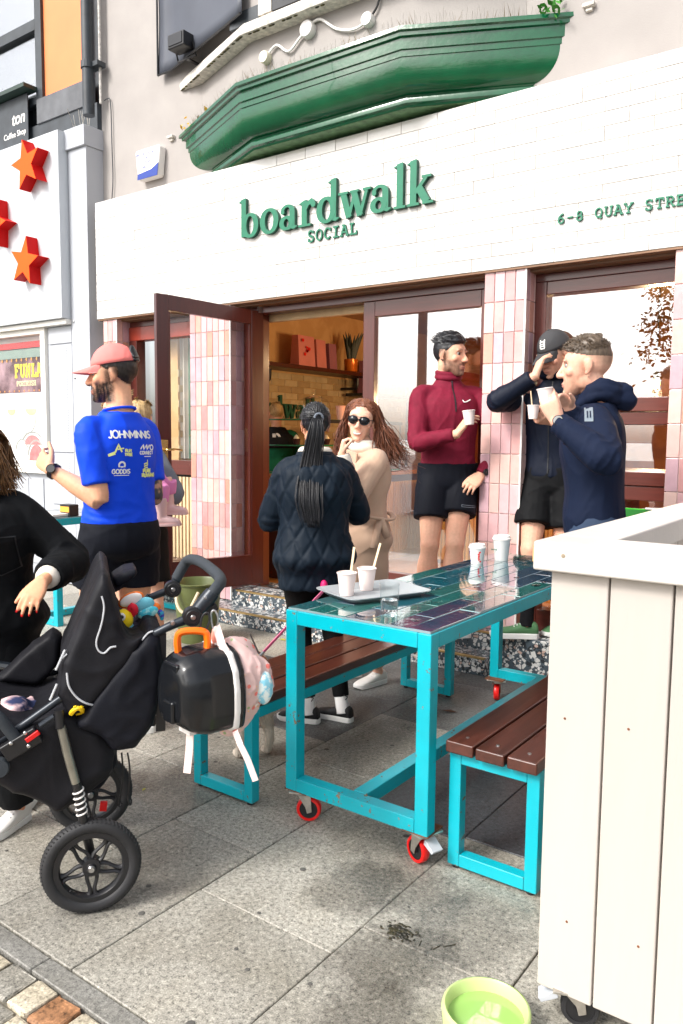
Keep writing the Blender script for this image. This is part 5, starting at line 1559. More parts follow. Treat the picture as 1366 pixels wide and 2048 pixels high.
def wrinkle(me, centre, axis, rad, amp, wl, seed=0):
 """irregular creases gathered round a bend"""
 c, n = coords(me), normals(me)
 d = c - np.array(centre); ax = np.array(Vector(axis).normalized())
 s_ = d @ ax
 w = np.exp(-(np.linalg.norm(d, axis=1) / rad) ** 2) * sstep(-.35, .4, nz(c, 9, seed + 4))
 ph = 4.2 * nz(c, 8, seed)
 h = 1 - 2.2 * np.abs(np.sin(s_ * math.pi / wl + ph)) ** .8
 put(me, c + n * (amp * .75 * w * h)[:, None])
def mk(name, me, mat, parent, smooth=True, label=None):
 me.name = name
 me.materials.clear(); me.materials.append(M[mat] if isinstance(mat, str) else mat)
 me.polygons.foreach_set('use_smooth', [True] * len(me.polygons))
 o = bpy.data.objects.new(name, me); COL.objects.link(o)
 if parent is not None: o.parent = parent
 if label: o['label'] = label
 return o
def skin_material(name='skin'):
 t = NT(name)
 at = t.node("ShaderNodeAttribute", attribute_name='Col')
 v = t.coord()
 n = t.noise(v, 60, 4)
 c = t.mix(1.0, at.outputs['Color'], t.ramp(n, [(.3, (.93, .91, .90)), (.7, (1.06, 1.05, 1.05))]), 'MULTIPLY')
 n2 = t.noise(v, 7, 3)
 c = t.mix(1.0, c, t.ramp(n2, [(.3, (1.04, .95, .93)), (.7, (.98, 1.02, 1.02))]), 'MULTIPLY')
 t.l(c, t.b.inputs['Base Color'])
 t.set(Roughness=.55, Subsurface_Weight=.06, Specular_IOR_Level=.3)
 t.b.inputs['Subsurface Radius'].default_value = (.010, .0035, .002)
 t.bump(n, .12, .002)
 return t.m
M['skin'] = skin_material()
def hair_mat(name, a, b, rough=.42, st=(60, 60, 8)):
 t = NT(name)
 v = t.coord(st)
 t.l(t.ramp(t.noise(v, 2.5, 4), [(.32, c4(a)), (.68, c4(b))]), t.b.inputs['Base Color'])
 t.set(Roughness=rough)
 t.bump(t.noise(v, 4, 3), .3, .004)
 return t.m
M['hair_black'] = hair_mat('black_hair', (.004, .004, .005), (.010, .010, .014), .42)
M['hair_dark'] = hair_mat('dark_brown_hair', (.012, .008, .006), (.035, .024, .018))
M['hair_brown'] = hair_mat('brown_hair', (.06, .04, .026), (.12, .085, .055))
M['hair_auburn'] = hair_mat('auburn_hair', srgb(92, 50, 32), srgb(134, 80, 52), .45)
M['hair_blond'] = hair_mat('blond_hair', srgb(150, 118, 74), srgb(206, 176, 124), .45)
M['hair_lowlight'] = hair_mat('streaked_brown_hair', srgb(60, 36, 22), srgb(150, 108, 66), .4)
def cloth(name, col, rough=.8, var=.08, weave=420, b=.25, sheen=.0, vs=5, spec=.22, crease=.32):
 m = pm(name, col, rough, var=var, vs=vs, bump=b, bs=weave, bd=.002, sheen=sheen, spec=spec)
 nt = m.node_tree; bs_ = nt.nodes['Principled BSDF']; fine = bs_.inputs['Normal'].links[0].from_node
 tc = nt.nodes.new("ShaderNodeTexCoord"); mp = nt.nodes.new("ShaderNodeMapping"); mp.inputs['Scale'].default_value = (1, 1, .55); mp.inputs['Rotation'].default_value = (.5, .4, .3)
 n1 = nt.nodes.new("ShaderNodeTexNoise"); n1.inputs['Scale'].default_value = 8; n1.inputs['Detail'].default_value = 3; n1.inputs['Distortion'].default_value = 1.6
 try: n1.noise_type = 'RIDGED_MULTIFRACTAL'
 except Exception: pass
 b2 = nt.nodes.new("ShaderNodeBump"); b2.inputs['Strength'].default_value = crease; b2.inputs['Distance'].default_value = .014
 nt.links.new(tc.outputs['Object'], mp.inputs[0]); nt.links.new(mp.outputs[0], n1.inputs['Vector']); nt.links.new(n1.outputs['Fac'], b2.inputs['Height']); nt.links.new(b2.outputs[0], fine.inputs['Normal'])
 return m
M['blue_tee'] = cloth('royal_blue_jersey', srgb(6, 70, 224), .6, .05)
M['navy_shorts'] = cloth('navy_shorts', srgb(6, 10, 22), .75, .15)
M['black_shorts'] = cloth('black_shorts', srgb(7, 8, 11), .75, .15)
M['maroon_top'] = cloth('maroon_knit', srgb(116, 22, 46), .75, .14, 300, .35, vs=30)
M['navy_hoodie'] = cloth('navy_hoodie', srgb(12, 24, 48), .8, .1)
M['navy_jacket'] = cloth('navy_jacket', srgb(9, 18, 36), .6, .1)
M['coat_navy'] = cloth('quilted_navy', srgb(9, 24, 37), .65, .1, 200, .15)
M['camel'] = cloth('camel_wool', srgb(200, 168, 144), .9, .05, 350, .3, .2)
M['cream_knit'] = cloth('cream_knit', srgb(232, 222, 208), .9, .06, 160, .6)
M['black_denim'] = cloth('black_denim', srgb(9, 11, 15), .8, .3, 500, .3, vs=14)
M['black_leggings'] = cloth('black_leggings', srgb(5, 6, 8), .7, .1)
M['grey_tee'] = cloth('grey_jersey', srgb(112, 118, 128), .8, .08)
M['pink_cloth'] = cloth('pink_cloth', srgb(226, 140, 190), .8, .08)
M['pink_boot'] = pm('pale_pink_rubber', srgb(236, 196, 192), .35, var=.03)
M['green_jacket'] = cloth('green_jacket', srgb(14, 92, 62), .7, .1)
M['black_jacket'] = cloth('black_jacket', srgb(14, 15, 18), .7, .1)
M['white_sock'] = cloth('white_sock', srgb(232, 230, 230), .9, .05, 150, .5)
M['black_sock'] = cloth('black_sock', srgb(14, 14, 18), .9, .1, 150, .5)
M['cap_coral'] = cloth('coral_cap', srgb(244, 134, 128), .7, .05)
M['cap_grey'] = cloth('charcoal_cap', srgb(70, 70, 72), .85, .15, 500, .4)
M['white_print'] = pm('white_print', srgb(240, 240, 235), .6, var=.0)
M['pale_yellow_print'] = pm('pale_yellow_print', srgb(236, 240, 150), .6, var=.0)
M['shoe_white'] = pm('white_leather', srgb(232, 230, 226), .5, var=.04, bump=.1)
M['shoe_black'] = pm('black_mesh_shoe', srgb(20, 21, 24), .7, var=.2, bump=.3, bs=200)
M['shoe_green'] = pm('green_mesh_shoe', srgb(74, 118, 78), .7, var=.15, bump=.3, bs=200)
M['sole'] = pm('white_sole', srgb(232, 232, 230), .6, var=.03)
M['watch'] = pm('watch_black', (.012, .012, .014), .25, var=.1)
M['enamel'] = pm('teeth', srgb(244, 238, 228), .3, var=0)
def eye_mat(iris):
 t = NT('eye')
 at = t.node("ShaderNodeAttribute", attribute_name='Col')
 t.l(at.outputs['Color'], t.b.inputs['Base Color'])
 t.set(Roughness=.08)
 return t.m
M['eye'] = eye_mat(None)
class Fig:
 def __init__(s, label, loc, H, az, female=False, lean=0.0, lean_side=0.0, sh_az=None, hip_az=None, group=None, width=1.0, name='person', shoulder_drop=0.0):
  s.root = thing(name, label, 'person', loc, group=group)
  s.loc = V(*loc); s.H = H; s.k = H / 1.8; s.f = female
  s.az = az; s.sh_az = az if sh_az is None else sh_az; s.hip_az = az if hip_az is None else hip_az
  s.lean, s.ls = lean, lean_side
  s.w = width
  s.skin = MB()
  s.J = {}
  k = s.k
  sw = (.146 if female else .178) * k * width
  hw = (.088 if female else .085) * k
  for sd, sg_ in (('R', 1), ('L', -1)):
   s.J['sh' + sd] = s.at(.789 - shoulder_drop) + s.side(1) * (sg_ * sw)
   s.J['hip' + sd] = s.at(.515) + s.side(0) * (sg_ * hw)
  s.J['neck'] = s.at(.845)
 @staticmethod
 def dir(az): a = R(az); return V(-math.sin(a), math.cos(a), 0)
 def azf(s, t): return s.hip_az + (s.sh_az - s.hip_az) * t
 def fwd(s, t): return s.dir(s.azf(t))
 def side(s, t): f = s.fwd(t); return V(f.y, -f.x, 0)
 def at(s, zf):
  """spine point at height fraction zf (local to root)"""
  t = max(0, (zf - .5) / .35)
  return V(0, 0, zf * s.H) + s.dir(s.az) * (s.lean * s.k * t) + V(s.dir(s.az).y, -s.dir(s.az).x, 0) * (s.ls * s.k * t)
 def ring(s, zf, rx, ry, grow=0., pw=2.3, dy=0.):
  t = min(1, max(0, (zf - .5) / .3))
  f, sd = s.fwd(t), s.side(t)
  return (s.at(zf) + f * (dy * s.k), sd, f, rx * s.k * s.w + grow, ry * s.k + grow, pw)
 MALE = [(.465, .10, .08, 0), (.485, .155, .112, -.01), (.52, .170, .118, -.012), (.56, .163, .108, -.005), (.61, .150, .100, 0), (.66, .155, .106, .004), (.72, .168, .118, .008), (.765, .166, .112, .006), (.795, .140, .090, -.004), (.815, .108, .074, -.012), (.835, .080, .064, -.014), (.85, .062, .060, -.014), (.86, .058, .058, -.012)]
 FEM = [(.465, .10, .08, 0), (.485, .160, .115, -.012), (.52, .172, .120, -.014), (.56, .155, .105, -.006), (.62, .128, .090, 0), (.67, .135, .098, .006), (.72, .145, .118, .014), (.765, .138, .102, .006), (.795, .116, .080, -.004), (.815, .090, .066, -.010), (.835, .064, .056, -.012), (.85, .050, .050, -.012), (.86, .047, .047, -.010)]
 def torso(s, mb, grow=0., z0=.465, z1=.86, hem=None, extra=None):
  rr_ = s.FEM if s.f else s.MALE
  rings = []
  if hem: rings += [s.ring(z, rx, ry, 0, 2.3) for z, rx, ry in hem]
  for z, rx, ry, dy in rr_:
   if z0 <= z <= z1:
    g = grow if z < .80 else grow * .6
    if extra: g += extra(z)
    rings.append(s.ring(z, rx, ry, g, 2.3, dy))
  loft(mb, rings)
 def arm(s, sd, wrist, pole, l1=.172, l2=.150):
  a = s.J['sh' + sd]
  e, w = ik(a, Vector(wrist) - s.loc, l1 * s.H, l2 * s.H, pole)
  s.J['el' + sd], s.J['wr' + sd] = e, w
 def leg(s, sd, foot, pole=None, ank=.045):
  a = s.J['hip' + sd]
  t = Vector(foot) - s.loc + V(0, 0, ank * s.H)
  e, w = ik(a, t, .245 * s.H, .235 * s.H, pole if pole is not None else s.fwd(0))
  s.J['kn' + sd], s.J['an' + sd] = e, w
 def limb(s, mb, pts, rs, seg=16):
  mb.tube(pts, rs, seg, smooth=4)
 def skin_arm(s, sd, thick=1.0):
  k = s.k * thick * (.84 if s.f else 1)
  a, e, w = s.J['sh' + sd], s.J['el' + sd], s.J['wr' + sd]
  u, v = e - a, w - e
  s.limb(s.skin, [a, a + u * .3, a + u * .6, e, e + v * .2, e + v * .45, e + v * .8, w + v.normalized() * .012], [.052*k, .050*k, .046*k, .040*k, .043*k, .041*k, .030*k, .026*k])
 def skin_leg(s, sd, thick=1.0):
  k = s.k * thick * (.92 if s.f else 1)
  a, e, w = s.J['hip' + sd], s.J['kn' + sd], s.J['an' + sd]
  u, v = e - a, w - e
  fw = s.fwd(0)
  s.limb(s.skin, [a, a + u * .35, a + u * .7, e - u * .08 + fw * .004, e + fw * .006, e + v * .12, e + v * .3 - fw * .016*k, e + v * .5 - fw * .012*k, e + v * .8, w, w + V(0, 0, -.03)], [.088*k, .082*k, .066*k, .056*k, .056*k, .050*k, .060*k, .054*k, .038*k, .036*k, .036*k])
  s.skin.ell(e + fw * (.034 * k), (.030*k, .030*k, .034*k), 12, 8)
 def hand(s, sd, direction, palm, curl=(.5, .6, .6, .6), spread=.06, thumb=(.6, .35), scale=1.0, off=.0):
  """direction: along the palm to the knuckles; palm: where the palm faces"""
  k = s.k * scale * (.9 if s.f else 1)
  f = Vector(direction).normalized(); p = Vector(palm); p = (p - f * p.dot(f)).normalized()
  th = f.cross(p) if sd == 'R' else p.cross(f)
  w = s.J['wr' + sd]
  b = w + f * off
  rings = []
  for q, hw, ht in ((-.012, .026, .022), (.02, .032, .018), (.05, .040, .016), (.08, .042, .014), (.094, .039, .011)):
   rings.append((b + f * (q * k), th, p, hw * k, ht * k, 2.6))
  loft(s.skin, rings, 16, 3)
  if not isinstance(curl[0], (tuple, list)): curl = [(c, c, c * .8) for c in curl]
  for i, (x, L, r0) in enumerate(((.030, .074, .0088), (.010, .082, .0090), (-.011, .076, .0086), (-.030, .060, .0076))):
   base = b + f * ((.086 - abs(i - 1.2) * .004) * k) + th * (x * k)
   d0 = (f + th * ((1.5 - i) * spread)).normalized()
   pts = [base - d0 * (.03 * k), base]; rs = [r0 * 1.1 * k, r0 * 1.1 * k]
   ang = 0
   for j, frac in enumerate((.46, .30, .24)):
    ang += curl[i][j] * .9
    d = d0 * math.cos(ang) + p * math.sin(ang)
    pts.append(pts[-1] + d * (L * frac * k)); rs.append(r0 * (1.0 - .09 * (j + 1)) * k)
   s.skin.tube(pts, rs, 10, smooth=3)
   s.skin.ell(pts[-1], (rs[-1],) * 3, 8, 6)
   s.J['tip%s%d' % (sd, i)] = pts[-1] + d * rs[-1]
  out, cl = thumb
  base = b + f * (.022 * k) + th * (.026 * k) + p * (.006 * k)
  d1 = (f * math.cos(out) + th * math.sin(out) + p * cl * .6).normalized()
  d2 = (f * math.cos(out * .5) + th * math.sin(out * .4) + p * cl).normalized()
  pts = [base - d1 * .012 * k, base, base + d1 * .042 * k, base + d1 * .042 * k + d2 * .034 * k, base + d1 * .042 * k + d2 * .055 * k]
  s.skin.tube(pts, [.014*k, .0150*k, .0115*k, .0098*k, .0078*k], 10, smooth=3)
  s.skin.ell(pts[-1], (.0078*k,) * 3, 8, 6)
 # ------------------------------------------------------------ head
 def head(s, az, pitch=0, roll=0, fwd=.02, scale=1.0, up=0.0):
  k = s.k * scale
  s.hk = k
  f = s.dir(az)
  Rm = Matrix.Rotation(R(az), 3, 'Z') @ Matrix.Rotation(R(-pitch), 3, 'X') @ Matrix.Rotation(R(roll), 3, 'Y')
  c = s.at(.85) + V(0, 0, (.077 + up) * s.H) + s.fwd(1) * (fwd * s.k)
  s.hR, s.hc = Rm, c
  h = s.skin
  def L(x, y, z): return c + Rm @ (V(x, y, z) * k)
  def E(p, r, rot=None):
   m = Rm if rot is None else Rm @ rot
   h.ell(L(*p), [q * k for q in r], 20, 14, mat=m)
  E((0, -.014, .034), (.0745, .094, .086))
  jw = .93 if s.f else 1.0
  rings = []
  for z, yc, rx, ry in ((-.116, .060, .012, .013), (-.111, .057, .024, .026), (-.100, .052, .034, .036), (-.082, .043, .045*jw, .046), (-.058, .034, .054*jw, .055), (-.03, .028, .061, .062), (0, .024, .066, .065), (.03, .018, .068, .070), (.055, .010, .066, .070)):
   rings.append((L(0, yc, z), Rm @ V(1, 0, 0), Rm @ V(0, 1, 0), rx * k, ry * k, 2.2))
  loft(h, rings, 24, 3)
  for sx in (-1, 1):
   E((sx * .040 * jw, .004, -.060), (.020, .040, .034))            # jaw angle
   E((sx * .042, .060, -.020), (.022, .020, .022))                 # cheek
   E((sx * .030, .0795, .027), (.026, .011, .008))                 # brow ridge
   E((sx * .0115, .098, -.033), (.0095, .011, .008))               # nostril wing
   er = Matrix.Rotation(R(-8 * sx), 3, 'Z') @ Matrix.Rotation(R(-10), 3, 'X')
   E((sx * .074, -.010, -.004), (.006, .016, .027), er)            # ear
   E((sx * .078, -.016, .004), (.006, .014, .022), er)
   E((sx * .072, -.004, -.030), (.007, .009, .010), er)
  h.tube([L(0, .082, .028), L(0, .090, .006), L(0, .102, -.016), L(0, .108, -.029), L(0, .097, -.038)], [.008*k, .0085*k, .0105*k, .0118*k, .008*k], 12, smooth=4)
  E((0, .0895, -.0645), (.023, .0085, .0058))
  E((0, .0885, -.0735), (.020, .0090, .0068))
  E((0, .080, -.100), (.020, .014, .015))
  nb_ = s.at(.838) + s.fwd(1) * (-.012 * s.k)
  nr = .049 if s.f else .061
  s.limb(h, [nb_ + V(0, 0, -.03), nb_, nb_.lerp(L(0, -.02, -.06), .5), L(0, -.018, -.055), L(0, -.018, -.01)], [nr*1.12*s.k, nr*1.02*s.k, nr*.94*s.k, nr*.95*s.k, nr*.9*s.k])
 def hl(s, co):
  """head-local coordinates of points (root-local)"""
  Rm = np.array(s.hR.inverted())
  return ((co - np.array(s.hc)) @ Rm.T) / s.hk
 def finish_skin(s, tone, lips=None, brow=(.03, .02, .015), beard=None, beard_amt=0., scalp=None, stubble=0., voxel=.0048, torso=True, blush=.5, nails=None, tattoo=None, smile=0, eyes=(.045, .03, .02), scalp_fn=None):
  if torso: s.torso(s.skin, -.012)
  me = remesh(s.skin, voxel, 3, .5)
  co = coords(me); q = s.hl(co)
  nrm = normals(me)
  x, y, z = q[:, 0], q[:, 1], q[:, 2]
  # eye sockets
  for sx in (-1, 1):
   w = np.exp(-(((x - sx * .031) / .017) ** 2 + ((z - .008) / .011) ** 2)) * (y > .03)
   co = co - (np.array(s.hR @ V(0, 1, 0)) * .0085 * s.hk)[None] * w[:, None]
  if smile:
   for sx in (-1, 1):
    w = np.exp(-(((x - sx * .036) / .014) ** 2 + ((z + .052) / .016) ** 2)) * (y > .03)
    co = co + (np.array(s.hR @ V(sx * .3, .8, .4)) * .004 * smile * s.hk)[None] * w[:, None]
  put(me, co)
  tone = np.array(tone[:3])
  col = np.repeat(tone[None], len(co), 0)
  inhead = (np.abs(x) < .10) & (y > -.12) & (y < .135) & (z > -.15) & (z < .14)
  red = np.array([1.10, .80, .76])
  def blend(c, m):
   nonlocal col
   m = (m * inhead)[:, None]; col = col * (1 - m) + np.array(c[:3])[None] * m
  rough_n = .5 + .5 * nz(co, 160, 5)
  if blush:
   for sx in (-1, 1): blend(tone * red, blush * .6 * np.exp(-(((x - sx * .045) / .024) ** 2 + ((z + .022) / .02) ** 2)) * (y > .03))
   blend(tone * red, blush * .7 * np.exp(-((x / .016) ** 2 + ((z + .028) / .016) ** 2)) * (y > .085))
   blend(tone * red, blush * .5 * (np.abs(x) > .073) * (y < .02) * (y > -.045) * (np.abs(z) < .035))
  bl = tone * .55
  for sx in (-1, 1): blend(bl, .45 * np.exp(-(((x - sx * .031) / .016) ** 2 + ((z - .006) / .007) ** 2)) * (y > .04))
  for sx in (-1, 1): blend((.03, .02, .015), .85 * np.exp(-(((x - sx * .031) / .0145) ** 4 + ((z - .0145 + .05 * (np.abs(x - sx * .031))) / .0028) ** 2)) * (y > .05))
  # scalp stubble / fade
  hlz = s.hairline(y)
  if scalp is not None:
   m = sstep(-.012, .018, z - hlz) if scalp_fn is None else scalp_fn(x, y, z)
   blend(scalp, m * .8)
  if beard is not None:
   fr = sstep(-.02, .02, y + .01)
   jaw = sstep(-.022, -.046, z - .30 * np.clip(.045 - y, 0, .06))
   mous = np.exp(-((np.abs(z + .0525)) / .007) ** 2) * (np.abs(x) < .034) * (y > .06)
   lipmask = np.exp(-(((x) / .022) ** 4 + ((z + .069) / .0075) ** 2)) * (y > .07)
   cheek = 1 - sstep(.0, 1, np.exp(-(((np.abs(x) - .03) / .016) ** 2 + ((z + .045) / .014) ** 2)) * (y > .055)) * .75
   under = sstep(-.135, -.112, z)
   m = np.clip(np.maximum(jaw * cheek * fr * under, mous), 0, 1) * (1 - lipmask)
   side = np.exp(-((y - .012) / .016) ** 2) * (np.abs(x) > .05) * sstep(-.055, -.03, z) * sstep(.03, .01, z)
   m = np.maximum(m, side * .9)
   blend(beard, np.clip(m * beard_amt * (.72 + .5 * rough_n), 0, 1))
  if lips is not None:
   blend(lips, .9 * np.exp(-(((x) / .0235) ** 4 + ((z + .069) / .0105) ** 2)) * (y > .07))
  dl = np.array(tone) * .25
  blend(dl, .8 * np.exp(-(((x) / .021) ** 6 + ((z + .0687) / .0022) ** 2)) * (y > .07))
  for sx in (-1, 1):
   u = (x * sx - .031)
   zb = .0275 + .006 * (1 - (u / .02) ** 2)
   blend(brow, .9 * np.exp(-((z - zb) / .0045) ** 2) * np.exp(-(u / .019) ** 4) * (y > .045) * (.6 + .5 * rough_n))
  if tattoo is not None:
   sd, cA, cB = tattoo
   e, w_ = np.array(s.J['el' + sd]), np.array(s.J['wr' + sd]); a_ = np.array(s.J['sh' + sd])
   d = np.minimum(np.linalg.norm(co - (e + w_) / 2, axis=1), np.minimum(np.linalg.norm(co - e, axis=1), np.linalg.norm(co - (e * .7 + a_ * .3), axis=1)))
   pat = sstep(-.25, .25, nz(co, 42, 9) + .6 * nz(co, 95, 4) + .12)
   m = sstep(.17, .14, d) * (.35 + .6 * pat)
   col = col * (1 - m[:, None]) + np.array([.035, .05, .06])[None] * m[:, None]
  if nails is not None:
   for key, tp in s.J.items():
    if key.startswith('tip'):
     m = sstep(.013, .009, np.linalg.norm(co - np.array(tp), axis=1))
     col = col * (1 - m[:, None]) + np.array(nails[:3])[None] * m[:, None]
  setcol(me, col)
  s.body_me = me
  s.body = mk('body', me, 'skin', s.root)
  # eyes
  if eyes is not None:
   for sx in (-1, 1):
    mb = MB(); r_ = .0118 * s.hk
    c = s.hc + s.hR @ (V(sx * .031, .0712, .008) * s.hk)
    mb.ell((0, 0, 0), (r_, r_, r_), 20, 14, mat=s.hR)
    em = mb.mesh('eye')
    p = (coords(em) @ np.array(s.hR)) / s.hk
    gz = np.array([s.gaze[0] if hasattr(s, 'gaze') else 0, 1, -.08]); gz /= np.linalg.norm(gz)
    a = np.arccos(np.clip(p @ gz / (np.linalg.norm(p, axis=1) + 1e-9), -1, 1))
    ec = np.where(a[:, None] < .26, np.array([[.005, .005, .006]]), np.where(a[:, None] < .72, np.array([eyes]), np.array([[.40, .37, .34]])))
    setcol(em, ec)
    o = mk('eye', em, 'eye', s.body); o.location = c
    # upper lid
  return s
 def hairline(s, y): return np.interp(y, [-.11, -.085, -.055, -.02, 0, .012, .03, .05, .075, .09, .12], [-.052, -.05, -.040, -.006, .022, .018, .030, .052, .066, .070, .072])
 def hair_short(s, mat, top=.022, side=.003, crown=.014, line=None, n=900, ln=.026, lift=.5, back=1.0, seed=1):
  co, nr = coords(s.body_me), normals(s.body_me)
  q = s.hl(co); x, y, z = q[:, 0], q[:, 1], q[:, 2]
  hz = s.hairline(y) if line is None else line(x, y)
  m = sstep(-.002, .012, z - hz) * (np.abs(x) < .085) * (y > -.125) * (y < .105) * (z < .15)
  ear = (np.abs(x) > .072) & (z < .028) & (y > -.04) & (y < .022)
  m = m * (~ear)
  T = side + (top - side) * sstep(.052, .088, z + .10 * np.clip(y, -.1, .06))
  T = np.where(y < -.06, np.minimum(T, crown), T)
  T = T * (.75 + .5 * nz(co, 70, seed))
  idx = np.nonzero(m > .04)[0]
  mp = -np.ones(len(co), int); mp[idx] = np.arange(len(idx))
  new = co[idx] + nr[idx] * (m[idx] * np.maximum(T[idx], .0012) * s.hk)[:, None]
  nf = len(s.body_me.polygons)
  ls = np.empty(nf, int); lt = np.empty(nf, int)
  s.body_me.polygons.foreach_get('loop_start', ls); s.body_me.polygons.foreach_get('loop_total', lt)
  lv = np.empty(len(s.body_me.loops), int); s.body_me.loops.foreach_get('vertex_index', lv)
  fs = []
  quads = lv.reshape(-1, 4) if (lt == 4).all() else None
  if quads is not None:
   ok = (mp[quads] >= 0).all(axis=1); fs = mp[quads[ok]].tolist()
  mb = MB(); mb.add(new.tolist(), fs)
  # blades of hair
  rs = np.random.default_rng(seed)
  cand = idx[(m[idx] > .9) & (T[idx] > max(side * 1.5, .004))]
  if len(cand) and n:
   Rm = np.array(s.hR)
   for i in rs.choice(cand, n):
    p0 = co[i] + nr[i] * T[i] * s.hk * .55
    dloc = np.array([rs.normal() * .35, -back + rs.normal() * .3, lift + rs.normal() * .3])
    d = Rm @ dloc; d = d - nr[i] * min(0, d @ nr[i]) * 1.2; d /= np.linalg.norm(d) + 1e-9
    t_ = np.cross(d, nr[i]); t_ /= np.linalg.norm(t_) + 1e-9
    L = ln * s.hk * (.5 + rs.random())
    w = .0022 * s.hk
    p1 = p0 + d * L * .6 + nr[i] * L * .2; p2 = p0 + d * L + nr[i] * L * .12
    mb.add([p0 - t_ * w, p0 + t_ * w, p1 + t_ * w * .8, p1 - t_ * w * .8, p2], [(0, 1, 2, 3), (3, 2, 4)])
  me = mb.mesh('hair')
  return mk('hair', me, mat, s.root)
 def cap(s, mat, az_off=0, brim=.075, strap=None, tilt=0, grow=.008, name='cap', droop=.02, bw=.072, zb=.045):
  c = MB(); k = s.hk
  tm = Matrix.Rotation(R(-tilt), 3, 'X')
  def L(x, y, z): return s.hc + s.hR @ (tm @ V(x, y, z - .04) + V(0, 0, .04)) * 1.0 if False else s.hc + s.hR @ ((tm @ V(x, y, z - .03) + V(0, 0, .03)) * k)
  rx, ry, rz, seg = .0745 + grow, .094 + grow, .086 + grow + .008, 36
  vs, fs = [], []
  lat = [0, .12, .25, .4, .55, .7, .85, 1.0]
  for t in lat:
   zz = zb + (rz + .034 - zb) * math.sin(t * math.pi / 2)
   rr_ = math.sqrt(max(0, 1 - ((zz - .034) / rz) ** 2)) if zz > .034 else 1
   for kk in range(seg):
    a = 2 * math.pi * kk / seg
    vs.append(L(rx * rr_ * math.cos(a), -.014 + ry * rr_ * math.sin(a), zz))
  for i in range(len(lat) - 1):
   for kk in range(seg):
    k2 = (kk + 1) % seg
    fs.append((i*seg + kk, i*seg + k2, (i+1)*seg + k2, (i+1)*seg + kk))
  c.add(vs, fs)
  me = c.mesh(name)
  bm = bmesh.new(); bm.from_mesh(me); bmesh.ops.remove_doubles(bm, verts=bm.verts, dist=1e-5); bmesh.ops.recalc_face_normals(bm, faces=bm.faces); bm.to_mesh(me); bm.free()
  cp = mk(name, me, mat, s.root)
  so = cp.modifiers.new('t', 'SOLIDIFY'); so.thickness = .003; so.offset = 0
  # visor
  b = MB(); nx, ny = 16, 6
  for top in (0, 1):
   for j in range(ny + 1):
    for i in range(nx + 1):
     u = -1 + 2 * i / nx; v = j / ny
     a = math.pi / 2 - u * 1.02
     ex, ey = rx * math.cos(a) * .99, -.014 + ry * math.sin(a) * .99
     out = brim * v * math.sqrt(max(0, 1 - (abs(u) ** 2.6)))
     b.v.append(L(ex * (1 - .12 * v), ey + out, zb + .004 - droop * v - .018 * (u * u) * v * 1.2 - (.0 if top else .0035)))
  n1 = (nx + 1) * (ny + 1)
  for j in range(ny):
   for i in range(nx):
    q = j * (nx + 1) + i
    b.f += [(q, q + 1, q + nx + 2, q + nx + 1), (n1 + q, n1 + q + nx + 1, n1 + q + nx + 2, n1 + q + 1)]
  for i in range(nx):
   q = ny * (nx + 1) + i
   b.f.append((q, q + 1, n1 + q + 1, n1 + q))
  b.mi = [0] * len(b.f)
  mk('visor', b.mesh('visor'), mat, cp)
  bt = MB(); bt.ell(L(0, -.014, .034 + rz + .001), (.008*k, .008*k, .005*k), 10, 6)
  mk('button', bt.mesh('button'), mat, cp)
  s.capL = L
  return cp
 # ------------------------------------------------------------ clothes
 def sleeve(s, mb, sd, frac, r0=.070, r1=.062, rel=.056, rw=.040, grow=0):
  k = s.k * (.88 if s.f else 1)
  a, e, w = s.J['sh' + sd], s.J['el' + sd], s.J['wr' + sd]
  nb_ = s.at(.818).lerp(a, .18); inn = s.at(.808).lerp(a, .55)
  u, v = e - a, w - e
  if frac <= 1:
   s.limb(mb, [nb_, inn, a, a + u * .4 * frac, a + u * .75 * frac, a + u * frac], [r0*k*.62, r0*k*.74, r0*k*.84, (r0*.6 + r1*.4)*k, r1*k, r1*k*1.01])
  else:
   g = frac - 1
   s.limb(mb, [nb_, inn, a, a + u * .35, a + u * .7, e, e + v * .25*g, e + v * .55*g, e + v * .85*g, e + v * g], [r0*k*.62, r0*k*.74, r0*k*.84, r1*k, (r1+rel)/2*k, rel*k, rel*k*.98, (rel+rw)/2*k, rw*k*1.05, rw*k])
 def pant(s, mb, sd, frac, r0=.105, r1=.095, rk=.072, ra=.05):
  k = s.k
  a, e, w = s.J['hip' + sd], s.J['kn' + sd], s.J['an' + sd]
  u, v = e - a, w - e
  if frac <= 1: s.limb(mb, [a + V(0, 0, .03), a + u * .3 * frac, a + u * .7 * frac, a + u * frac], [r0*k*.9, r0*k, r1*k, r1*k*1.02], 20)
  else:
   g = frac - 1
   s.limb(mb, [a + V(0, 0, .03), a + u * .3, a + u * .7, e, e + v * .3*g, e + v * .7*g, e + v * g], [r0*k*.9, r0*k*.95, r1*k*.85, rk*k, rk*k*.92, ra*k*1.1, ra*k], 20)
 def garment(s, name, mb, mat, voxel=.010, smooth=6, amp=.004, f=9, seed=1, wr=(), label=None, parent=None, st=(1, 1, .45)):
  me = remesh(mb, voxel * .8, smooth, .5)
  if amp: folds(me, amp * 1.35, f, seed, st)
  for c, ax, rad, am, wl in wr: wrinkle(me, c, ax, rad, am, wl, seed)
  return mk(name, me, mat, parent or s.root, label=label)
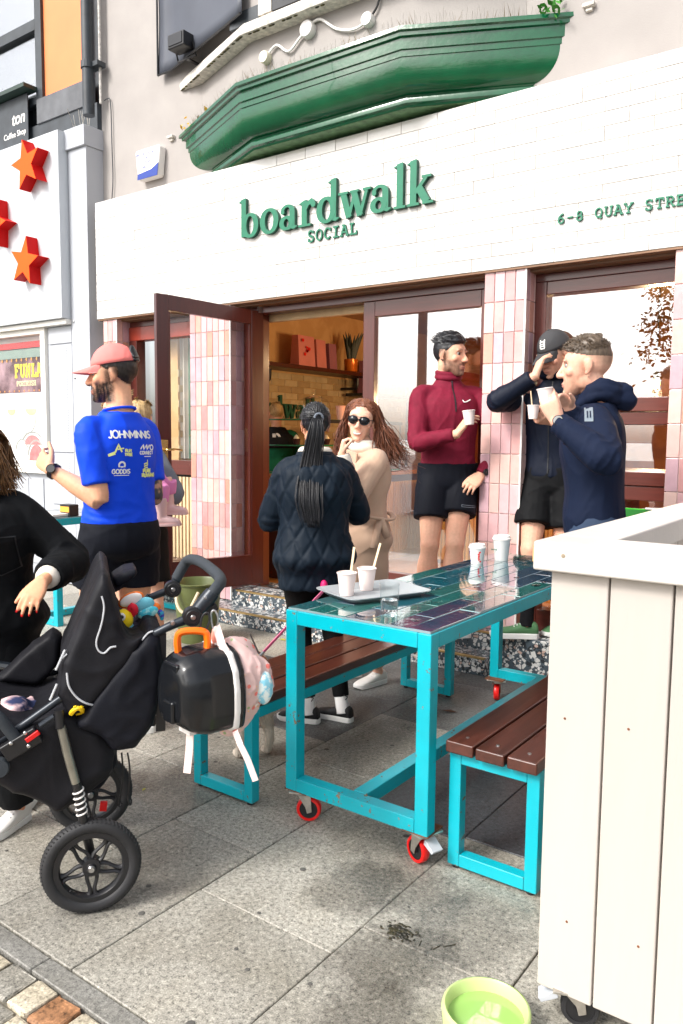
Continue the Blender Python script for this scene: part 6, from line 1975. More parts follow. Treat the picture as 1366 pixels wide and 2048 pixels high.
 def shoe(s, sd, az, upper, L=.285, sole='sole', pitch=0, label=None):
  a = s.J['an' + sd]; k = s.k * (.9 if s.f else 1)
  f = s.dir(az); r_ = V(f.y, -f.x, 0)
  g0 = V(a.x, a.y, 0 if not pitch else 0)
  rings = []
  for q, w, h in ((-.070, .018, .045), (-.062, .030, .082), (-.035, .036, .098), (.0, .038, .098), (.035, .040, .085), (.075, .043, .066), (.12, .047, .054), (.165, .044, .044), (.195, .033, .034), (.208, .014, .024)):
   z0 = .022
   c = g0 + f * (q * k) + V(0, 0, (z0 + h) / 2 * k)
   rings.append((c, r_, V(0, 0, 1), w * k, (h - z0 + .012) / 2 * k, 2.4))
  mb = MB(); loft(mb, rings, 20, 3)
  u = mk('shoe', mb.mesh('shoe'), upper, s.root)
  out = []
  for q, w in ((-.075, .0), (-.073, .018), (-.060, .034), (-.02, .040), (.04, .042), (.09, .047), (.14, .050), (.18, .044), (.205, .028), (.215, .012)):
   out.append((q, w))
  poly = [(q, w) for q, w in out] + [(q, -w) for q, w in out[::-1][:-1]]
  mb = MB()
  mb.prism(poly, lambda a_, b_, d: g0 + f * (a_ * k) + r_ * (b_ * k) + V(0, 0, (d + (.012 if a_ > .19 and d < .01 else 0)) * k), .034, .0)
  so = mb.build('sole', sole, u, bevel=.004)
  lc = MB()
  for i in range(5):
   q = .035 + i * .017; h = .088 - i * .0085
   lc.bar(g0 + f * (q * k) + r_ * (.022 * k) + V(0, 0, h * k), g0 + f * ((q + .004) * k) - r_ * (.022 * k) + V(0, 0, h * k), .006, .004)
  lc.build('laces', 'white_sock' if upper != 'shoe_black' else 'black', u)
  return u
 def sock(s, sd, mat, z1=.16, r=.042):
  a, e = s.J['an' + sd], s.J['kn' + sd]
  d = (e - a).normalized(); k = s.k
  mb = MB(); mb.tube([a - d * .03, a, a + d * .05, a + d * (z1 - .05)], [r*k*1.05, r*k, r*k, r*k*1.08], 16, smooth=3)
  return mk('sock', mb.mesh('sock'), mat, s.root)
 def watch(s, sd, face_dir, size=.022):
  e, w = s.J['el' + sd], s.J['wr' + sd]
  ax = (w - e).normalized(); c = w - ax * .022
  fd = Vector(face_dir); fd = (fd - ax * fd.dot(ax)).normalized(); sdv = ax.cross(fd)
  k = s.k * (.88 if s.f else 1)
  mb = MB()
  pts = [c + (fd * math.cos(t) + sdv * math.sin(t)) * (.0335 * k) for t in np.linspace(0, 2*math.pi, 25)]
  mb.tube(pts, .0035, 6); mb.tube([p + ax * .008 for p in pts], .0035, 6); mb.tube([p - ax * .008 for p in pts], .0035, 6)
  wo = mb.build('watch', 'watch', s.root, smooth=True)
  m4 = Matrix.Translation(c + fd * (.034 * k)) @ Matrix((sdv, ax, fd)).transposed().to_4x4()
  MB().lathe([(size, 0), (size, .009), (size*.9, .011), (size*.85, .0095), (0, .0095)], seg=20, mat=m4).build('watch_face', M['watch'], wo, smooth=True, sharp=40)
  return wo
def decal_on(target, mesh_v, mesh_f, origin, xd, yd, nd, mat, parent, name='print', lift=.003, mi=None):
 """wrap flat lettering (x, y in metres) on the cloth of target, seen along -nd"""
 dg = bpy.context.evaluated_depsgraph_get()
 bvh = BVHTree.FromObject(target, dg)
 out = []
 for x, y in mesh_v:
  p = origin + xd * x + yd * y + nd * .4
  h = bvh.ray_cast(p, -nd, .9)
  out.append((h[0] + nd * lift) if h[0] is not None else origin + xd * x + yd * y)
 mb = MB(); mb.add(out, mesh_f)
 return mb.build(name, mat, parent, fix=False, kind=None)
def strokes2d(items, sub=.02):
 """list of (pts, width[, closed]) -> flat verts and faces, subdivided"""
 v, f = [], []
 for it in items:
  pts, w = it[0], it[1]; closed = len(it) > 2 and it[2]
  P2 = []
  n = len(pts)
  for i in range(n if closed else n - 1):
   a, b = pts[i], pts[(i + 1) % n]
   m = max(1, int(math.dist(a, b) / sub))
   for j in range(m): P2.append((a[0] + (b[0]-a[0])*j/m, a[1] + (b[1]-a[1])*j/m))
  if not closed: P2.append(pts[-1])
  L, Rr = stroke_strip(P2, [w] * len(P2), closed)
  o = len(v); m = len(P2)
  v += L + Rr
  for i in range(m if closed else m - 1):
   j = (i + 1) % m
   f.append((o + i, o + j, o + m + j, o + m + i))
 return v, f
SANS = {
 'J': [[(.0,.15),(.08,.02),(.25,.02),(.34,.15),(.34,1)]], 'O': [ring_pts(.38,.5,.38,.5,18) + [(.76,.5)]], 'H': [[(0,0),(0,1)],[(.6,0),(.6,1)],[(0,.5),(.6,.5)]],
 'N': [[(0,0),(0,1),(.6,0),(.6,1)]], 'M': [[(0,0),(0,1),(.36,.3),(.72,1),(.72,0)]], 'I': [[(.05,0),(.05,1)]], 'S': [[(.55,.85),(.3,1),(.05,.8),(.12,.6),(.5,.4),(.56,.2),(.3,0),(0,.15)]],
 'E': [[(.5,1),(0,1),(0,0),(.5,0)],[(0,.5),(.42,.5)]], 'D': [[(0,0),(0,1),(.3,1),(.6,.7),(.6,.3),(.3,0),(0,0)]], 'G': [[(.66,.8),(.4,1),(.1,.85),(0,.5),(.1,.15),(.4,0),(.66,.15),(.66,.48),(.4,.48)]],
 'L': [[(0,1),(0,0),(.45,0)]], 'C': [[(.6,.85),(.36,1),(.1,.85),(0,.5),(.1,.15),(.36,0),(.6,.15)]], 'P': [[(0,0),(0,1),(.4,1),(.56,.78),(.4,.5),(0,.5)]], 'U': [[(0,1),(0,.2),(.15,0),(.45,0),(.6,.2),(.6,1)]],
 'R': [[(0,0),(0,1),(.4,1),(.56,.78),(.4,.5),(0,.5)],[(.3,.5),(.58,0)]], 'T': [[(0,1),(.6,1)],[(.3,1),(.3,0)]], 'A': [[(0,0),(.32,1),(.64,0)],[(.12,.35),(.52,.35)]], 'Y': [[(0,1),(.3,.5),(.6,1)],[(.3,.5),(.3,0)]], 'B': [[(0,0),(0,1),(.4,1),(.5,.75),(.4,.52),(0,.52)],[(.4,.52),(.56,.27),(.4,0),(0,0)]], 'W': [[(0,1),(.2,0),(.4,.8),(.6,0),(.8,1)]], ' ': [],
}
def sans(txt, h, w, gap=.22, x0=0, y0=0):
 items = []; x = x0
 for ch in txt:
  mx = 0
  for pl in SANS[ch]:
   items.append(([(x + u * h, y0 + v * h) for u, v in pl], w)); mx = max(mx, max(u for u, v in pl))
  x += (mx + gap) * h if ch != ' ' else .4 * h
 return items, x
def strand_tube(mb, pts, r0, r1, seg=5):
 n = len(pts)
 mb.tube(pts, [r0 + (r1 - r0) * (i / (n - 1)) ** 1.5 for i in range(n)], seg, smooth=3, flat=.6)
TONE = srgb(222, 168, 138)
# ---------------------------------------------------------------- man in the blue shirt
def inh(p): return Vector(p)
class Person(Fig):
 def __init__(s, *a, **kw): super().__init__(*a, **kw)
bl = Person('bearded man in royal blue shirt and coral cap seen from behind', (*(-2.976, 2.331), 0), 1.82, 92, sh_az=92, hip_az=78, width=.93)
bl.arm('L', (-3.130, 2.076, 1.260), V(.35, .1, -1)); bl.arm('R', (-3.153, 2.618, 1.151), V(.15, .0, -1))
sd = bl.side(0)
bl.leg('L', bl.loc - sd * .12 + bl.fwd(0) * .02); bl.leg('R', bl.loc + sd * .11 - bl.fwd(0) * .03)
for q in 'LR': bl.skin_arm(q, 1.04); bl.skin_leg(q, 1.05)
hd = inh((-3.239, 2.078, 1.325)) - inh((-3.130, 2.076, 1.260))
bl.hand('L', hd, V(-.7, .6, .3), (.5, .6, .65, .7), .05, (.9, .1))
bl.hand('R', bl.J['wrR'] - bl.J['elR'], V(-1, 0, .2))
bl.head(134, 4, 0, .03, 1.04)
bl.finish_skin(srgb(226, 172, 138), srgb(176, 110, 96), (.012, .008, .006), (.012, .008, .006), .97, scalp=(.02, .014, .01), tattoo=('R', 0, 0))
bl.hair_short('hair_dark', .002, .004, .007, n=0)
cp = bl.cap('cap_coral', brim=.082, tilt=6, zb=.046, droop=.012)
mb = MB()
for zz in (.05, .062):
 pts = [bl.capL(.085 * math.sin(a), -.014 - .104 * math.cos(a), zz) for a in np.linspace(-.55, .55, 9)]
 mb.tube(pts, .0055, 6, flat=1.6)
mk('strap', mb.mesh('strap'), 'black', cp)
mb = MB()
for a in np.linspace(-.42, .42, 9):
 for t in np.linspace(0, 1, 6):
  mb.ell(bl.capL(.083 * math.sin(a) * (1 - .3 * t), -.012 - .101 * math.cos(a) * (1 - .12 * t), .062 + .045 * t * math.cos(a * 2.6)), (.012, .012, .012), 8, 6)
mk('cap_opening', remesh(mb, .006, 3), 'hair_black', cp)
sh_ = MB()
bl.torso(sh_, .022, .60, .838, hem=[(.545, .188, .128), (.565, .186, .127), (.585, .180, .122)])
bl.sleeve(sh_, 'L', .78, .068, .061); bl.sleeve(sh_, 'R', .78, .066, .060)
J = bl.J
shirt = bl.garment('shirt', sh_, 'blue_tee', .0095, 8, .0042, 5, 3, [(J['shL'], J['elL'] - J['shL'], .12, .003, .045), (bl.at(.58) + bl.side(.5) * -.1, V(0, .3, 1), .16, .004, .07)], st=(1, 1, .35))
colr = MB()
pts = [bl.at(.838) + (bl.side(1) * math.cos(a) * .072 + bl.fwd(1) * (math.sin(a) * .070 - .012)) + V(0, 0, .004 + .012 * -math.sin(a)) for a in np.linspace(0, 2*math.pi, 30)]
colr.tube(pts, .0065, 8); mk('collar', colr.mesh('collar'), 'blue_tee', shirt)
so_ = MB()
bl.torso(so_, .024, .465, .60)
bl.pant(so_, 'L', .50, .112, .112); bl.pant(so_, 'R', .50, .112, .110)
shorts = bl.garment('shorts', so_, 'navy_shorts', .010, 4, .004, 7, 5)
bk = -bl.dir(76); rt = V(-bk.y, bk.x, 0); up_ = V(0, 0, 1)
o0 = bl.loc * 0 + bl.at(.77) + V(0, 0, .0) + rt * .01
it, w_ = sans('JOHNMINNIS', .033, .0065, .17)
v, f = strokes2d([([(x - w_/2, y) for x, y in a], b) for a, b in it], .012)
decal_on(shirt, v, f, o0 + up_ * .0, rt, up_, bk, 'white_print', shirt, 'print')
items = []
def sub(txt, h, w, cx, y):
 it, L = sans(txt, h, w); return [([(x - L/2 + cx, yy + y) for x, yy in a], b) for a, b in it]
items += [([(-.115, -.075), (-.085, -.062), (-.07, -.03), (-.055, -.062)], .008), ([(-.115, -.078), (-.085, -.068)], .010), ([(-.074, -.05), (-.045, -.045)], .006)]
items += sub('RUN', .013, .004, -.022, -.062) + sub('TRIBE', .012, .004, -.022, -.079)
v, f = strokes2d(items, .012); decal_on(shirt, v, f, o0, rt, up_, bk, 'pale_yellow_print', shirt)
items = [([(.04, -.05), (.055, -.03), (.06, -.05), (.075, -.03), (.08, -.05), (.095, -.03)], .006), (ring_pts(.108, -.042, .011, .011, 12), .006, True)] + sub('CONNECT', .014, .0045, .077, -.073) + [([(.06, -.083), (.10, -.083)], .004)]
items += sub('GODDIS', .019, .0045, -.055, -.158) + [([(-.09, -.166), (-.02, -.166)], .003), (arc(-.055, -.12, .014, .014, -40, 220, 12), .008), ([(-.062, -.128), (-.048, -.128)], .006)]
v, f = strokes2d(items, .012); decal_on(shirt, v, f, o0, rt, up_, bk, 'white_print', shirt)
items = [([(.058, -.118), (.078, -.112)], .006), ([(.058, -.128), (.08, -.122)], .006), ([(.058, -.138), (.08, -.132)], .006), ([(.08, -.122), (.078, -.098)], .004)] + sub('PURE', .015, .006, .078, -.156) + sub('RUNNING', .015, .006, .088, -.176)
v, f = strokes2d(items, .012); decal_on(shirt, v, f, o0, rt, up_, bk, 'pale_yellow_print', shirt)
bl.watch('L', V(.5, -.8, .4), .021)
for q, a_ in (('L', 75), ('R', 60)): bl.sock(q, 'white_sock', .13); bl.shoe(q, a_, 'shoe_black')
# ---------------------------------------------------------------- adult in grey carrying a child, mostly hidden behind him
ga = Person('person in grey top and dark shorts half hidden behind the blue shirt', (*(-3.505, 2.853), 0), 1.66, 238, lean_side=.10)
ga.arm('R', (-3.261, 2.630, 1.184), V(.5, .6, -.6)); ga.arm('L', (-3.292, 2.687, 1.128), V(.75, .55, -.9))
sd = ga.side(0)
ga.leg('L', ga.loc - sd * .10); ga.leg('R', ga.loc + sd * .11)
for q in 'LR': ga.skin_arm(q); ga.skin_leg(q)
ga.hand('L', V(-.6, -.5, .1), V(-.3, -.6, .6)); ga.hand('R', V(.6, .5, .1), V(0, -.6, .6))
ga.head(215, 5, 0, .0)
ga.finish_skin(srgb(226, 178, 150), None, (.2, .14, .08), voxel=.006)
ga.hair_short('hair_blond', .026, .016, .03, n=500, ln=.04, lift=0)
mb = MB(); ga.torso(mb, .026, .60, .853, hem=[(.53, .19, .14), (.57, .185, .135)]); ga.sleeve(mb, 'L', 1.55, .078, .07, .064, .06); ga.sleeve(mb, 'R', 1.4, .078, .07, .064, .06)
ga.garment('shirt', mb, 'grey_tee', .011, 4, .005, 8, 11)
mb = MB(); ga.torso(mb, .03, .465, .58); ga.pant(mb, 'L', .66, .112, .108); ga.pant(mb, 'R', .66, .112, .108)
gs_ = ga.garment('shorts', mb, 'black_shorts', .011, 4, .004, 7, 12)
items = [(ring_pts(0, 0, .018, .018, 16), .0035, True), ([(-.008, .008), (-.004, -.008), (.0, .006), (.004, -.008), (.008, .008)], .004)]
v, f = strokes2d(items, .01)
cam_d = V(.55, -.83, 0).normalized()
o_ = inh((-3.309, 2.758, 0.785)) - ga.loc
decal_on(gs_, v, f, o_, V(.83, .55, 0), V(0, 0, 1), cam_d, 'white_print', gs_)
for q in 'LR': ga.sock(q, 'white_sock'); ga.shoe(q, 230, 'shoe_white')
ch = Person('small child in pink trousers and pale pink boots carried on a hip', (*(-3.294, 2.720), .67), .86, 300, width=1.05)
chs = V(-.83, -.55, 0)
ch.arm('L', ch.loc + V(-.12, -.02, .5), V(0, 0, -1)); ch.arm('R', ch.loc + V(-.10, .1, .5), V(0, 0, -1))
ch.J['hipL'] = V(-.02, -.05, .36); ch.J['hipR'] = V(-.03, .06, .36)
ch.J['knL'] = inh((-3.150, 2.720, 1.159)) - ch.loc; ch.J['anL'] = inh((-3.135, 2.711, 0.995)) - ch.loc
ch.J['knR'] = ch.J['knL'] + V(-.10, .14, .02); ch.J['anR'] = ch.J['anL'] + V(-.12, .16, .04)
for q in 'LR': ch.skin_arm(q); ch.skin_leg(q)
ch.hand('L', V(-1, 0, .2), V(0, 0, -1)); ch.hand('R', V(-1, 0, .2), V(0, 0, -1))
ch.head(40, 10, 0, .0, 1.65, .03)
ch.finish_skin(srgb(236, 190, 166), None, (.3, .22, .14), voxel=.006)
ch.hair_short('hair_blond', .016, .012, .016, n=600, ln=.03, lift=-.1)
mb = MB(); ch.torso(mb, .02, .47, .853); ch.sleeve(mb, 'L', 1.9); ch.sleeve(mb, 'R', 1.9)
ch.garment('jacket', mb, 'pink_cloth', .009, 3, .003)
mb = MB()
for q in 'LR':
 a, b_, c_ = ch.J['hip' + q], ch.J['kn' + q], ch.J['an' + q]
 mb.tube([a, a.lerp(b_, .5), b_, b_.lerp(c_, .35), b_.lerp(c_, .55)], [.062, .058, .050, .050, .046], 14, smooth=3)
ch.garment('trousers', mb, 'pink_cloth', .008, 3, .003)
def boot(per, q, az):
 a = per.J['an' + q]; f = Fig.dir(az); r_ = V(f.y, -f.x, 0)
 mb = MB()
 b0 = a + V(0, 0, -.045)
 mb.tube([b0 + V(0, 0, .022), b0 + V(0, 0, .06), b0 + V(0, 0, .105), b0 + V(0, 0, .145)], [.030, .034, .038, .042], 18, smooth=3)
 rings = []
 for k_, w, h in ((-.036, .014, .03), (-.028, .028, .05), (0, .032, .06), (.03, .032, .052), (.07, .034, .042), (.095, .028, .034), (.106, .012, .02)):
  rings.append((b0 + f * k_ + V(0, 0, h / 2), r_, V(0, 0, 1), w, h / 2, 2.6))
 loft(mb, rings, 18, 3)
 me = remesh(mb, .005, 3)
 bo_ = mk('boot', me, 'pink_boot', per.root)
 sl_ = MB(); poly = [(-.038, -.02), (-.03, -.03), (.07, -.036), (.10, -.026), (.11, 0), (.10, .026), (.07, .036), (-.03, .03), (-.038, .02)]
 sl_.prism(poly, lambda u, v, d: b0 + f * u + r_ * v + V(0, 0, d), .012, -.002)
 sl_.build('sole', 'pink_boot', bo_, bevel=.002)
boot(ch, 'L', 322); boot(ch, 'R', 310)
# ---------------------------------------------------------------- woman in the quilted coat
qw = Person('woman in quilted navy coat with long black ponytail, back turned', (*(-2.355, 3.008), 0), 1.585, 40, female=True, sh_az=40, hip_az=52)
qw.arm('L', (-2.572, 3.113, 1.129), V(-.35, -.25, -1)); qw.arm('R', (-2.428, 3.298, 1.179), V(.7, -.1, -.8))
qw.leg('L', inh((-2.286, 2.895, 0.052)) * V(1, 1, 0)[0] if False else V(-2.36, 2.98, 0)); qw.leg('R', V(-2.24, 3.10, 0))
for q in 'LR': qw.skin_arm(q); qw.skin_leg(q)
qw.hand('L', V(-.2, 1, .3), V(.9, .1, .2)); qw.hand('R', V(-.5, .8, .4), V(-.8, .1, .2))
qw.head(48, 6, 0, .015, 1.0)
qw.finish_skin(srgb(206, 150, 118), None, (.01, .01, .01), scalp=(.008, .008, .01))
qw.hair_short('hair_black', .010, .012, .012, n=0, line=lambda x, y: np.interp(y, [-.11, -.05, -.03, .0, .03, .06, .09], [-.05, -.045, -.03, .022, .03, .05, .066]))
hb = MB(); rs = random.Random(5)
tie = qw.hc + qw.hR @ (V(0, -.108, .028) * qw.hk)
def Lq(x, y, z): return qw.hc + qw.hR @ (V(x, y, z) * qw.hk)
for i in range(150):      # combed back strands running to the tie
 a = rs.uniform(-2.9, 2.9); e = rs.uniform(.05, 1.35)
 d = V(math.sin(a) * math.cos(e) * .079, math.cos(a) * math.cos(e) * .098 - .014, .034 + math.sin(e) * .090)
 if d.y > .02 and d.z < .06: continue
 if d.z < .0 : continue
 m_ = (d + V(0, -.108, .028)) / 2; c0 = V(0, -.014, .034); m2 = m_ - c0
 m2 = V(m2.x / .082, m2.y / .102, m2.z / .094).normalized(); m2 = V(m2.x * .084, m2.y * .104, m2.z * .096) + c0
 strand_tube(hb, [Lq(*d), Lq(*m2), tie], .0045, .003, 4)
spine_t = [tie, tie + V(.012, -.030, -.012), tie + V(.018, -.045, -.08), qw.at(.80) + V(.055, -.105, .0), qw.at(.72) + V(.085, -.155, 0), qw.at(.66) + V(.10, -.16, .02), qw.at(.61) + V(.115, -.165, .03)]
rt_ = V(.77, .64, 0)
for i in range(300):
 a, b_ = rs.gauss(0, .5), rs.gauss(0, .5); L = rs.uniform(.86, 1.02)
 pts = []
 for j, p in enumerate(spine_t):
  w = (.014, .018, .026, .036, .042, .040, .030)[j]
  q = p + rt_ * (a * w) + V(-.3, -.9, 0) * (b_ * w * .45) + rt_ * rs.gauss(0, .002)
  pts.append(q)
 if L < .97: pts[-1] = pts[-2].lerp(pts[-1], .3 + (L - .86) * 5)
 strand_tube(hb, pts, .0040, .0008, 4)
mk('ponytail', hb.mesh('ponytail'), 'hair_black', qw.root)
mb = MB(); mb.tube([tie + qw.hR @ (V(.022 * math.cos(t), -.012, .022 * math.sin(t)) * qw.hk) for t in np.linspace(0, 6.28, 14)], .006, 8)
mk('hair_tie', mb.mesh('hair_tie'), 'grey_tee', qw.root)
mb = MB()
qw.torso(mb, .048, .52, .835, hem=[(.428, .195, .150), (.445, .200, .155), (.48, .203, .158)], extra=lambda z: .012 if z > .7 else .006)
qw.sleeve(mb, 'L', 1.95, .100, .088, .080, .062); qw.sleeve(mb, 'R', 1.95, .096, .086, .078, .060)
me = remesh(mb, .0068, 4)
folds(me, .008, 6, 21)
c, n = coords(me), normals(me)
ang = np.arctan2(c[:, 0] * qw.dir(40).x + c[:, 1] * qw.dir(40).y, c[:, 0] * .766 + c[:, 1] * .643)
u = ang * .19; vz = c[:, 2] * .68
pit = .105
d1 = np.abs(((u + vz) / pit) % 1 - .5); d2 = np.abs(((u - vz) / pit) % 1 - .5)
dd = (.5 - np.maximum(d1, d2)) * pit
puff = 1 - np.exp(-(dd / .013) ** 2)
put(me, c + n * (.0055 * puff - .003)[:, None])
coat = mk('coat', me, 'coat_navy', qw.root)
sb = []
mb = MB(); pts = [qw.at(.838) + (qw.side(1) * math.cos(a) * .072 + qw.fwd(1) * (math.sin(a) * .068 - .008)) for a in np.linspace(0, 2*math.pi, 30)]
mb.tube(pts, .020, 10, flat=1.3); mk('collar', mb.mesh('collar'), 'coat_navy', coat)
mb = MB(); mb.tube([qw.at(.852) + (qw.side(1) * math.cos(a) * .066 + qw.fwd(1) * (math.sin(a) * .06 - .004)) for a in np.linspace(0, 2*math.pi, 26)], .014, 8, flat=1.5)
mk('scarf', mb.mesh('scarf'), 'cream_knit', qw.root)
mb = MB(); qw.torso(mb, .012, .465, .56)
for q in 'LR': qw.pant(mb, q, 1.86, .098, .086, .062, .045)
qw.garment('leggings', mb, 'black_leggings', .009, 4, .002)
for q, a_ in (('L', 108), ('R', 96)): qw.sock(q, 'white_sock', .15, .040); qw.shoe(q, a_, 'shoe_black')
sk = MB()
for q in 'LR':
 a = qw.J['an' + q]
 sk.tube([a + V(.038, -.03, .05), a + V(.044, -.02, .065), a + V(.03, -.035, .075)], .003, 5)
mk('sock_mark', sk.mesh('sock_mark'), 'black', qw.root)
pkk = MB(); pkk.ell(inh((-2.237, 2.934, 0.709)) - qw.loc, (.018, .018, .03), 12, 8)
mk('pink_tag', pkk.mesh('pink_tag'), pm('hot_pink', srgb(238, 20, 110), .5), qw.root)
# ---------------------------------------------------------------- smiling woman in camel coat
cw_ = Person('smiling woman in camel coat and sunglasses with auburn hair', (*(-2.506, 3.645), 0), 1.625, 150, female=True, sh_az=158)
cw_.arm('L', (-2.435, 3.336, 1.326), V(.1, -.2, -1)); cw_.arm('R', (-2.519, 3.535, 1.109), V(-.3, .6, -.8))
cw_.leg('L', V(-2.425, 3.70, 0)); cw_.leg('R', V(-2.62, 3.72, 0))
for q in 'LR': cw_.skin_arm(q); cw_.skin_leg(q)
cw_.hand('L', inh((-2.415, 3.338, 1.431)) - inh((-2.435, 3.336, 1.326)), V(.6, .5, .1), (.9, 1., 1., 1.), .04, (.4, .6)); cw_.hand('R', V(-.6, -.6, .4), V(0, .5, .6))
cw_.head(205, 4, -8, .02, 1.08)
cw_.finish_skin(srgb(238, 190, 164), srgb(198, 92, 90), (.09, .05, .03), smile=1.0, eyes=None)
def Lc(x, y, z): return cw_.hc + cw_.hR @ (V(x, y, z) * cw_.hk)
gmb, lmb = MB(), MB()
for sx in (-1, 1):
 pts = [Lc(sx * (.033 + .0280 * math.cos(t) * (1 + .10 * math.sin(t))), .103 - .012 * abs(math.cos(t) > 0) * math.cos(t) ** 2, .007 + .0225 * math.sin(t)) for t in np.linspace(0, 2*math.pi, 25)]
 gmb.tube(pts, .0022, 6)
 o = len(lmb.v); lmb.v += [tuple(p) for p in pts[:-1]] + [tuple(Lc(sx * .033, .1035, .007))]
 lmb.f += [(o + i, o + (i + 1) % 24, o + 24) for i in range(24)]; lmb.mi += [0] * 24
 gmb.tube([Lc(sx * .058, .094, .014), Lc(sx * .073, .05, .012), Lc(sx * .080, -.005, .006)], .0022, 6)
gmb.tube([Lc(-.008, .106, .012), Lc(0, .108, .015), Lc(.008, .106, .012)], .002, 6); gmb.tube([Lc(-.016, .105, .026), Lc(.016, .105, .026)], .0018, 6)
sgo = mk('sunglasses', gmb.mesh('sunglasses'), 'black', cw_.root)
lo_ = mk('lens', lmb.mesh('lens'), 'sunglass', sgo); lo_.modifiers.new('t', 'SOLIDIFY').thickness = .002
tb = MB()
tb.tube([Lc(-.021, .0915, -.064), Lc(-.011, .0985, -.0685), Lc(0, .1005, -.0695), Lc(.011, .0985, -.0685), Lc(.021, .0915, -.064)], [.0015, .0042, .0048, .0042, .0015], 8, smooth=4, flat=1.0)
mk('teeth', tb.mesh('teeth'), 'enamel', cw_.body)
hb = MB(); rs = random.Random(11)
wind = V(.80, .45, -.1)
cw_.hair_short('hair_auburn', .010, .008, .012, n=0, line=lambda x, y: np.interp(y, [-.11, -.05, 0, .03, .06, .09], [-.06, -.05, .0, .03, .078, .092]) - .012 * (np.abs(x) > .03))
for i in range(1500):
 a = rs.uniform(-math.pi, math.pi); e = rs.uniform(.0, 1.5)
 root = V(math.sin(a) * math.cos(e) * .077, math.cos(a) * math.cos(e) * .097 - .014, .036 + math.sin(e) * .091)
 if root.y > .045 and root.z < .098: continue
 if root.z < .02 and root.y > -.01: continue
 side_ = 1 if root.x + rs.gauss(0, .012) > 0 else -1
 out = V(side_ * (.082 + rs.random() * .024), min(root.y, .03) * .6 - .03 * rs.random(), .0 + rs.gauss(0, .02))
 low = V(side_ * (.085 + rs.random() * .05), -.02 + rs.gauss(0, .035), -.10 + rs.gauss(0, .02))
 end = V(side_ * (.075 + rs.random() * .06), .0 + rs.gauss(0, .05), -.17 - rs.random() * .07)
 pts = [Lc(*root), Lc(*((root + out) / 2 + V(0, -.004, .026))), Lc(*out), Lc(*low), Lc(*end)]
 right = pts[-1].dot(rt_) > cw_.hc.dot(rt_)
 wk_ = (rs.random() ** 2) * (1.0 if right else .12)
 for j, ww in ((2, .015), (3, .07), (4, .17)): pts[j] = pts[j] + wind * (ww * wk_ * 1.2) + V(0, 0, .05 * wk_ * (j - 2) * rs.random())
 if rs.random() < .25: pts.append(pts[-1] + V(rs.gauss(.01, .02), rs.gauss(0, .02), -.02))
 strand_tube(hb, pts, .0032, .0008, 4)
for i in range(26):     # loose wind-blown strands
 s0 = Lc(.07 if rs.random() < .5 else -.07, -.03, -.10)
 s0 = cw_.hc + rt_ * rs.uniform(.06, .12) + V(0, 0, rs.uniform(-.2, -.08))
 strand_tube(hb, [s0, s0 + wind * .10 + V(0, 0, rs.gauss(-.03, .03)), s0 + wind * rs.uniform(.16, .30) + V(0, 0, rs.gauss(-.09, .03))], .0025, .0006, 4)
mk('hair', hb.mesh('hair'), 'hair_auburn', cw_.root)
mb = MB()
cw_.torso(mb, .036, .52, .832, hem=[(.29, .165, .145), (.32, .168, .148), (.42, .186, .152), (.48, .186, .150)], extra=lambda z: .010 if z > .68 else 0)
cw_.sleeve(mb, 'L', 1.86, .094, .082, .076, .058); cw_.sleeve(mb, 'R', 1.9, .090, .080, .074, .058)
J = cw_.J
coat2 = cw_.garment('coat', mb, 'camel', .009, 4, .006, 6, 31, [(J['elL'], J['elL'] - J['shL'], .10, .005, .05)])
mb = MB(); mb.tube([cw_.at(z) + (cw_.side(1) * math.cos(a) * r_ + cw_.fwd(1) * (math.sin(a) * r_ + .002)) for z, r_ in ((.832, .060),) for a in np.linspace(0, 2*math.pi, 26)], .026, 12, flat=1.25)
mb.tube([cw_.at(.848) + cw_.fwd(1) * .004 + (cw_.side(1) * math.cos(a) * .058 + cw_.fwd(1) * (math.sin(a) * .056)) for a in np.linspace(0, 2*math.pi, 26)], .020, 12, flat=1.2)
mk('roll_neck', remesh(mb, .006, 4), 'cream_knit', cw_.root)
w_ = J['wrL']; ax_ = (J['elL'] - w_).normalized()
mb = MB(); mb.tube([w_ + ax_ * .005, w_ + ax_ * .03, w_ + ax_ * .06], [.042, .046, .046], 16, smooth=3); mk('cuff', mb.mesh('cuff'), 'cream_knit', cw_.root)
mb = MB(); mb.tube([cw_.at(.60) + (cw_.side(.3) * math.cos(a) * .200 + cw_.fwd(.3) * (math.sin(a) * .158 + .0)) + V(0, 0, .01 * math.sin(3 * a)) for a in np.linspace(0, 2*math.pi, 36)], .017, 8, flat=.5, up=(0, 0, 1))
s0 = cw_.at(.60) - cw_.side(.3) * .20
mb.bar(s0, s0 + V(.05, .0, -.10), .045, .008, up=(0, 1, 0)); mb.bar(s0, s0 + V(-.02, -.03, -.16), .04, .008, up=(0, 1, 0))
mk('belt', mb.mesh('belt'), 'camel', coat2)
lp_ = MB()
fr, sdv = cw_.fwd(1), cw_.side(1)
for s_ in (-1, 1):
 lp_.prism([(.03, .0), (.10, -.02), (.095, -.07), (.05, -.20), (.02, -.16)], lambda u, v, d: cw_.at(.83) + sdv * (s_ * u) + V(0, 0, v) + fr * (.135 + d - .35 * abs(u) + .18 * min(0, v + .1) * -1 * .3), .012, .0)
lap = lp_.build('lapel', 'camel', coat2, bevel=.003)
mb = MB(); cw_.torso(mb, .01, .465, .56)
for q in 'LR': cw_.pant(mb, q, 1.9, .10, .088, .068, .06)
cw_.garment('trousers', mb, pm('tan_trouser', srgb(196, 160, 128), .9), .010, 4, .004)
for q, a_ in (('L', 165), ('R', 140)): cw_.shoe(q, a_, 'shoe_white')
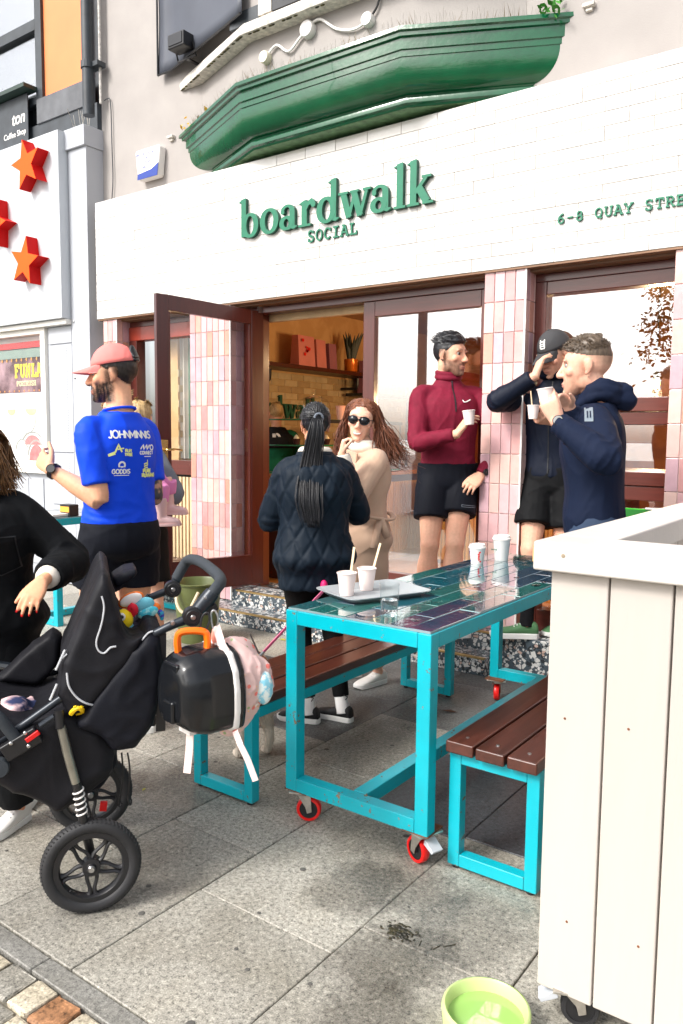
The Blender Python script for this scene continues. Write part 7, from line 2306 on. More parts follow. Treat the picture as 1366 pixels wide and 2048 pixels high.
# ---------------------------------------------------------------- man in maroon top
rd = Person('bearded man in maroon zip top holding a cup, leaning by pink pillar', (*(-2.413, 4.459), .222), 1.845, 222, sh_az=226, hip_az=216, lean=-.03)
rd.arm('R', (-2.242, 4.248, 1.439), V(-.8, -.3, -.9)); rd.arm('L', (-2.185, 4.471, 1.187), V(.9, .5, .2))
rd.leg('R', (-2.427, 4.211, 0.168)[:2] + (.222,)); rd.leg('L', (-2.257, 4.249, 0.178)[:2] + (.222,), V(.3, -1, 0))
for q in 'LR': rd.skin_arm(q); rd.skin_leg(q, 1.06)
rd.hand('R', inh((-2.181, 4.267, 1.529)) - inh((-2.242, 4.248, 1.439)), V(.55, .35, .35), ((.35, .5, .4), (.4, .5, .4), (.45, .55, .4), (.5, .6, .4)), .07, (.5, .35), 1.05)
rd.hand('L', inh((-2.232, 4.351, 1.097)) - inh((-2.185, 4.471, 1.187)), V(-.35, .75, -.5), (.55, .45, .5, .55), .05, (.35, .3), 1.05)
rd.gaze = (.35,)
rd.head(268, 3, 0, .02, 1.07)
rd.finish_skin(srgb(228, 178, 150), srgb(190, 116, 106), (.02, .014, .01), (.035, .022, .015), .72, scalp=(.05, .038, .03))
rd.hair_short('hair_black', .024, .0025, .014, n=900, ln=.024, lift=.25, seed=3)
mb = MB(); rd.torso(mb, .018, .60, .853, hem=[(.535, .172, .122), (.555, .174, .122), (.58, .166, .116)])
rd.sleeve(mb, 'R', 1.93, .076, .066, .058, .040); rd.sleeve(mb, 'L', 1.97, .076, .066, .056, .038)
J = rd.J
top = rd.garment('quarter_zip_top', mb, 'maroon_top', .0095, 4, .0045, 7, 41, [(J['elR'], J['wrR'] - J['elR'], .13, .004, .04), (J['elL'], V(0, 0, 1), .12, .0035, .045), (rd.at(.63), V(.2, 0, 1), .2, .003, .07)])
mb = MB()
for z, r_ in ((.853, .072), (.868, .069)):
 mb.tube([rd.at(z) + (rd.side(1) * math.cos(a) * r_ + rd.fwd(1) * (math.sin(a) * r_ * .95 - .008)) + V(0, 0, -.012 * math.sin(a)) for a in np.linspace(0, 2*math.pi, 30)], .016, 8, flat=1.2)
mk('collar', remesh(mb, .006, 3), 'maroon_top', top)
fr, sdv = rd.fwd(1), rd.side(1)
v, f = strokes2d([([(0, .0), (0, -.20)], .009)], .02)
decal_on(top, v, f, rd.at(.848) + V(0, 0, -.01), -sdv, V(0, 0, 1), fr, 'black', top, 'zip', .004)
v, f = strokes2d([([(-.026, .004), (-.02, -.008), (-.006, -.008), (.03, .008)], .0065)], .006)
decal_on(top, v, f, rd.at(.772) - sdv * .075, -sdv, V(0, 0, 1), fr, 'white_print', top, 'emblem', .004) if False else decal_on(top, v, f, rd.at(.772) - sdv * .075, -sdv, V(0, 0, 1), fr, 'white_print', top, 'emblem', .004)
mb = MB(); rd.torso(mb, .022, .465, .58); rd.pant(mb, 'R', .62, .110, .110); rd.pant(mb, 'L', .58, .110, .110)
rs_ = rd.garment('shorts', mb, 'navy_shorts', .010, 4, .004, 7, 42)
v, f = strokes2d([([(-.05, .008), (.05, -.004), (.05, -.014), (-.05, -.004), (-.05, .008)], .003)], .01)
decal_on(rs_, v, f, rd.J['hipL'].lerp(rd.J['knL'], .42) - sdv * .03, -sdv, V(0, 0, 1), fr, 'grey_tee', rs_, 'pocket_mark')
rd.watch('L', V(.8, -.2, .4), .021)
er_ = MB(); er_.lathe([(.0, .006), (.006, .004), (.007, 0)], seg=10)
eo = mk('earring', er_.mesh('earring'), 'black', rd.body); eo.location = rd.hc + rd.hR @ (V(.083, -.004, -.032) * rd.hk)
for q, a_ in (('R', 205), ('L', 235)): rd.sock(q, 'black_sock', .13); rd.shoe(q, a_, 'shoe_black')
def held_cup(loc, label, tilt=(0, 0), h=.086, stick=None):
 t = thing('paper_tub', label, 'cup', loc); t.rotation_euler = (R(tilt[0]), R(tilt[1]), 0)
 k = h / .0905
 MB().lathe([(a * k * 1.05, b * k) for a, b in cup_prof], seg=28).build('cup_body', 'cup', t, smooth=True, sharp=50)
 if stick: MB().bar((0, 0, .01), stick, .008, .003).build('wooden_spoon', 'stick', t)
 return t
held_cup(inh((-2.152, 4.233, 1.493)), 'pink white paper tub held by the man in maroon', (0, -6))
# ---------------------------------------------------------------- man in charcoal cap
cm_ = Person('man in charcoal cap and navy jacket rubbing his brow, cup in hand', (*(-1.801, 4.656), .222), 1.83, 192, sh_az=190)
cm_.arm('R', (-1.786, 4.310, 1.771), V(-.9, -.5, -.55)); cm_.arm('L', (-1.646, 4.232, 1.514), V(.5, -.2, -1))
sd = cm_.side(0)
cm_.leg('R', (-1.825, 4.397, 0.242)[:2] + (.222,)); cm_.leg('L', cm_.loc - sd * .13)
for q in 'LR': cm_.skin_arm(q); cm_.skin_leg(q, 1.05)
cm_.hand('R', inh((-1.769, 4.361, 1.887)) - inh((-1.786, 4.310, 1.771)), V(.6, .65, .1), (.35, .4, .45, .5), .05, (.3, .3), 1.05)
cm_.hand('L', inh((-1.696, 4.085, 1.528)) - inh((-1.646, 4.232, 1.514)), V(-.3, .2, .8), (.75, .7, .7, .7), .05, (.7, .6), 1.05)
cm_.head(158, 24, 0, .05, 1.06)
cm_.finish_skin(srgb(226, 176, 150), srgb(190, 120, 108), (.04, .03, .02), (.06, .04, .03), .25, scalp=(.06, .045, .03))
cm_.hair_short('hair_brown', .002, .003, .005, n=0)
cp = cm_.cap('cap_grey', brim=.08, tilt=4, zb=.040, droop=.03)
def slabs2d(txt, h, adv, w):
 items = []
 for k_, chh in enumerate(txt):
  for pl in SLAB[chh]: items.append(([(k_ * adv + u * h - adv * len(txt) / 2, v * h) for u, v in pl], w))
 return items
# HYROX-like block mark in two short rows of slab letters
v, f = strokes2d([([(-.016, .018), (-.016, .040)], .007), ([(.012, .018), (.012, .040)], .007), ([(-.016, .029), (.012, .029)], .007), ([(-.016, .014), (.012, .014)], .006), ([(-.016, -.010), (-.016, .014)], .007), ([(.012, -.010), (.012, .014)], .007), ([(-.016, .002), (.012, .002)], .006), ([(-.016, -.012), (.012, -.012)], .006)], .006)
nd = (cm_.hR @ V(-.25, 1, .35)).normalized(); xd = (cm_.hR @ V(-1, -.25, 0)).normalized(); yd = xd.cross(nd).normalized(); yd = yd if yd.z > 0 else -yd
decal_on(cp, v, f, cm_.capL(-.012, .075, .078), xd, yd, nd, 'white_print', cp, 'emblem', .004)
mb = MB(); cm_.torso(mb, .022, .60, .850, hem=[(.525, .178, .128), (.545, .180, .128), (.58, .172, .122)])
cm_.sleeve(mb, 'R', 1.93, .080, .072, .064, .046); cm_.sleeve(mb, 'L', 1.93, .080, .070, .060, .042)
J = cm_.J
jk = cm_.garment('jacket', mb, 'navy_jacket', .0095, 4, .0045, 7, 51, [(J['elR'], J['wrR'] - J['elR'], .14, .005, .045), (J['elL'], J['wrL'] - J['elL'], .12, .004, .045)])
mb = MB(); mb.tube([cm_.at(.860) + (cm_.side(1) * math.cos(a) * .074 + cm_.fwd(1) * (math.sin(a) * .072 - .002)) for a in np.linspace(0, 2*math.pi, 30)], .024, 10, flat=1.4); mk('collar', mb.mesh('collar'), 'navy_jacket', jk)
fr, sdv = cm_.fwd(1), cm_.side(1)
v, f = strokes2d([([(0, .0), (0, -.58)], .006)], .03); decal_on(jk, v, f, cm_.at(.84), -sdv, V(0, 0, 1), fr, 'black', jk, 'zip', .003)
v, f = strokes2d([([(-.02, 0), (.02, .006)], .006)], .01); decal_on(jk, v, f, cm_.at(.775) - sdv * .07, -sdv, V(0, 0, 1), fr, 'white_print', jk, 'emblem', .004)
mb = MB(); cm_.torso(mb, .024, .465, .57); cm_.pant(mb, 'R', .66, .114, .114); cm_.pant(mb, 'L', .66, .114, .114)
cm_.garment('shorts', mb, 'black_shorts', .010, 4, .004, 7, 52)
for q, a_ in (('R', 118), ('L', 160)): cm_.sock(q, 'black_sock', .19, .040); cm_.shoe(q, a_, 'shoe_green')
held_cup(inh((-1.692, 4.075, 1.522)), 'pink white paper tub with stick held by the capped man', (0, 0), .075, (-.012, -.015, .15))
# ---------------------------------------------------------------- man in navy hoodie, in profile
hm = Person('man with fair cropped hair in navy hoodie drinking from a cup', (*(-1.244, 3.795), 0), 1.90, 106, sh_az=108, lean=.02)
hm.arm('L', (-1.299, 3.388, 1.496), V(.9, -.3, -.7)); hm.arm('R', (-1.322, 3.604, 1.570), V(.2, .8, -.9))
sd = hm.side(0)
hm.leg('L', hm.loc - sd * .12); hm.leg('R', hm.loc + sd * .12 + hm.fwd(0) * .08)
for q in 'LR': hm.skin_arm(q); hm.skin_leg(q)
hm.hand('L', inh((-1.330, 3.364, 1.587)) - inh((-1.299, 3.388, 1.496)), V(-.3, .9, .1), (.5, .55, .6, .65), .06, (.2, .5), .95)
hm.hand('R', inh((-1.357, 3.487, 1.634)) - inh((-1.322, 3.604, 1.570)), V(-.2, -.9, .1), (.45, .5, .55, .6), .06, (.75, .1), .95)
hm.head(108, 3, 0, .045, 1.10)
hm.finish_skin(srgb(232, 182, 158), srgb(206, 128, 116), (.10, .07, .045), (.20, .11, .06), .42, scalp=(.21, .145, .10), eyes=(.12, .2, .26), scalp_fn=lambda x, y, z: sstep(.005, .075, z - np.interp(y, [-.1, -.03, 0, .05, .09], [-.05, -.01, .02, .05, .07])) * (y < .085))
hm.hair_short('hair_brown', .019, .0012, .008, n=1500, ln=.018, lift=.12, back=-.9, seed=8, line=lambda x, y: np.interp(y, [-.11, -.08, -.05, 0, .04, .075, .09], [.030, .034, .036, .040, .050, .066, .072]))
mb = MB(); hm.torso(mb, .028, .60, .845, hem=[(.505, .160, .128), (.52, .170, .134), (.545, .182, .138), (.58, .178, .132)])
hm.sleeve(mb, 'L', 1.95, .088, .078, .070, .046); hm.sleeve(mb, 'R', 1.95, .086, .076, .068, .046)
J = hm.J
hd_ = hm.garment('hoodie', mb, 'navy_hoodie', .0095, 4, .005, 6, 61, [(J['elL'], J['wrL'] - J['elL'], .14, .005, .05), (J['elL'].lerp(J['wrL'], .7), J['wrL'] - J['elL'], .10, .004, .035)])
mb = MB()
fr, sdv = hm.fwd(1), hm.side(1)
nk = hm.at(.848)
for z, r_, b_, th_ in ((.0, .092, -.02, .026), (.032, .092, -.028, .024), (.06, .086, -.034, .018)):
 mb.tube([nk + V(0, 0, z + .012 * math.cos(2 * a) - .02 * (math.sin(a) > 0) * math.sin(a)) + (sdv * math.cos(a) * r_ + fr * (math.sin(a) * r_ * .92 + b_)) for a in np.linspace(0, 2*math.pi, 30)], th_, 10)
mb.ell(nk - fr * .108 + V(0, 0, .0), (.075, .056, .056), 20, 14); mb.ell(nk - fr * .135 + V(0, 0, -.014), (.060, .045, .046), 20, 14); mb.ell(nk - fr * .10 + V(0, 0, .038), (.075, .045, .036), 20, 14)
me = remesh(mb, .008, 3); folds(me, .008, 11, 66, (1, 1, 1)); mk('hood', me, 'navy_hoodie', hd_)
pm_ = MB()
o_ = inh((-1.153, 3.399, 1.528)) - hm.loc
cdir = V(.36, -.93, 0)
v, f = strokes2d([([(0, -.033), (0, .033)], .036)], .01); decal_on(hd_, v, f, o_, V(.93, .36, 0), V(0, 0, 1), cdir, pm('grey_patch', srgb(118, 130, 140), .5), hd_, 'arm_patch', .010)
v, f = strokes2d([([(-.006, -.016), (-.006, .016)], .005), ([(.006, -.016), (.006, .016)], .005)], .01); decal_on(hd_, v, f, o_, V(.93, .36, 0), V(0, 0, 1), cdir, 'navy_hoodie', hd_, 'patch_mark', .0125)
hm.watch('L', V(.3, -.9, .2), .024)
mb = MB(); hm.torso(mb, .02, .465, .56)
for q in 'LR': hm.pant(mb, q, .8, .11, .108)
hm.garment('shorts', mb, pm('slate_shorts', srgb(40, 58, 84), .8, var=.1), .010, 4, .004)
for q, a_ in (('L', 100), ('R', 108)): hm.sock(q, 'white_sock', .14); hm.shoe(q, a_, 'shoe_white')
held_cup(inh((-1.344, 3.389, 1.562)), 'pink white paper tub lifted by the man in the hoodie', (4, -8), .080)
# ---------------------------------------------------------------- woman in black at the left edge
bw2 = Person('woman in black overshirt with red nails, cut by left edge', (*(-2.622, 1.470), 0), 1.47, 226, female=True, sh_az=222, lean=.10, width=1.06)
bw2.arm('L', (-2.256, 1.457, 0.944), V(-.3, .9, -.1)); bw2.arm('R', (-2.481, 1.179, 0.929), V(-.8, -.3, -.2))
sd = bw2.side(0)
bw2.leg('L', V(-2.56, 1.53, 0)); bw2.leg('R', V(-2.72, 1.72, 0))
for q in 'LR': bw2.skin_arm(q, 1.12); bw2.skin_leg(q)
bw2.hand('L', inh((-2.218, 1.378, 0.884)) - inh((-2.256, 1.457, 0.944)), V(-.5, .5, -.6), ((.25, .35, .2), (.3, .35, .2), (.35, .35, .2), (.4, .4, .2)), .05, (.45, .2), 1.12)
bw2.hand('R', V(.1, -.3, -1), V(0, .8, -.2))
bw2.head(196, 16, 0, .03, 1.08)
bw2.finish_skin(srgb(228, 168, 132), srgb(190, 100, 90), (.06, .04, .025), nails=srgb(222, 24, 30), voxel=.0045)
hb = MB(); rs = random.Random(21)
def Lb(x, y, z): return bw2.hc + bw2.hR @ (V(x, y, z) * bw2.hk)
bw2.hair_short('hair_lowlight', .012, .010, .014, n=0)
for i in range(1400):
 a = rs.uniform(-math.pi, math.pi); e = rs.uniform(-.1, 1.5)
 root = V(math.sin(a) * math.cos(e) * .077, math.cos(a) * math.cos(e) * .097 - .014, .036 + math.sin(e) * .091)
 if root.y > .05 and root.z < .095: continue
 if root.z < .02 and root.y > .0: continue
 s_ = 1 if root.x + rs.gauss(0, .01) > 0 else -1
 out = V(s_ * (.080 + rs.random() * .02), root.y * .5 - .022, .005 + rs.gauss(0, .02)) if root.y > -.05 else V(root.x * 1.1, -.115, .0)
 low = out * 1.0 + V(rs.gauss(0, .012), .004 + rs.gauss(0, .015), -.08)
 end = low + V(rs.gauss(0, .015), -.006 + rs.gauss(0, .015), -.05 - rs.random() * .05)
 strand_tube(hb, [Lb(*root), Lb(*((root + out) / 2 + V(0, 0, .028))), Lb(*out), Lb(*low), Lb(*end)], .0032, .0009, 4)
mk('hair', hb.mesh('hair'), 'hair_lowlight', bw2.root)
mb = MB()
bw2.torso(mb, .052, .52, .832, hem=[(.415, .198, .148), (.44, .20, .15), (.48, .198, .150)], extra=lambda z: .012 if z > .7 else .004)
bw2.sleeve(mb, 'L', 1.80, .098, .090, .090, .076); bw2.sleeve(mb, 'R', 1.9, .108, .098, .09, .07)
J = bw2.J
ov_ = bw2.garment('overshirt', mb, 'black_denim', .0085, 3, .007, 6, 71, [(J['elL'], J['wrL'] - J['elL'], .14, .008, .055), (J['elL'].lerp(J['wrL'], .6), J['wrL'] - J['elL'], .10, .006, .045), (bw2.at(.66), V(.3, .2, 1), .25, .004, .09)])
fr, sdv = bw2.fwd(1), bw2.side(1)
v, f = strokes2d([([(0, 0), (0, -.62)], .035)], .03); decal_on(ov_, v, f, bw2.at(.82), -sdv, V(0, 0, 1), fr, 'black_denim', ov_, 'placket', .006)
bt = MB()
dg_ = bpy.context.evaluated_depsgraph_get(); bvh_ = BVHTree.FromObject(ov_, dg_)
for z in (.78, .71, .64, .57, .50):
 h = bvh_.ray_cast(bw2.at(z) + fr * .5, -fr, 1)
 if h[0] is not None: bt.ell(h[0] + fr * .008, (.007, .007, .007), 10, 6)
bt.build('buttons', 'steel', ov_, smooth=True, kind=None)
v, f = strokes2d([([(-.055, -.06), (-.055, .05), (.055, .05), (.055, -.06), (0, -.085), (-.055, -.06)], .004)], .02); decal_on(ov_, v, f, bw2.at(.70) - sdv * .10, -sdv, V(0, 0, 1), fr, 'black', ov_, 'pocket', .006)
cl_ = MB()
for s_ in (-1, 1):
 cl_.prism([(.012, .03), (.075, .035), (.10, -.055), (.05, -.075), (.008, -.02)], lambda u, v, d: bw2.at(.842) + sdv * (s_ * u) + V(0, 0, v) + fr * (.085 + d - .5 * max(0, u - .03) - .2 * v), .012, .0)
cl_.build('collar', 'black_denim', ov_, bevel=.003)
mb = MB()
for s_ in (-1, 1): mb.tube([bw2.at(.855) + sdv * (s_ * .07) - fr * .03, bw2.at(.84) + sdv * (s_ * .075) + fr * .04, bw2.at(.80) + sdv * (s_ * .03) + fr * .13], .014, 8, smooth=3)
mk('shirt_collar', mb.mesh('shirt_collar'), 'cream_knit', bw2.root)
w_ = J['wrL']; ax_ = (J['elL'] - w_).normalized()
mb = MB(); mb.tube([w_ + ax_ * .028, w_ + ax_ * .06], [.037, .042], 16); mk('cuff', mb.mesh('cuff'), 'cream_knit', bw2.root)
mb = MB(); c_ = J['tipL2']; b_ = J['wrL'].lerp(c_, .66)
d_ = (c_ - b_).normalized(); s1 = d_.orthogonal().normalized(); s2_ = d_.cross(s1)
mb.tube([b_ + (s1 * math.cos(t) + s2_ * math.sin(t)) * .0105 for t in np.linspace(0, 6.283, 16)], .002, 6); mb.ell(b_ - V(-.3, .9, 0) * .011 + V(.004, -.006, .008), (.005,) * 3, 8, 6)
mk('ring', mb.mesh('ring'), 'steel', bw2.root)
er_ = MB(); er_.ell((0, 0, 0), (.006, .006, .008), 10, 8); eo = mk('earring', er_.mesh('earring'), 'white_plastic', bw2.body); eo.location = Lb(-.083, -.004, -.036)
mb = MB(); bw2.torso(mb, .02, .465, .56)
for q in 'LR': bw2.pant(mb, q, 1.9, .112, .105, .09, .085)
bw2.garment('trousers', mb, 'black_denim', .010, 4, .005, 7, 73)
for q, a_ in (('L', 196), ('R', 215)): bw2.shoe(q, a_, 'shoe_white')
# ---------------------------------------------------------------- staff behind the counter
st_ = Person('person in black and green jacket behind the serving counter, back turned', (*(-4.850, 5.603), .222), 1.50, 52, sh_az=50)
st_.arm('L', st_.loc + V(-.4, .25, .95), V(-.5, -.5, -1)); st_.arm('R', st_.loc + V(-.15, .45, .95), V(.6, .3, -1))
for q in 'LR': st_.leg(q, st_.loc + st_.side(0) * (.1 if q == 'R' else -.1)); st_.skin_arm(q); st_.skin_leg(q)
for q in 'LR': st_.hand(q, V(-.6, .5, 0), V(0, 0, -1))
st_.head(60, 12, 0, .02, 1.05)
st_.finish_skin(srgb(220, 168, 136), None, (.15, .1, .06), voxel=.007)
st_.hair_short('hair_blond', .012, .006, .010, n=300, ln=.02)
mb = MB(); st_.torso(mb, .035, .60, .853, hem=[(.5, .19, .14), (.55, .185, .135)]); st_.sleeve(mb, 'L', 1.9, .09, .08, .07, .05); st_.sleeve(mb, 'R', 1.9, .09, .08, .07, .05)
jk2 = st_.garment('jacket', mb, 'green_jacket', .012, 4, .005)
mb = MB(); st_.torso(mb, .044, .72, .853, extra=lambda z: .004); yk = st_.garment('yoke', mb, 'black_jacket', .012, 3, .003, parent=jk2)
v, f = strokes2d([(arc(0, 0, .035, .03, 0, 90, 8), .008), (arc(0, 0, .024, .02, 0, 90, 8), .007), ([(-.035, .024), (-.004, .024)], .007), ([(-.035, .012), (-.004, .012)], .007), ([(-.035, .0), (-.004, .0)], .007)], .01)
bd_ = -Fig.dir(42)
decal_on(yk, v, f, st_.at(.79), V(-bd_.y, bd_.x, 0), V(0, 0, 1), bd_, 'white_print', yk, 'emblem', .004)
mb = MB(); st_.torso(mb, .02, .465, .56)
for q in 'LR': st_.pant(mb, q, 1.9)
st_.garment('trousers', mb, 'black_leggings', .012, 3, .003)
for q in 'LR': st_.shoe(q, 52, 'shoe_black')
# ================================================================ PUSHCHAIR
pc = thing('pushchair', 'black all terrain pushchair with large spoked wheel, left foreground', 'pushchair', (-1.901, 1.365, 0), math.atan2(-.809, -.588))
M['push_fabric'] = cloth('black_pushchair_fabric', srgb(24, 24, 29), .6, .2, 260, .3, vs=10)
M['push_fabric2'] = cloth('navy_black_fabric', srgb(16, 18, 27), .62, .2, 260, .3, vs=10)
M['gun_metal'] = pm('gunmetal_tube', srgb(40, 46, 54), .35, .3, var=.15)
M['reflective'] = pm('reflective_piping', srgb(190, 192, 196), .4, var=.05)
M['emblem_yellow'] = pm('yellow_emblem', srgb(250, 205, 20), .5, var=.03)
M['foam_grip'] = pm('foam_grip', srgb(46, 52, 58), .75, var=.15, bump=.2, bs=150)
def SV(p): return Vector(p)
WR = .1435
def wheel(y, r=WR, x=0.0, sp=5):
 w = bpy.data.objects.new('wheel', None); COL.objects.link(w); w.parent = pc; w.location = (x, y, r)
 m4 = Matrix.Rotation(R(90), 4, 'X')
 k = r / WR
 prof = [(.106, -.014), (.114, -.020), (.124, -.0225), (.134, -.019), (.141, -.011), (.1435, 0), (.141, .011), (.134, .019), (.124, .0225), (.114, .020), (.106, .014), (.106, -.014)]
 MB().lathe([(a * k, b) for a, b in prof], seg=64, mat=m4).build('tyre', 'rubber', w, smooth=True, sharp=60)
 tr = MB()
 for i in range(72):
  a = 2 * math.pi * i / 72; da = .020 * (1 if i % 2 else -1)
  for s_ in (-1, 1):
   rr_ = .1425 * k
   tr.bar((rr_ * math.cos(a) , s_ * .003, rr_ * math.sin(a)), (.137 * k * math.cos(a + .05), s_ * .015, .137 * k * math.sin(a + .05)), .005, .004)
 tr.build('tread', 'rubber', w, kind='stuff')
 MB().lathe([(a * k, b) for a, b in [(.088, -.010), (.092, -.016), (.107, -.015), (.107, .015), (.092, .016), (.088, .010), (.088, -.010)]], seg=56, mat=m4).build('rim', 'black', w, smooth=True, sharp=40)
 MB().lathe([(0, -.024), (.012, -.024), (.015, -.018), (.026, -.016), (.028, .016), (0, .018)], seg=28, mat=m4).build('hub', 'black', w, smooth=True, sharp=40)
 MB().lathe([(0, -.030), (.008, -.029), (.011, -.024)], seg=20, mat=m4).lathe([(0, .030), (.008, .029), (.011, .017)], seg=20, mat=m4).build('hub_cap', 'steel', w, smooth=True)
 for i in range(sp):
  a0 = 2 * math.pi * i / sp + .3
  mb = MB()
  for s_ in (-1, 1):
   pts = []
   for t in np.linspace(0, 1, 9):
    rr_ = (.022 + .068 * t) * k
    a = a0 + s_ * (.16 + .40 * math.sin(t * math.pi * .62) ** 1.4 - .06 * (1 - t))
    pts.append((rr_ * math.cos(a), 0, rr_ * math.sin(a)))
   mb.tube(pts, [.0075, .006, .0055, .005, .005, .005, .0055, .006, .008], 8, flat=1.2)
  mb.build('spoke', 'black', w, smooth=True)
 MB().tube([(.05 * k, .004, -.075 * k), (.062 * k, .012, -.062 * k)], .004, 6).build('valve', 'black', w)
 return w
wheel(0.0); wheel(-.50)
fwz = .10
wheel(-.16, .10, .86, 5); wheel(-.34, .10, .86, 5)
def slabvol(name, poly, w0, w1, mat, vox=.009, sm=6, amp=.006, f=10, seed=1, bulge=0):
 """a soft fabric volume: side outline with real width"""
 mb = MB()
 n = len(poly)
 cx = sum(p[0] for p in poly) / n; cz = sum(p[2] for p in poly) / n
 secs = [(w0, .82), (w0 + .025, .97), (w0 + .07, 1.0 + bulge), ((w0 + w1) / 2, 1.0 + bulge), (w1 - .07, 1.0 + bulge), (w1 - .025, .97), (w1, .82)]
 for w, k in secs:
  for p in poly: mb.v.append((cx + (p[0] - cx) * k, -w, cz + (p[2] - cz) * k))
 for i in range(len(secs) - 1):
  for j in range(n):
   j2 = (j + 1) % n
   mb.f.append((i*n + j, i*n + j2, (i+1)*n + j2, (i+1)*n + j))
 mb.f += [tuple(range(n))[::-1], tuple((len(secs) - 1) * n + j for j in range(n))]
 me = remesh(mb, vox, sm)
 if amp: folds(me, amp, f, seed, (1, .5, 1))
 return mk(name, me, mat, pc)
hood_poly = [(-0.049, -0.000, 1.029), (-0.067, -0.000, 1.011), (-0.082, -0.000, 0.932), (-0.105, -0.000, 0.846), (-0.124, -0.000, 0.815), (-0.179, 0.000, 0.832), (-0.123, 0.000, 0.750), (-0.055, 0.000, 0.666), (-0.005, 0.000, 0.618), (0.050, 0.000, 0.594), (0.087, 0.000, 0.664), (0.071, -0.000, 0.759), (0.019, -0.000, 0.887), (-0.027, -0.000, 0.994)]
canopy = slabvol('canopy', hood_poly, -.015, .42, 'push_fabric', .008, 4, .008, 9, 3)
pouch_poly = [(-0.179, -0.000, 0.847), (-0.210, 0.000, 0.830), (-0.218, 0.000, 0.735), (-0.205, 0.000, 0.629), (-0.179, -0.000, 0.547), (-0.130, -0.000, 0.483), (-0.070, -0.000, 0.478), (-0.032, 0.000, 0.532), (0.037, 0.000, 0.570), (-0.006, 0.000, 0.648), (-0.092, -0.000, 0.753)]
pouch = slabvol('storage_pouch', pouch_poly, -.02, .42, 'push_fabric2', .008, 5, .008, 9, 5, .02)
seat_poly = [(0.474, 0.000, 0.652), (0.313, -0.000, 0.621), (0.158, 0.000, 0.590), (0.063, 0.000, 0.617), (-0.053, -0.000, 0.538), (-0.081, -0.000, 0.458), (-0.060, -0.000, 0.384), (0.006, 0.000, 0.337), (0.082, -0.000, 0.296), (0.178, -0.000, 0.361), (0.319, -0.000, 0.448), (0.491, 0.000, 0.527)]
seat = slabvol('seat', seat_poly, .02, .45, 'push_fabric', .009, 5, .009, 8, 7)
leg_cover = slabvol('seat_side', [(0.288, -0.000, 0.619), (0.208, -0.000, 0.698), (0.107, 0.000, 0.776), (0.077, -0.000, 0.752), (0.090, 0.000, 0.657), (0.158, 0.000, 0.590)], .34, .45, 'push_fabric', .009, 4, .005, 9, 9)
# frame
def tubes(name, lst, mat, sm=4):
 mb = MB()
 for pts, r_ in lst: mb.tube(pts, r_, 12, smooth=sm)
 return mb.build(name, mat, pc, smooth=True)
for w in (.0, .46):
 pass
tubes('side_tube', [([(-0.187, -0.020, 0.826), (-0.057, -0.020, 0.742), (0.091, -0.020, 0.643), (0.240, -0.020, 0.548), (0.436, -0.020, 0.455)], .011)], 'gun_metal')
tubes('side_tube', [([(-0.213, -0.460, 0.856), (-0.050, -0.460, 0.689), (0.108, -0.460, 0.604), (0.285, -0.460, 0.489), (0.546, -0.460, 0.346)], .011)], 'gun_metal')
tubes('handlebar', [([(-0.335, 0.000, 0.915), (-0.371, -0.000, 0.954), (-0.398, -0.060, 0.973), (-0.391, -0.180, 0.984), (-0.369, -0.340, 0.990), (-0.347, -0.440, 0.979), (-0.328, -0.460, 0.951), (-0.304, -0.460, 0.909)], .0185)], 'foam_grip', 6)
tubes('handle_arm', [([(-0.338, 0.000, 0.919), (-0.303, 0.000, 0.878), (-0.244, 0.000, 0.855), (-0.191, -0.010, 0.829)], [.019, .016, .013, .012])], 'gun_metal')
tubes('handle_arm', [([(-0.307, -0.460, 0.913), (-0.289, -0.460, 0.877), (-0.244, -0.460, 0.858), (-0.206, -0.460, 0.846)], [.017, .015, .013, .012])], 'gun_metal')
for c_, y_ in (((-0.302, 0.012, 0.880), -1), ((-0.290, -0.445, 0.877), -1)):
 m4 = Matrix.Translation(SV(c_)) @ Matrix.Rotation(R(90), 4, 'X')
 o = MB().lathe([(0, -.016), (.020, -.016), (.022, -.013), (.028, -.012), (.030, -.008), (.030, .012), (0, .014)], seg=28, mat=m4).build('pivot', 'black', pc, smooth=True, sharp=35)
 MB().lathe([(0, -.020), (.006, -.019), (.008, -.016)], seg=14, mat=m4).build('rivet', 'steel', o, smooth=True)
for c_ in ((-0.243, 0.014, 0.864), (-0.342, 0.016, 0.934)):
 m4 = Matrix.Translation(SV(c_)) @ Matrix.Rotation(R(90), 4, 'X')
 MB().lathe([(0, -.006), (.006, -.005), (.008, 0)], seg=14, mat=m4).build('rivet', 'steel', pc, smooth=True)
MB().tube([(-0.318, 0.000, 0.893), (-0.349, 0.000, 0.928), (-0.365, 0.000, 0.948)], [.021, .024, .022], 14, smooth=3).build('grip_collar', 'gun_metal', pc, smooth=True)
MB().bar((-0.338, -0.000, 0.887), (-0.377, -0.000, 0.905), .02, .02).build('clip_bracket', 'black', pc, bevel=.003)
tubes('suspension_strut', [([(0.075, 0.000, 0.579), (0.058, 0.000, 0.490), (0.038, -0.000, 0.403)], [.0125, .0135, .0125])], pm('worn_silver', srgb(150, 148, 138), .35, .7, var=.15, vs=30))
tubes('suspension_strut', [([(0.093, -0.460, 0.413), (0.072, -0.460, 0.307), (0.048, -0.460, 0.203)], [.0125, .0135, .0125])], 'steel')
tubes('rear_fork', [([(0.080, 0.000, 0.627), (0.077, 0.000, 0.574)], .014)], 'black')
tubes('rear_fork', [([(0.037, 0.000, 0.402), (0.028, 0.000, 0.349), (0.018, -0.000, 0.271), (0.003, -0.035, 0.173), (-0.000, -0.040, 0.132)], .0135)], 'black')
co_ = [SV((0.033, -0.000, 0.384)), SV((0.022, -0.000, 0.300))]
pts = []
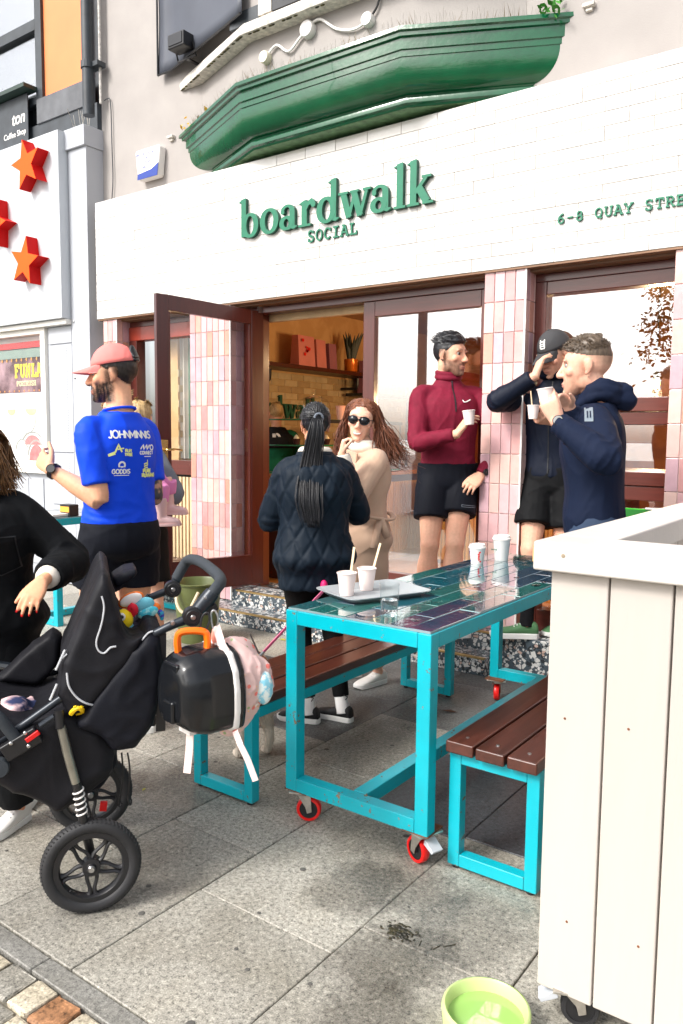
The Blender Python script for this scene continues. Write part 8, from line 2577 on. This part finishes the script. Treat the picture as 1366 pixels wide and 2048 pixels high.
ax_ = (co_[1] - co_[0]); e1 = ax_.normalized().orthogonal().normalized(); e2 = ax_.normalized().cross(e1)
for t in np.linspace(0, 1, 66): pts.append(co_[0] + ax_ * t + (e1 * math.cos(t * 5 * 2 * math.pi) + e2 * math.sin(t * 5 * 2 * math.pi)) * .015)
MB().tube(pts, .0028, 6).build('spring', 'white_plastic', pc, smooth=True)
MB().tube([(-0.000, -0.030, 0.138), (0.002, -0.480, -0.106)], .010, 10).build('axle', 'black', pc)
MB().tube([(0.485, -0.020, 0.461), (0.706, -0.140, 0.290), (0.836, -0.220, 0.117)], .012, 10, smooth=4).tube([(0.591, -0.460, 0.335), (0.768, -0.360, 0.221), (0.856, -0.280, 0.086)], .012, 10, smooth=4).build('front_fork', 'gun_metal', pc, smooth=True)
MB().bar((0.018, -0.000, 0.271), (0.025, -0.460, 0.046), .02, .02).build('cross_bar', 'black', pc)
# strap beside the handle, piping, emblem
MB().bar((-0.213, -0.010, 0.830), (-0.206, -0.005, 0.531), .028, .003, up=(0, 1, 0)).build('webbing_strap', 'black', pc)
def on_surface(target, pts2, r_, mat, name, w=-.0):
 dg = bpy.context.evaluated_depsgraph_get(); bvh = BVHTree.FromObject(target, dg)
 out = []
 for p in pts2:
  p = SV(p); h = bvh.ray_cast(V(p.x, .3, p.z), V(0, -1, 0), 1.0)
  out.append(V(p.x, (h[0].y if h[0] is not None else p.y) + .001, p.z))
 return MB().tube(out, r_, 6, smooth=4).build(name, mat, pc, smooth=True)
on_surface(canopy, [(-0.044, 0.000, 0.956), (-0.050, -0.000, 0.924), (-0.042, -0.000, 0.875), (-0.027, -0.000, 0.825), (-0.032, 0.000, 0.798), (-0.048, 0.000, 0.789), (-0.065, -0.000, 0.804), (-0.081, -0.000, 0.806)], .0028, 'reflective', 'piping')
on_surface(canopy, [(0.055, 0.000, 0.738), (0.051, -0.000, 0.701), (0.032, 0.000, 0.667), (0.005, 0.000, 0.645), (-0.028, 0.000, 0.629)], .0032, 'reflective', 'piping')
on_surface(canopy, [(-0.155, 0.000, 0.816), (-0.173, -0.000, 0.835), (-0.187, 0.000, 0.840)], .0028, 'reflective', 'piping')
MB().tube([(0.085, -0.000, 0.745), (0.059, 0.000, 0.802)], .0035, 6).tube([(0.103, -0.000, 0.658), (0.083, -0.000, 0.704)], .0035, 6).tube([(0.071, 0.000, 0.776), (0.054, 0.000, 0.790)], .003, 6).build('piping', 'reflective', pc)
on_surface(canopy, [(0.047, 0.000, 0.611), (0.039, -0.000, 0.625), (0.027, 0.000, 0.633), (0.017, -0.000, 0.623), (0.018, 0.000, 0.608), (0.031, 0.000, 0.601)], .0075, 'emblem_yellow', 'emblem')
on_surface(canopy, [(0.032, -0.000, 0.631), (0.036, 0.000, 0.640)], .005, 'emblem_yellow', 'emblem'); on_surface(canopy, [(0.021, -0.000, 0.631), (0.016, 0.000, 0.638)], .005, 'emblem_yellow', 'emblem')
# bumper bar, buckle with red lever
MB().tube([(0.315, -0.020, 0.643), (0.249, -0.000, 0.629), (0.214, 0.000, 0.582), (0.186, -0.000, 0.535)], .017, 12, smooth=4).build('bumper_bar', 'foam_grip', pc, smooth=True)
MB().bar((0.229, 0.004, 0.515), (0.135, 0.004, 0.566), .03, .05).build('buckle_block', 'black', pc, bevel=.005)
MB().bar((0.168, 0.024, 0.553), (0.133, 0.024, 0.576), .008, .014).build('red_lever', 'red', pc, bevel=.002)
for c_ in ((0.208, 0.022, 0.550), (0.162, 0.022, 0.537), (0.170, 0.022, 0.576)):
 MB().ell(c_, (.006, .004, .006), 10, 6).build('rivet', 'steel', pc, smooth=True)
m4 = Matrix.Translation(SV((0.243, 0.006, 0.477))) @ Matrix.Rotation(R(90), 4, 'X')
MB().lathe([(0, -.012), (.026, -.010), (.03, .0), (.028, .012), (0, .014)], seg=24, mat=m4).build('hinge_disc', 'foam_grip', pc, smooth=True)
MB().tube([(0.132, -0.000, 0.585), (0.093, 0.000, 0.610)], .008, 8).tube([(0.280, -0.460, 0.644), (0.228, -0.400, 0.649), (0.195, -0.360, 0.632)], .014, 8, smooth=3).build('bracket', 'gun_metal', pc, smooth=True)
# draw cords below the pouch
MB().tube([(-0.113, -0.100, 0.437), (-0.119, -0.100, 0.380), (-0.115, -0.100, 0.300), (-0.122, -0.100, 0.283), (-0.118, -0.100, 0.267), (-0.111, -0.100, 0.297)], .0028, 6, smooth=4).tube([(-0.096, -0.120, 0.431), (-0.099, -0.120, 0.358), (-0.089, -0.120, 0.278), (-0.096, -0.120, 0.264), (-0.085, -0.120, 0.259), (-0.089, -0.120, 0.294)], .0028, 6, smooth=4).build('draw_cord', 'black', pc, smooth=True)
MB().bar((-0.029, -0.250, 0.206), (-0.051, -0.250, 0.203), .012, .03).build('red_reflector', 'red', pc)
# far strip of fabric basket
slabvol('basket', [(0.067, 0.000, 0.438), (-0.066, 0.000, 0.467), (-0.086, 0.000, 0.396), (-0.035, 0.000, 0.322), (0.043, 0.000, 0.303)], .10, .42, 'push_fabric2', .010, 4, .004)
bb_ = thing('folded_blanket', 'pale pink and navy bundle lying in the pushchair seat', 'blanket', pc.location[:], pc.rotation_euler.z)
mb = MB()
mb.ell(SV((0.200, -0.200, 0.570)), (.07, .12, .025), 16, 10); mb.ell(SV((0.218, -0.160, 0.593)), (.05, .07, .03), 16, 10)
me = remesh(mb, .008, 4); folds(me, .006, 14); mk('blanket_body', me, two_tone('blanket', srgb(226, 190, 190), srgb(40, 50, 90), 9), bb_)
# soft toys clipped to the frame
PCL = tuple(pc.location); PCR = pc.rotation_euler.z
ty1 = thing('toy_bird', 'yellow and blue soft toy bird head with red crest in the pushchair', 'toy', PCL, PCR)
m_y, m_w, m_t, m_r2, m_o2 = pm('toy_yellow', srgb(250, 214, 20), .8, bump=.3, bs=150), pm('toy_white', srgb(245, 240, 235), .8, bump=.2, bs=150), pm('toy_aqua', srgb(110, 190, 208), .8, bump=.3, bs=150), pm('toy_red', srgb(220, 24, 50), .8), pm('toy_orange', srgb(240, 120, 40), .8)
MB().ell(SV((-0.110, -0.160, 0.842)), (.030, .028, .034), 20, 14).build('head', m_y, ty1, smooth=True)
MB().ell(SV((-0.117, -0.165, 0.815)), (.026, .024, .022), 20, 14).build('chin', m_t, ty1, smooth=True)
ey = MB().ell(SV((-0.103, -0.128, 0.859)), (.012, .004, .013), 16, 10).build('eye', m_w, ty1, smooth=True)
MB().ell(SV((-0.104, -0.124, 0.860)), (.006, .003, .006), 12, 8).build('pupil', 'black', ey, smooth=True)
MB().tube([(-0.127, -0.160, 0.869), (-0.136, -0.160, 0.882), (-0.144, -0.160, 0.868), (-0.136, -0.160, 0.853)], [.006, .014, .012, .006], 10, smooth=3).build('crest', m_r2, ty1, smooth=True)
MB().ell(SV((-0.089, -0.135, 0.824)), (.007, .006, .007), 10, 8).build('beak', m_r2, ty1, smooth=True)
ty2 = thing('toy_butterfly', 'soft activity toy with white oval, aqua dome and orange trim in the pushchair', 'toy', PCL, PCR)
def oval(name, c, rx, rz, ry, m, rot=0):
 return MB().ell((0, 0, 0), (rx, ry, rz), 24, 14, mat=Matrix.Rotation(R(rot), 3, 'Y')).build(name, m, ty2, smooth=True)
for nm, c, rx, rz, ry, m, rot in (('trim', (-0.136, -0.200, 0.896), .042, .024, .012, m_o2, 22), ('oval', (-0.135, -0.188, 0.898), .036, .019, .010, m_w, 22), ('dome', (-0.175, -0.190, 0.878), .034, .026, .018, m_t, 18), ('trim', (-0.190, -0.190, 0.862), .038, .022, .012, m_o2, 18), ('belly', (-0.186, -0.178, 0.857), .033, .018, .012, two_tone('toy_aqua_print', srgb(60, 180, 200), srgb(160, 220, 220), 40), 18)):
 o = oval(nm, c, rx, rz, ry, m, rot); o.location = c
MB().tube([(-0.212, -0.190, 0.861), (-0.227, -0.190, 0.850), (-0.230, -0.190, 0.827)], [.005, .010, .004], 8, smooth=3).build('tail', two_tone('toy_tail', srgb(70, 60, 170), srgb(40, 190, 210), 60), ty2, smooth=True)
slabvol('sun_flap', [(-0.081, -0.000, 0.951), (-0.121, -0.000, 0.976), (-0.158, 0.000, 0.983), (-0.163, -0.000, 0.965), (-0.137, -0.000, 0.942), (-0.089, -0.000, 0.918)], .26, .44, 'push_fabric2', .007, 3, .002)
# black travel potty hanging from the handle
po = thing('travel_potty', 'shiny black domed travel potty with orange handle hanging off the pushchair', 'potty', tuple(SV((-1.623, 1.540, 0.701))), R(-12))
dog = None
prof2 = [(-.105, -.105), (-.112, -.06), (-.112, .0), (-.102, .055), (-.075, .098), (-.035, .118), (.035, .118), (.075, .098), (.102, .055), (.112, .0), (.112, -.06), (.105, -.105), (.08, -.118), (-.08, -.118)]
mb = MB()
secs = [(-.095, .60), (-.082, .78), (-.058, .91), (-.025, .98), (.055, 1.0)]
for y, k in secs: mb.v += [(x * k, y, z * k) for x, z in prof2]
n = len(prof2)
for i in range(len(secs) - 1):
 for j in range(n): mb.f.append((i*n + j, i*n + (j+1) % n, (i+1)*n + (j+1) % n, (i+1)*n + j))
mb.f += [tuple(range(n))[::-1], tuple((len(secs)-1)*n + j for j in range(n))]
M['gloss_black'] = pm('gloss_black', (.006, .007, .009), .22, var=.2)
mk('shell', remesh(mb, .006, 8), 'gloss_black', po)
mb = MB(); mb.prism([(x * 1.035, z * 1.035) for x, z in prof2], lambda u, v, d: (u, d, v), .046, .068); mk('white_rim', remesh(mb, .005, 3), 'white_plastic', po)
mb = MB()
for y, k in ((.066, 1.04), (.082, 1.03), (.095, .9)): mb.v += [(x * k, y, z * k) for x, z in prof2]
for i in range(2):
 for j in range(n): mb.f.append((i*n + j, i*n + (j+1) % n, (i+1)*n + (j+1) % n, (i+1)*n + j))
mb.f += [tuple(range(n))[::-1], tuple(2*n + j for j in range(n))]
mk('back_shell', remesh(mb, .006, 3), 'gloss_black', po)
mb = MB()
pts = [(q * .56, -.02 + q * .825, z) for q, z in ((-.040, .105), (-.042, .14), (-.034, .160), (0, .165), (.034, .160), (.042, .14), (.040, .105))]
mb.tube(pts, .0105, 10, smooth=5, flat=1.3); mb.build('handle', 'orange_plastic', po, smooth=True)
MB().box(-.04, -.094, .035, .04, -.06, .085).build('top_latch', 'gloss_black', po, bevel=.006)
MB().box(-.028, -.104, -.085, .028, -.08, -.02).build('front_latch', 'gloss_black', po, bevel=.008)
MB().box(-.03, -.05, -.128, .03, -.02, -.112).build('bottom_clip', 'white_plastic', po, bevel=.002)
for s_ in (-1, 1):
 mb = MB(); mb.tube([(s_ * .05, -.090, -.08), (s_ * .055, -.092, 0), (s_ * .035, -.088, .06)], .004, 6, smooth=4); mb.build('ridge', 'gloss_black', po, smooth=True)
# pink floral bag behind it
fb = thing('floral_bag', 'crumpled pink floral drawstring bag hanging behind the black potty', 'bag', tuple(SV((-1.553, 1.640, 0.689))), R(54))
def floral():
 t = NT('pink_floral_cloth')
 v = t.coord()
 c = (.72, .50, .47, 1)
 for sc, th, colr_ in ((26, .30, srgb(232, 120, 110)), (34, .24, srgb(150, 170, 120)), (44, .22, srgb(240, 190, 120)), (15, .22, srgb(250, 236, 230))):
  vo = t.node("ShaderNodeTexVoronoi", feature='F1'); vo.inputs['Scale'].default_value = sc
  t.l(v, vo.inputs['Vector'])
  n = t.noise(v, sc * 1.7, 3)
  d = t.math('ADD', vo.outputs['Distance'], t.math('MULTIPLY', n, .25))
  c = t.mix(t.ramp(d, [(th, (1, 1, 1, 1)), (th + .06, (0, 0, 0, 1))]), c, colr_)
 t.l(c, t.b.inputs['Base Color']); t.set(Roughness=.75)
 return t.m
M['floral'] = floral()
mb = MB()
mb.tube([(-.035, 0, .135), (-.01, .01, .10), (.01, .0, .03), (.0, .01, -.05), (-.035, .0, -.115), (-.045, 0, -.145)], [.018, .048, .070, .066, .044, .012], 18, smooth=4, flat=.75)
mb.tube([(.0, .0, .06), (.05, .01, .03), (.078, .0, -.02)], [.05, .045, .022], 14, smooth=3)
me = remesh(mb, .006, 2); folds(me, .012, 17, 4, (1, 1, .35)); mk('bag_body', me, 'floral', fb)
mb = MB(); mb.ell((.062, -.03, .0), (.028, .02, .05), 14, 10); me = remesh(mb, .006, 2); folds(me, .006, 20); mk('blue_panel', me, two_tone('aqua_floral', srgb(130, 196, 216), srgb(214, 226, 224), 50, .8), fb)
M['strap_pink'] = cloth('pale_pink_strap', srgb(240, 214, 208), .8, .05)
def wstrap(pts, w=.02):
 mb = MB()
 for a, b_ in zip(pts[:-1], pts[1:]): mb.bar(a, b_, w, .0035, up=(.4, 1, 0))
 return mb.build('strap', 'strap_pink', fb, bevel=.001)
wl = lambda p: tuple((Matrix.Rotation(-R(54), 3, 'Z') @ (SV(p) - SV((-1.553, 1.640, 0.689)))))
wstrap([wl((-1.595, 1.582, 0.873)), wl((-1.564, 1.574, 0.824)), wl((-1.553, 1.579, 0.804))], .024)
wstrap([wl((-1.636, 1.518, 0.586)), wl((-1.634, 1.511, 0.517)), wl((-1.635, 1.502, 0.451))], .022)
wstrap([wl((-1.504, 1.564, 0.588)), wl((-1.475, 1.557, 0.554)), wl((-1.456, 1.565, 0.515)), wl((-1.435, 1.574, 0.457))], .018)
cbn = thing('carabiner_clips', 'black and silver carabiner clips holding the bags to the handle', 'clip', tuple(SV((-1.602, 1.555, 0.895))))
o0 = SV((-1.602, 1.555, 0.895))
def loop(name, c0, c1, w, m):
 a, b_ = SV(c0) - o0, SV(c1) - o0; d = b_ - a; s_ = V(.8, .59, 0) * w
 MB().tube([a + s_ * .4, a - s_ * .4, a + d * .3 - s_, b_ - s_ * .6, b_ + s_ * .4, a + d * .4 + s_, a + s_ * .4], .003, 6, smooth=4).build(name, m, cbn, smooth=True)
loop('carabiner', (-1.604, 1.555, 0.914), (-1.610, 1.544, 0.858), .012, 'black'); loop('carabiner', (-1.602, 1.581, 0.916), (-1.597, 1.580, 0.867), .010, 'steel')
MB().tube([SV((-1.612, 1.593, 0.862)) - o0, SV((-1.609, 1.592, 0.835)) - o0, SV((-1.605, 1.591, 0.805)) - o0], [.006, .012, .004], 8, smooth=3).build('pink_tassel', pm('coral_tassel', srgb(232, 150, 130), .8), cbn, smooth=True)
# ================================================================ DOG
dg0 = V(-2.42, 2.58, 0)
dog = thing('dog', 'white and red brown spaniel standing behind the left bench on a pink lead', 'dog', tuple(dg0), R(58))
dog.scale = (.86, .86, .86)
mb = MB()
mb.tube([(0, -.22, .40), (0, -.12, .425), (0, .05, .41), (0, .20, .415), (0, .28, .43)], [.085, .112, .115, .125, .085], 18, smooth=4)
mb.tube([(0, .24, .42), (0, .33, .36), (0, .38, .30)], [.085, .070, .062], 14, smooth=3)
mb.ell((0, .42, .26), (.062, .068, .066), 18, 12); mb.tube([(0, .45, .24), (0, .51, .18), (0, .53, .155)], [.042, .034, .024], 12, smooth=3)
mb.tube([(0, -.24, .44), (0, -.31, .47), (0, -.36, .52)], [.030, .024, .010], 10, smooth=3)
for sx in (-1, 1):
 mb.tube([(sx*.065, -.16, .37), (sx*.075, -.17, .27), (sx*.075, -.13, .215), (sx*.075, -.205, .13), (sx*.075, -.19, .05), (sx*.075, -.165, .018)], [.085, .065, .043, .027, .022, .022], 14, smooth=4)
 mb.ell((sx*.075, -.145, .018), (.026, .040, .019), 12, 8)
 mb.tube([(sx*.07, .20, .36), (sx*.07, .21, .24), (sx*.07, .20, .14), (sx*.07, .21, .03)], [.062, .042, .028, .023], 12, smooth=3)
 mb.ell((sx*.07, .23, .018), (.026, .038, .019), 12, 8)
me = remesh(mb, .007, 4);
folds(me, .004, 26, 9, (1, 1, .6))
c = coords(me)
pat = sstep(.0, .12, nz(c, 7, 12) + .3 * nz(c, 40, 3) + (c[:, 2] - .40) * 5.0)
pat = np.maximum(pat, (c[:, 1] > .30) * 1.0) * (c[:, 2] > .30)
setcol(me, np.array([.66, .58, .48])[None] * (1 - pat[:, None]) + np.array([.26, .09, .035])[None] * pat[:, None])
fm = NT('dog_fur'); at = fm.node("ShaderNodeAttribute", attribute_name='Col'); v_ = fm.coord((1, 1, .3)); nn = fm.noise(v_, 140, 4)
fm.l(fm.mix(1.0, at.outputs['Color'], fm.ramp(nn, [(.3, (.75, .75, .75)), (.7, (1.15, 1.15, 1.15))]), 'MULTIPLY'), fm.b.inputs['Base Color']); fm.set(Roughness=.85); fm.bump(nn, .6, .004)
body_ = mk('body', me, fm.m, dog)
fu = MB(); rs = random.Random(2); nrm_ = normals(me); colv = np.zeros(0)
for i in np.random.default_rng(3).choice(len(c), 2600):
 p = Vector(c[i]); n_ = Vector(nrm_[i]); d = (n_ * .35 + V(rs.gauss(0, .15), -.45, -.75)).normalized(); s_ = d.cross(n_).normalized() * .0022
 L = rs.uniform(.015, .035)
 if c[i][2] < .04: continue
 fu.add([p - s_, p + s_, p + d * L], [(0, 1, 2)], 1 if pat[i] > .5 else 0)
fu.build('fur', [pm('white_fur', (.62, .54, .45), .85), pm('red_fur', (.24, .085, .035), .8, var=.3)], dog, kind='stuff', fix=False)
for sx in (-1, 1):
 mb = MB(); mb.tube([(sx*.056, .39, .30), (sx*.080, .40, .24), (sx*.078, .42, .17)], [.012, .034, .020], 12, smooth=3, flat=.35); mb.build('ear', pm('ear_fur', (.20, .07, .03), .85), dog, smooth=True)
 MB().ell((sx*.036, .475, .265), (.008, .006, .008), 10, 8).build('eye', 'gloss_black', dog, smooth=True)
MB().ell((0, .538, .148), (.014, .010, .011), 12, 8).build('nose', 'gloss_black', dog, smooth=True)
MB().tube([V(.07 * math.cos(t) * 1.15, .30 + .03 * math.sin(t), .385 + .08 * math.sin(t)) for t in np.linspace(0, 6.283, 20)], .009, 8).build('collar', pm('pink_collar', srgb(230, 90, 140), .7), dog, smooth=True)
ld_ = MB()
lead_pts = [SV((-2.172, 2.409, 0.498)), SV((-2.172, 2.489, 0.539)), SV((-2.171, 2.570, 0.582)), SV((-2.177, 2.734, 0.648)), SV((-2.184, 2.873, 0.710))]
for a, b_ in zip(lead_pts[1:-1], lead_pts[2:]): ld_.bar(a, b_, .016, .003, up=(.5, .8, .3))
ld_.bar(lead_pts[0].lerp(lead_pts[1], .25), lead_pts[1], .016, .003, up=(.5, .8, .3))
ob = thing('dog_lead', 'pink webbing dog lead with metal clip rising from the bench to the coat', 'lead', tuple(lead_pts[0]))
shifted(ld_, ob).build('webbing', pm('pink_webbing', srgb(240, 120, 160), .7), ob)
mb = MB(); mb.tube([lead_pts[0].lerp(lead_pts[1], .0), lead_pts[0].lerp(lead_pts[1], .28)], .007, 8); shifted(mb, ob).build('clip', 'steel', ob)
mb = MB(); mb.tube([lead_pts[0], dg0 + V(-.02, .06, .50)], .004, 6); shifted(mb, ob).build('harness_ring', 'black', ob)
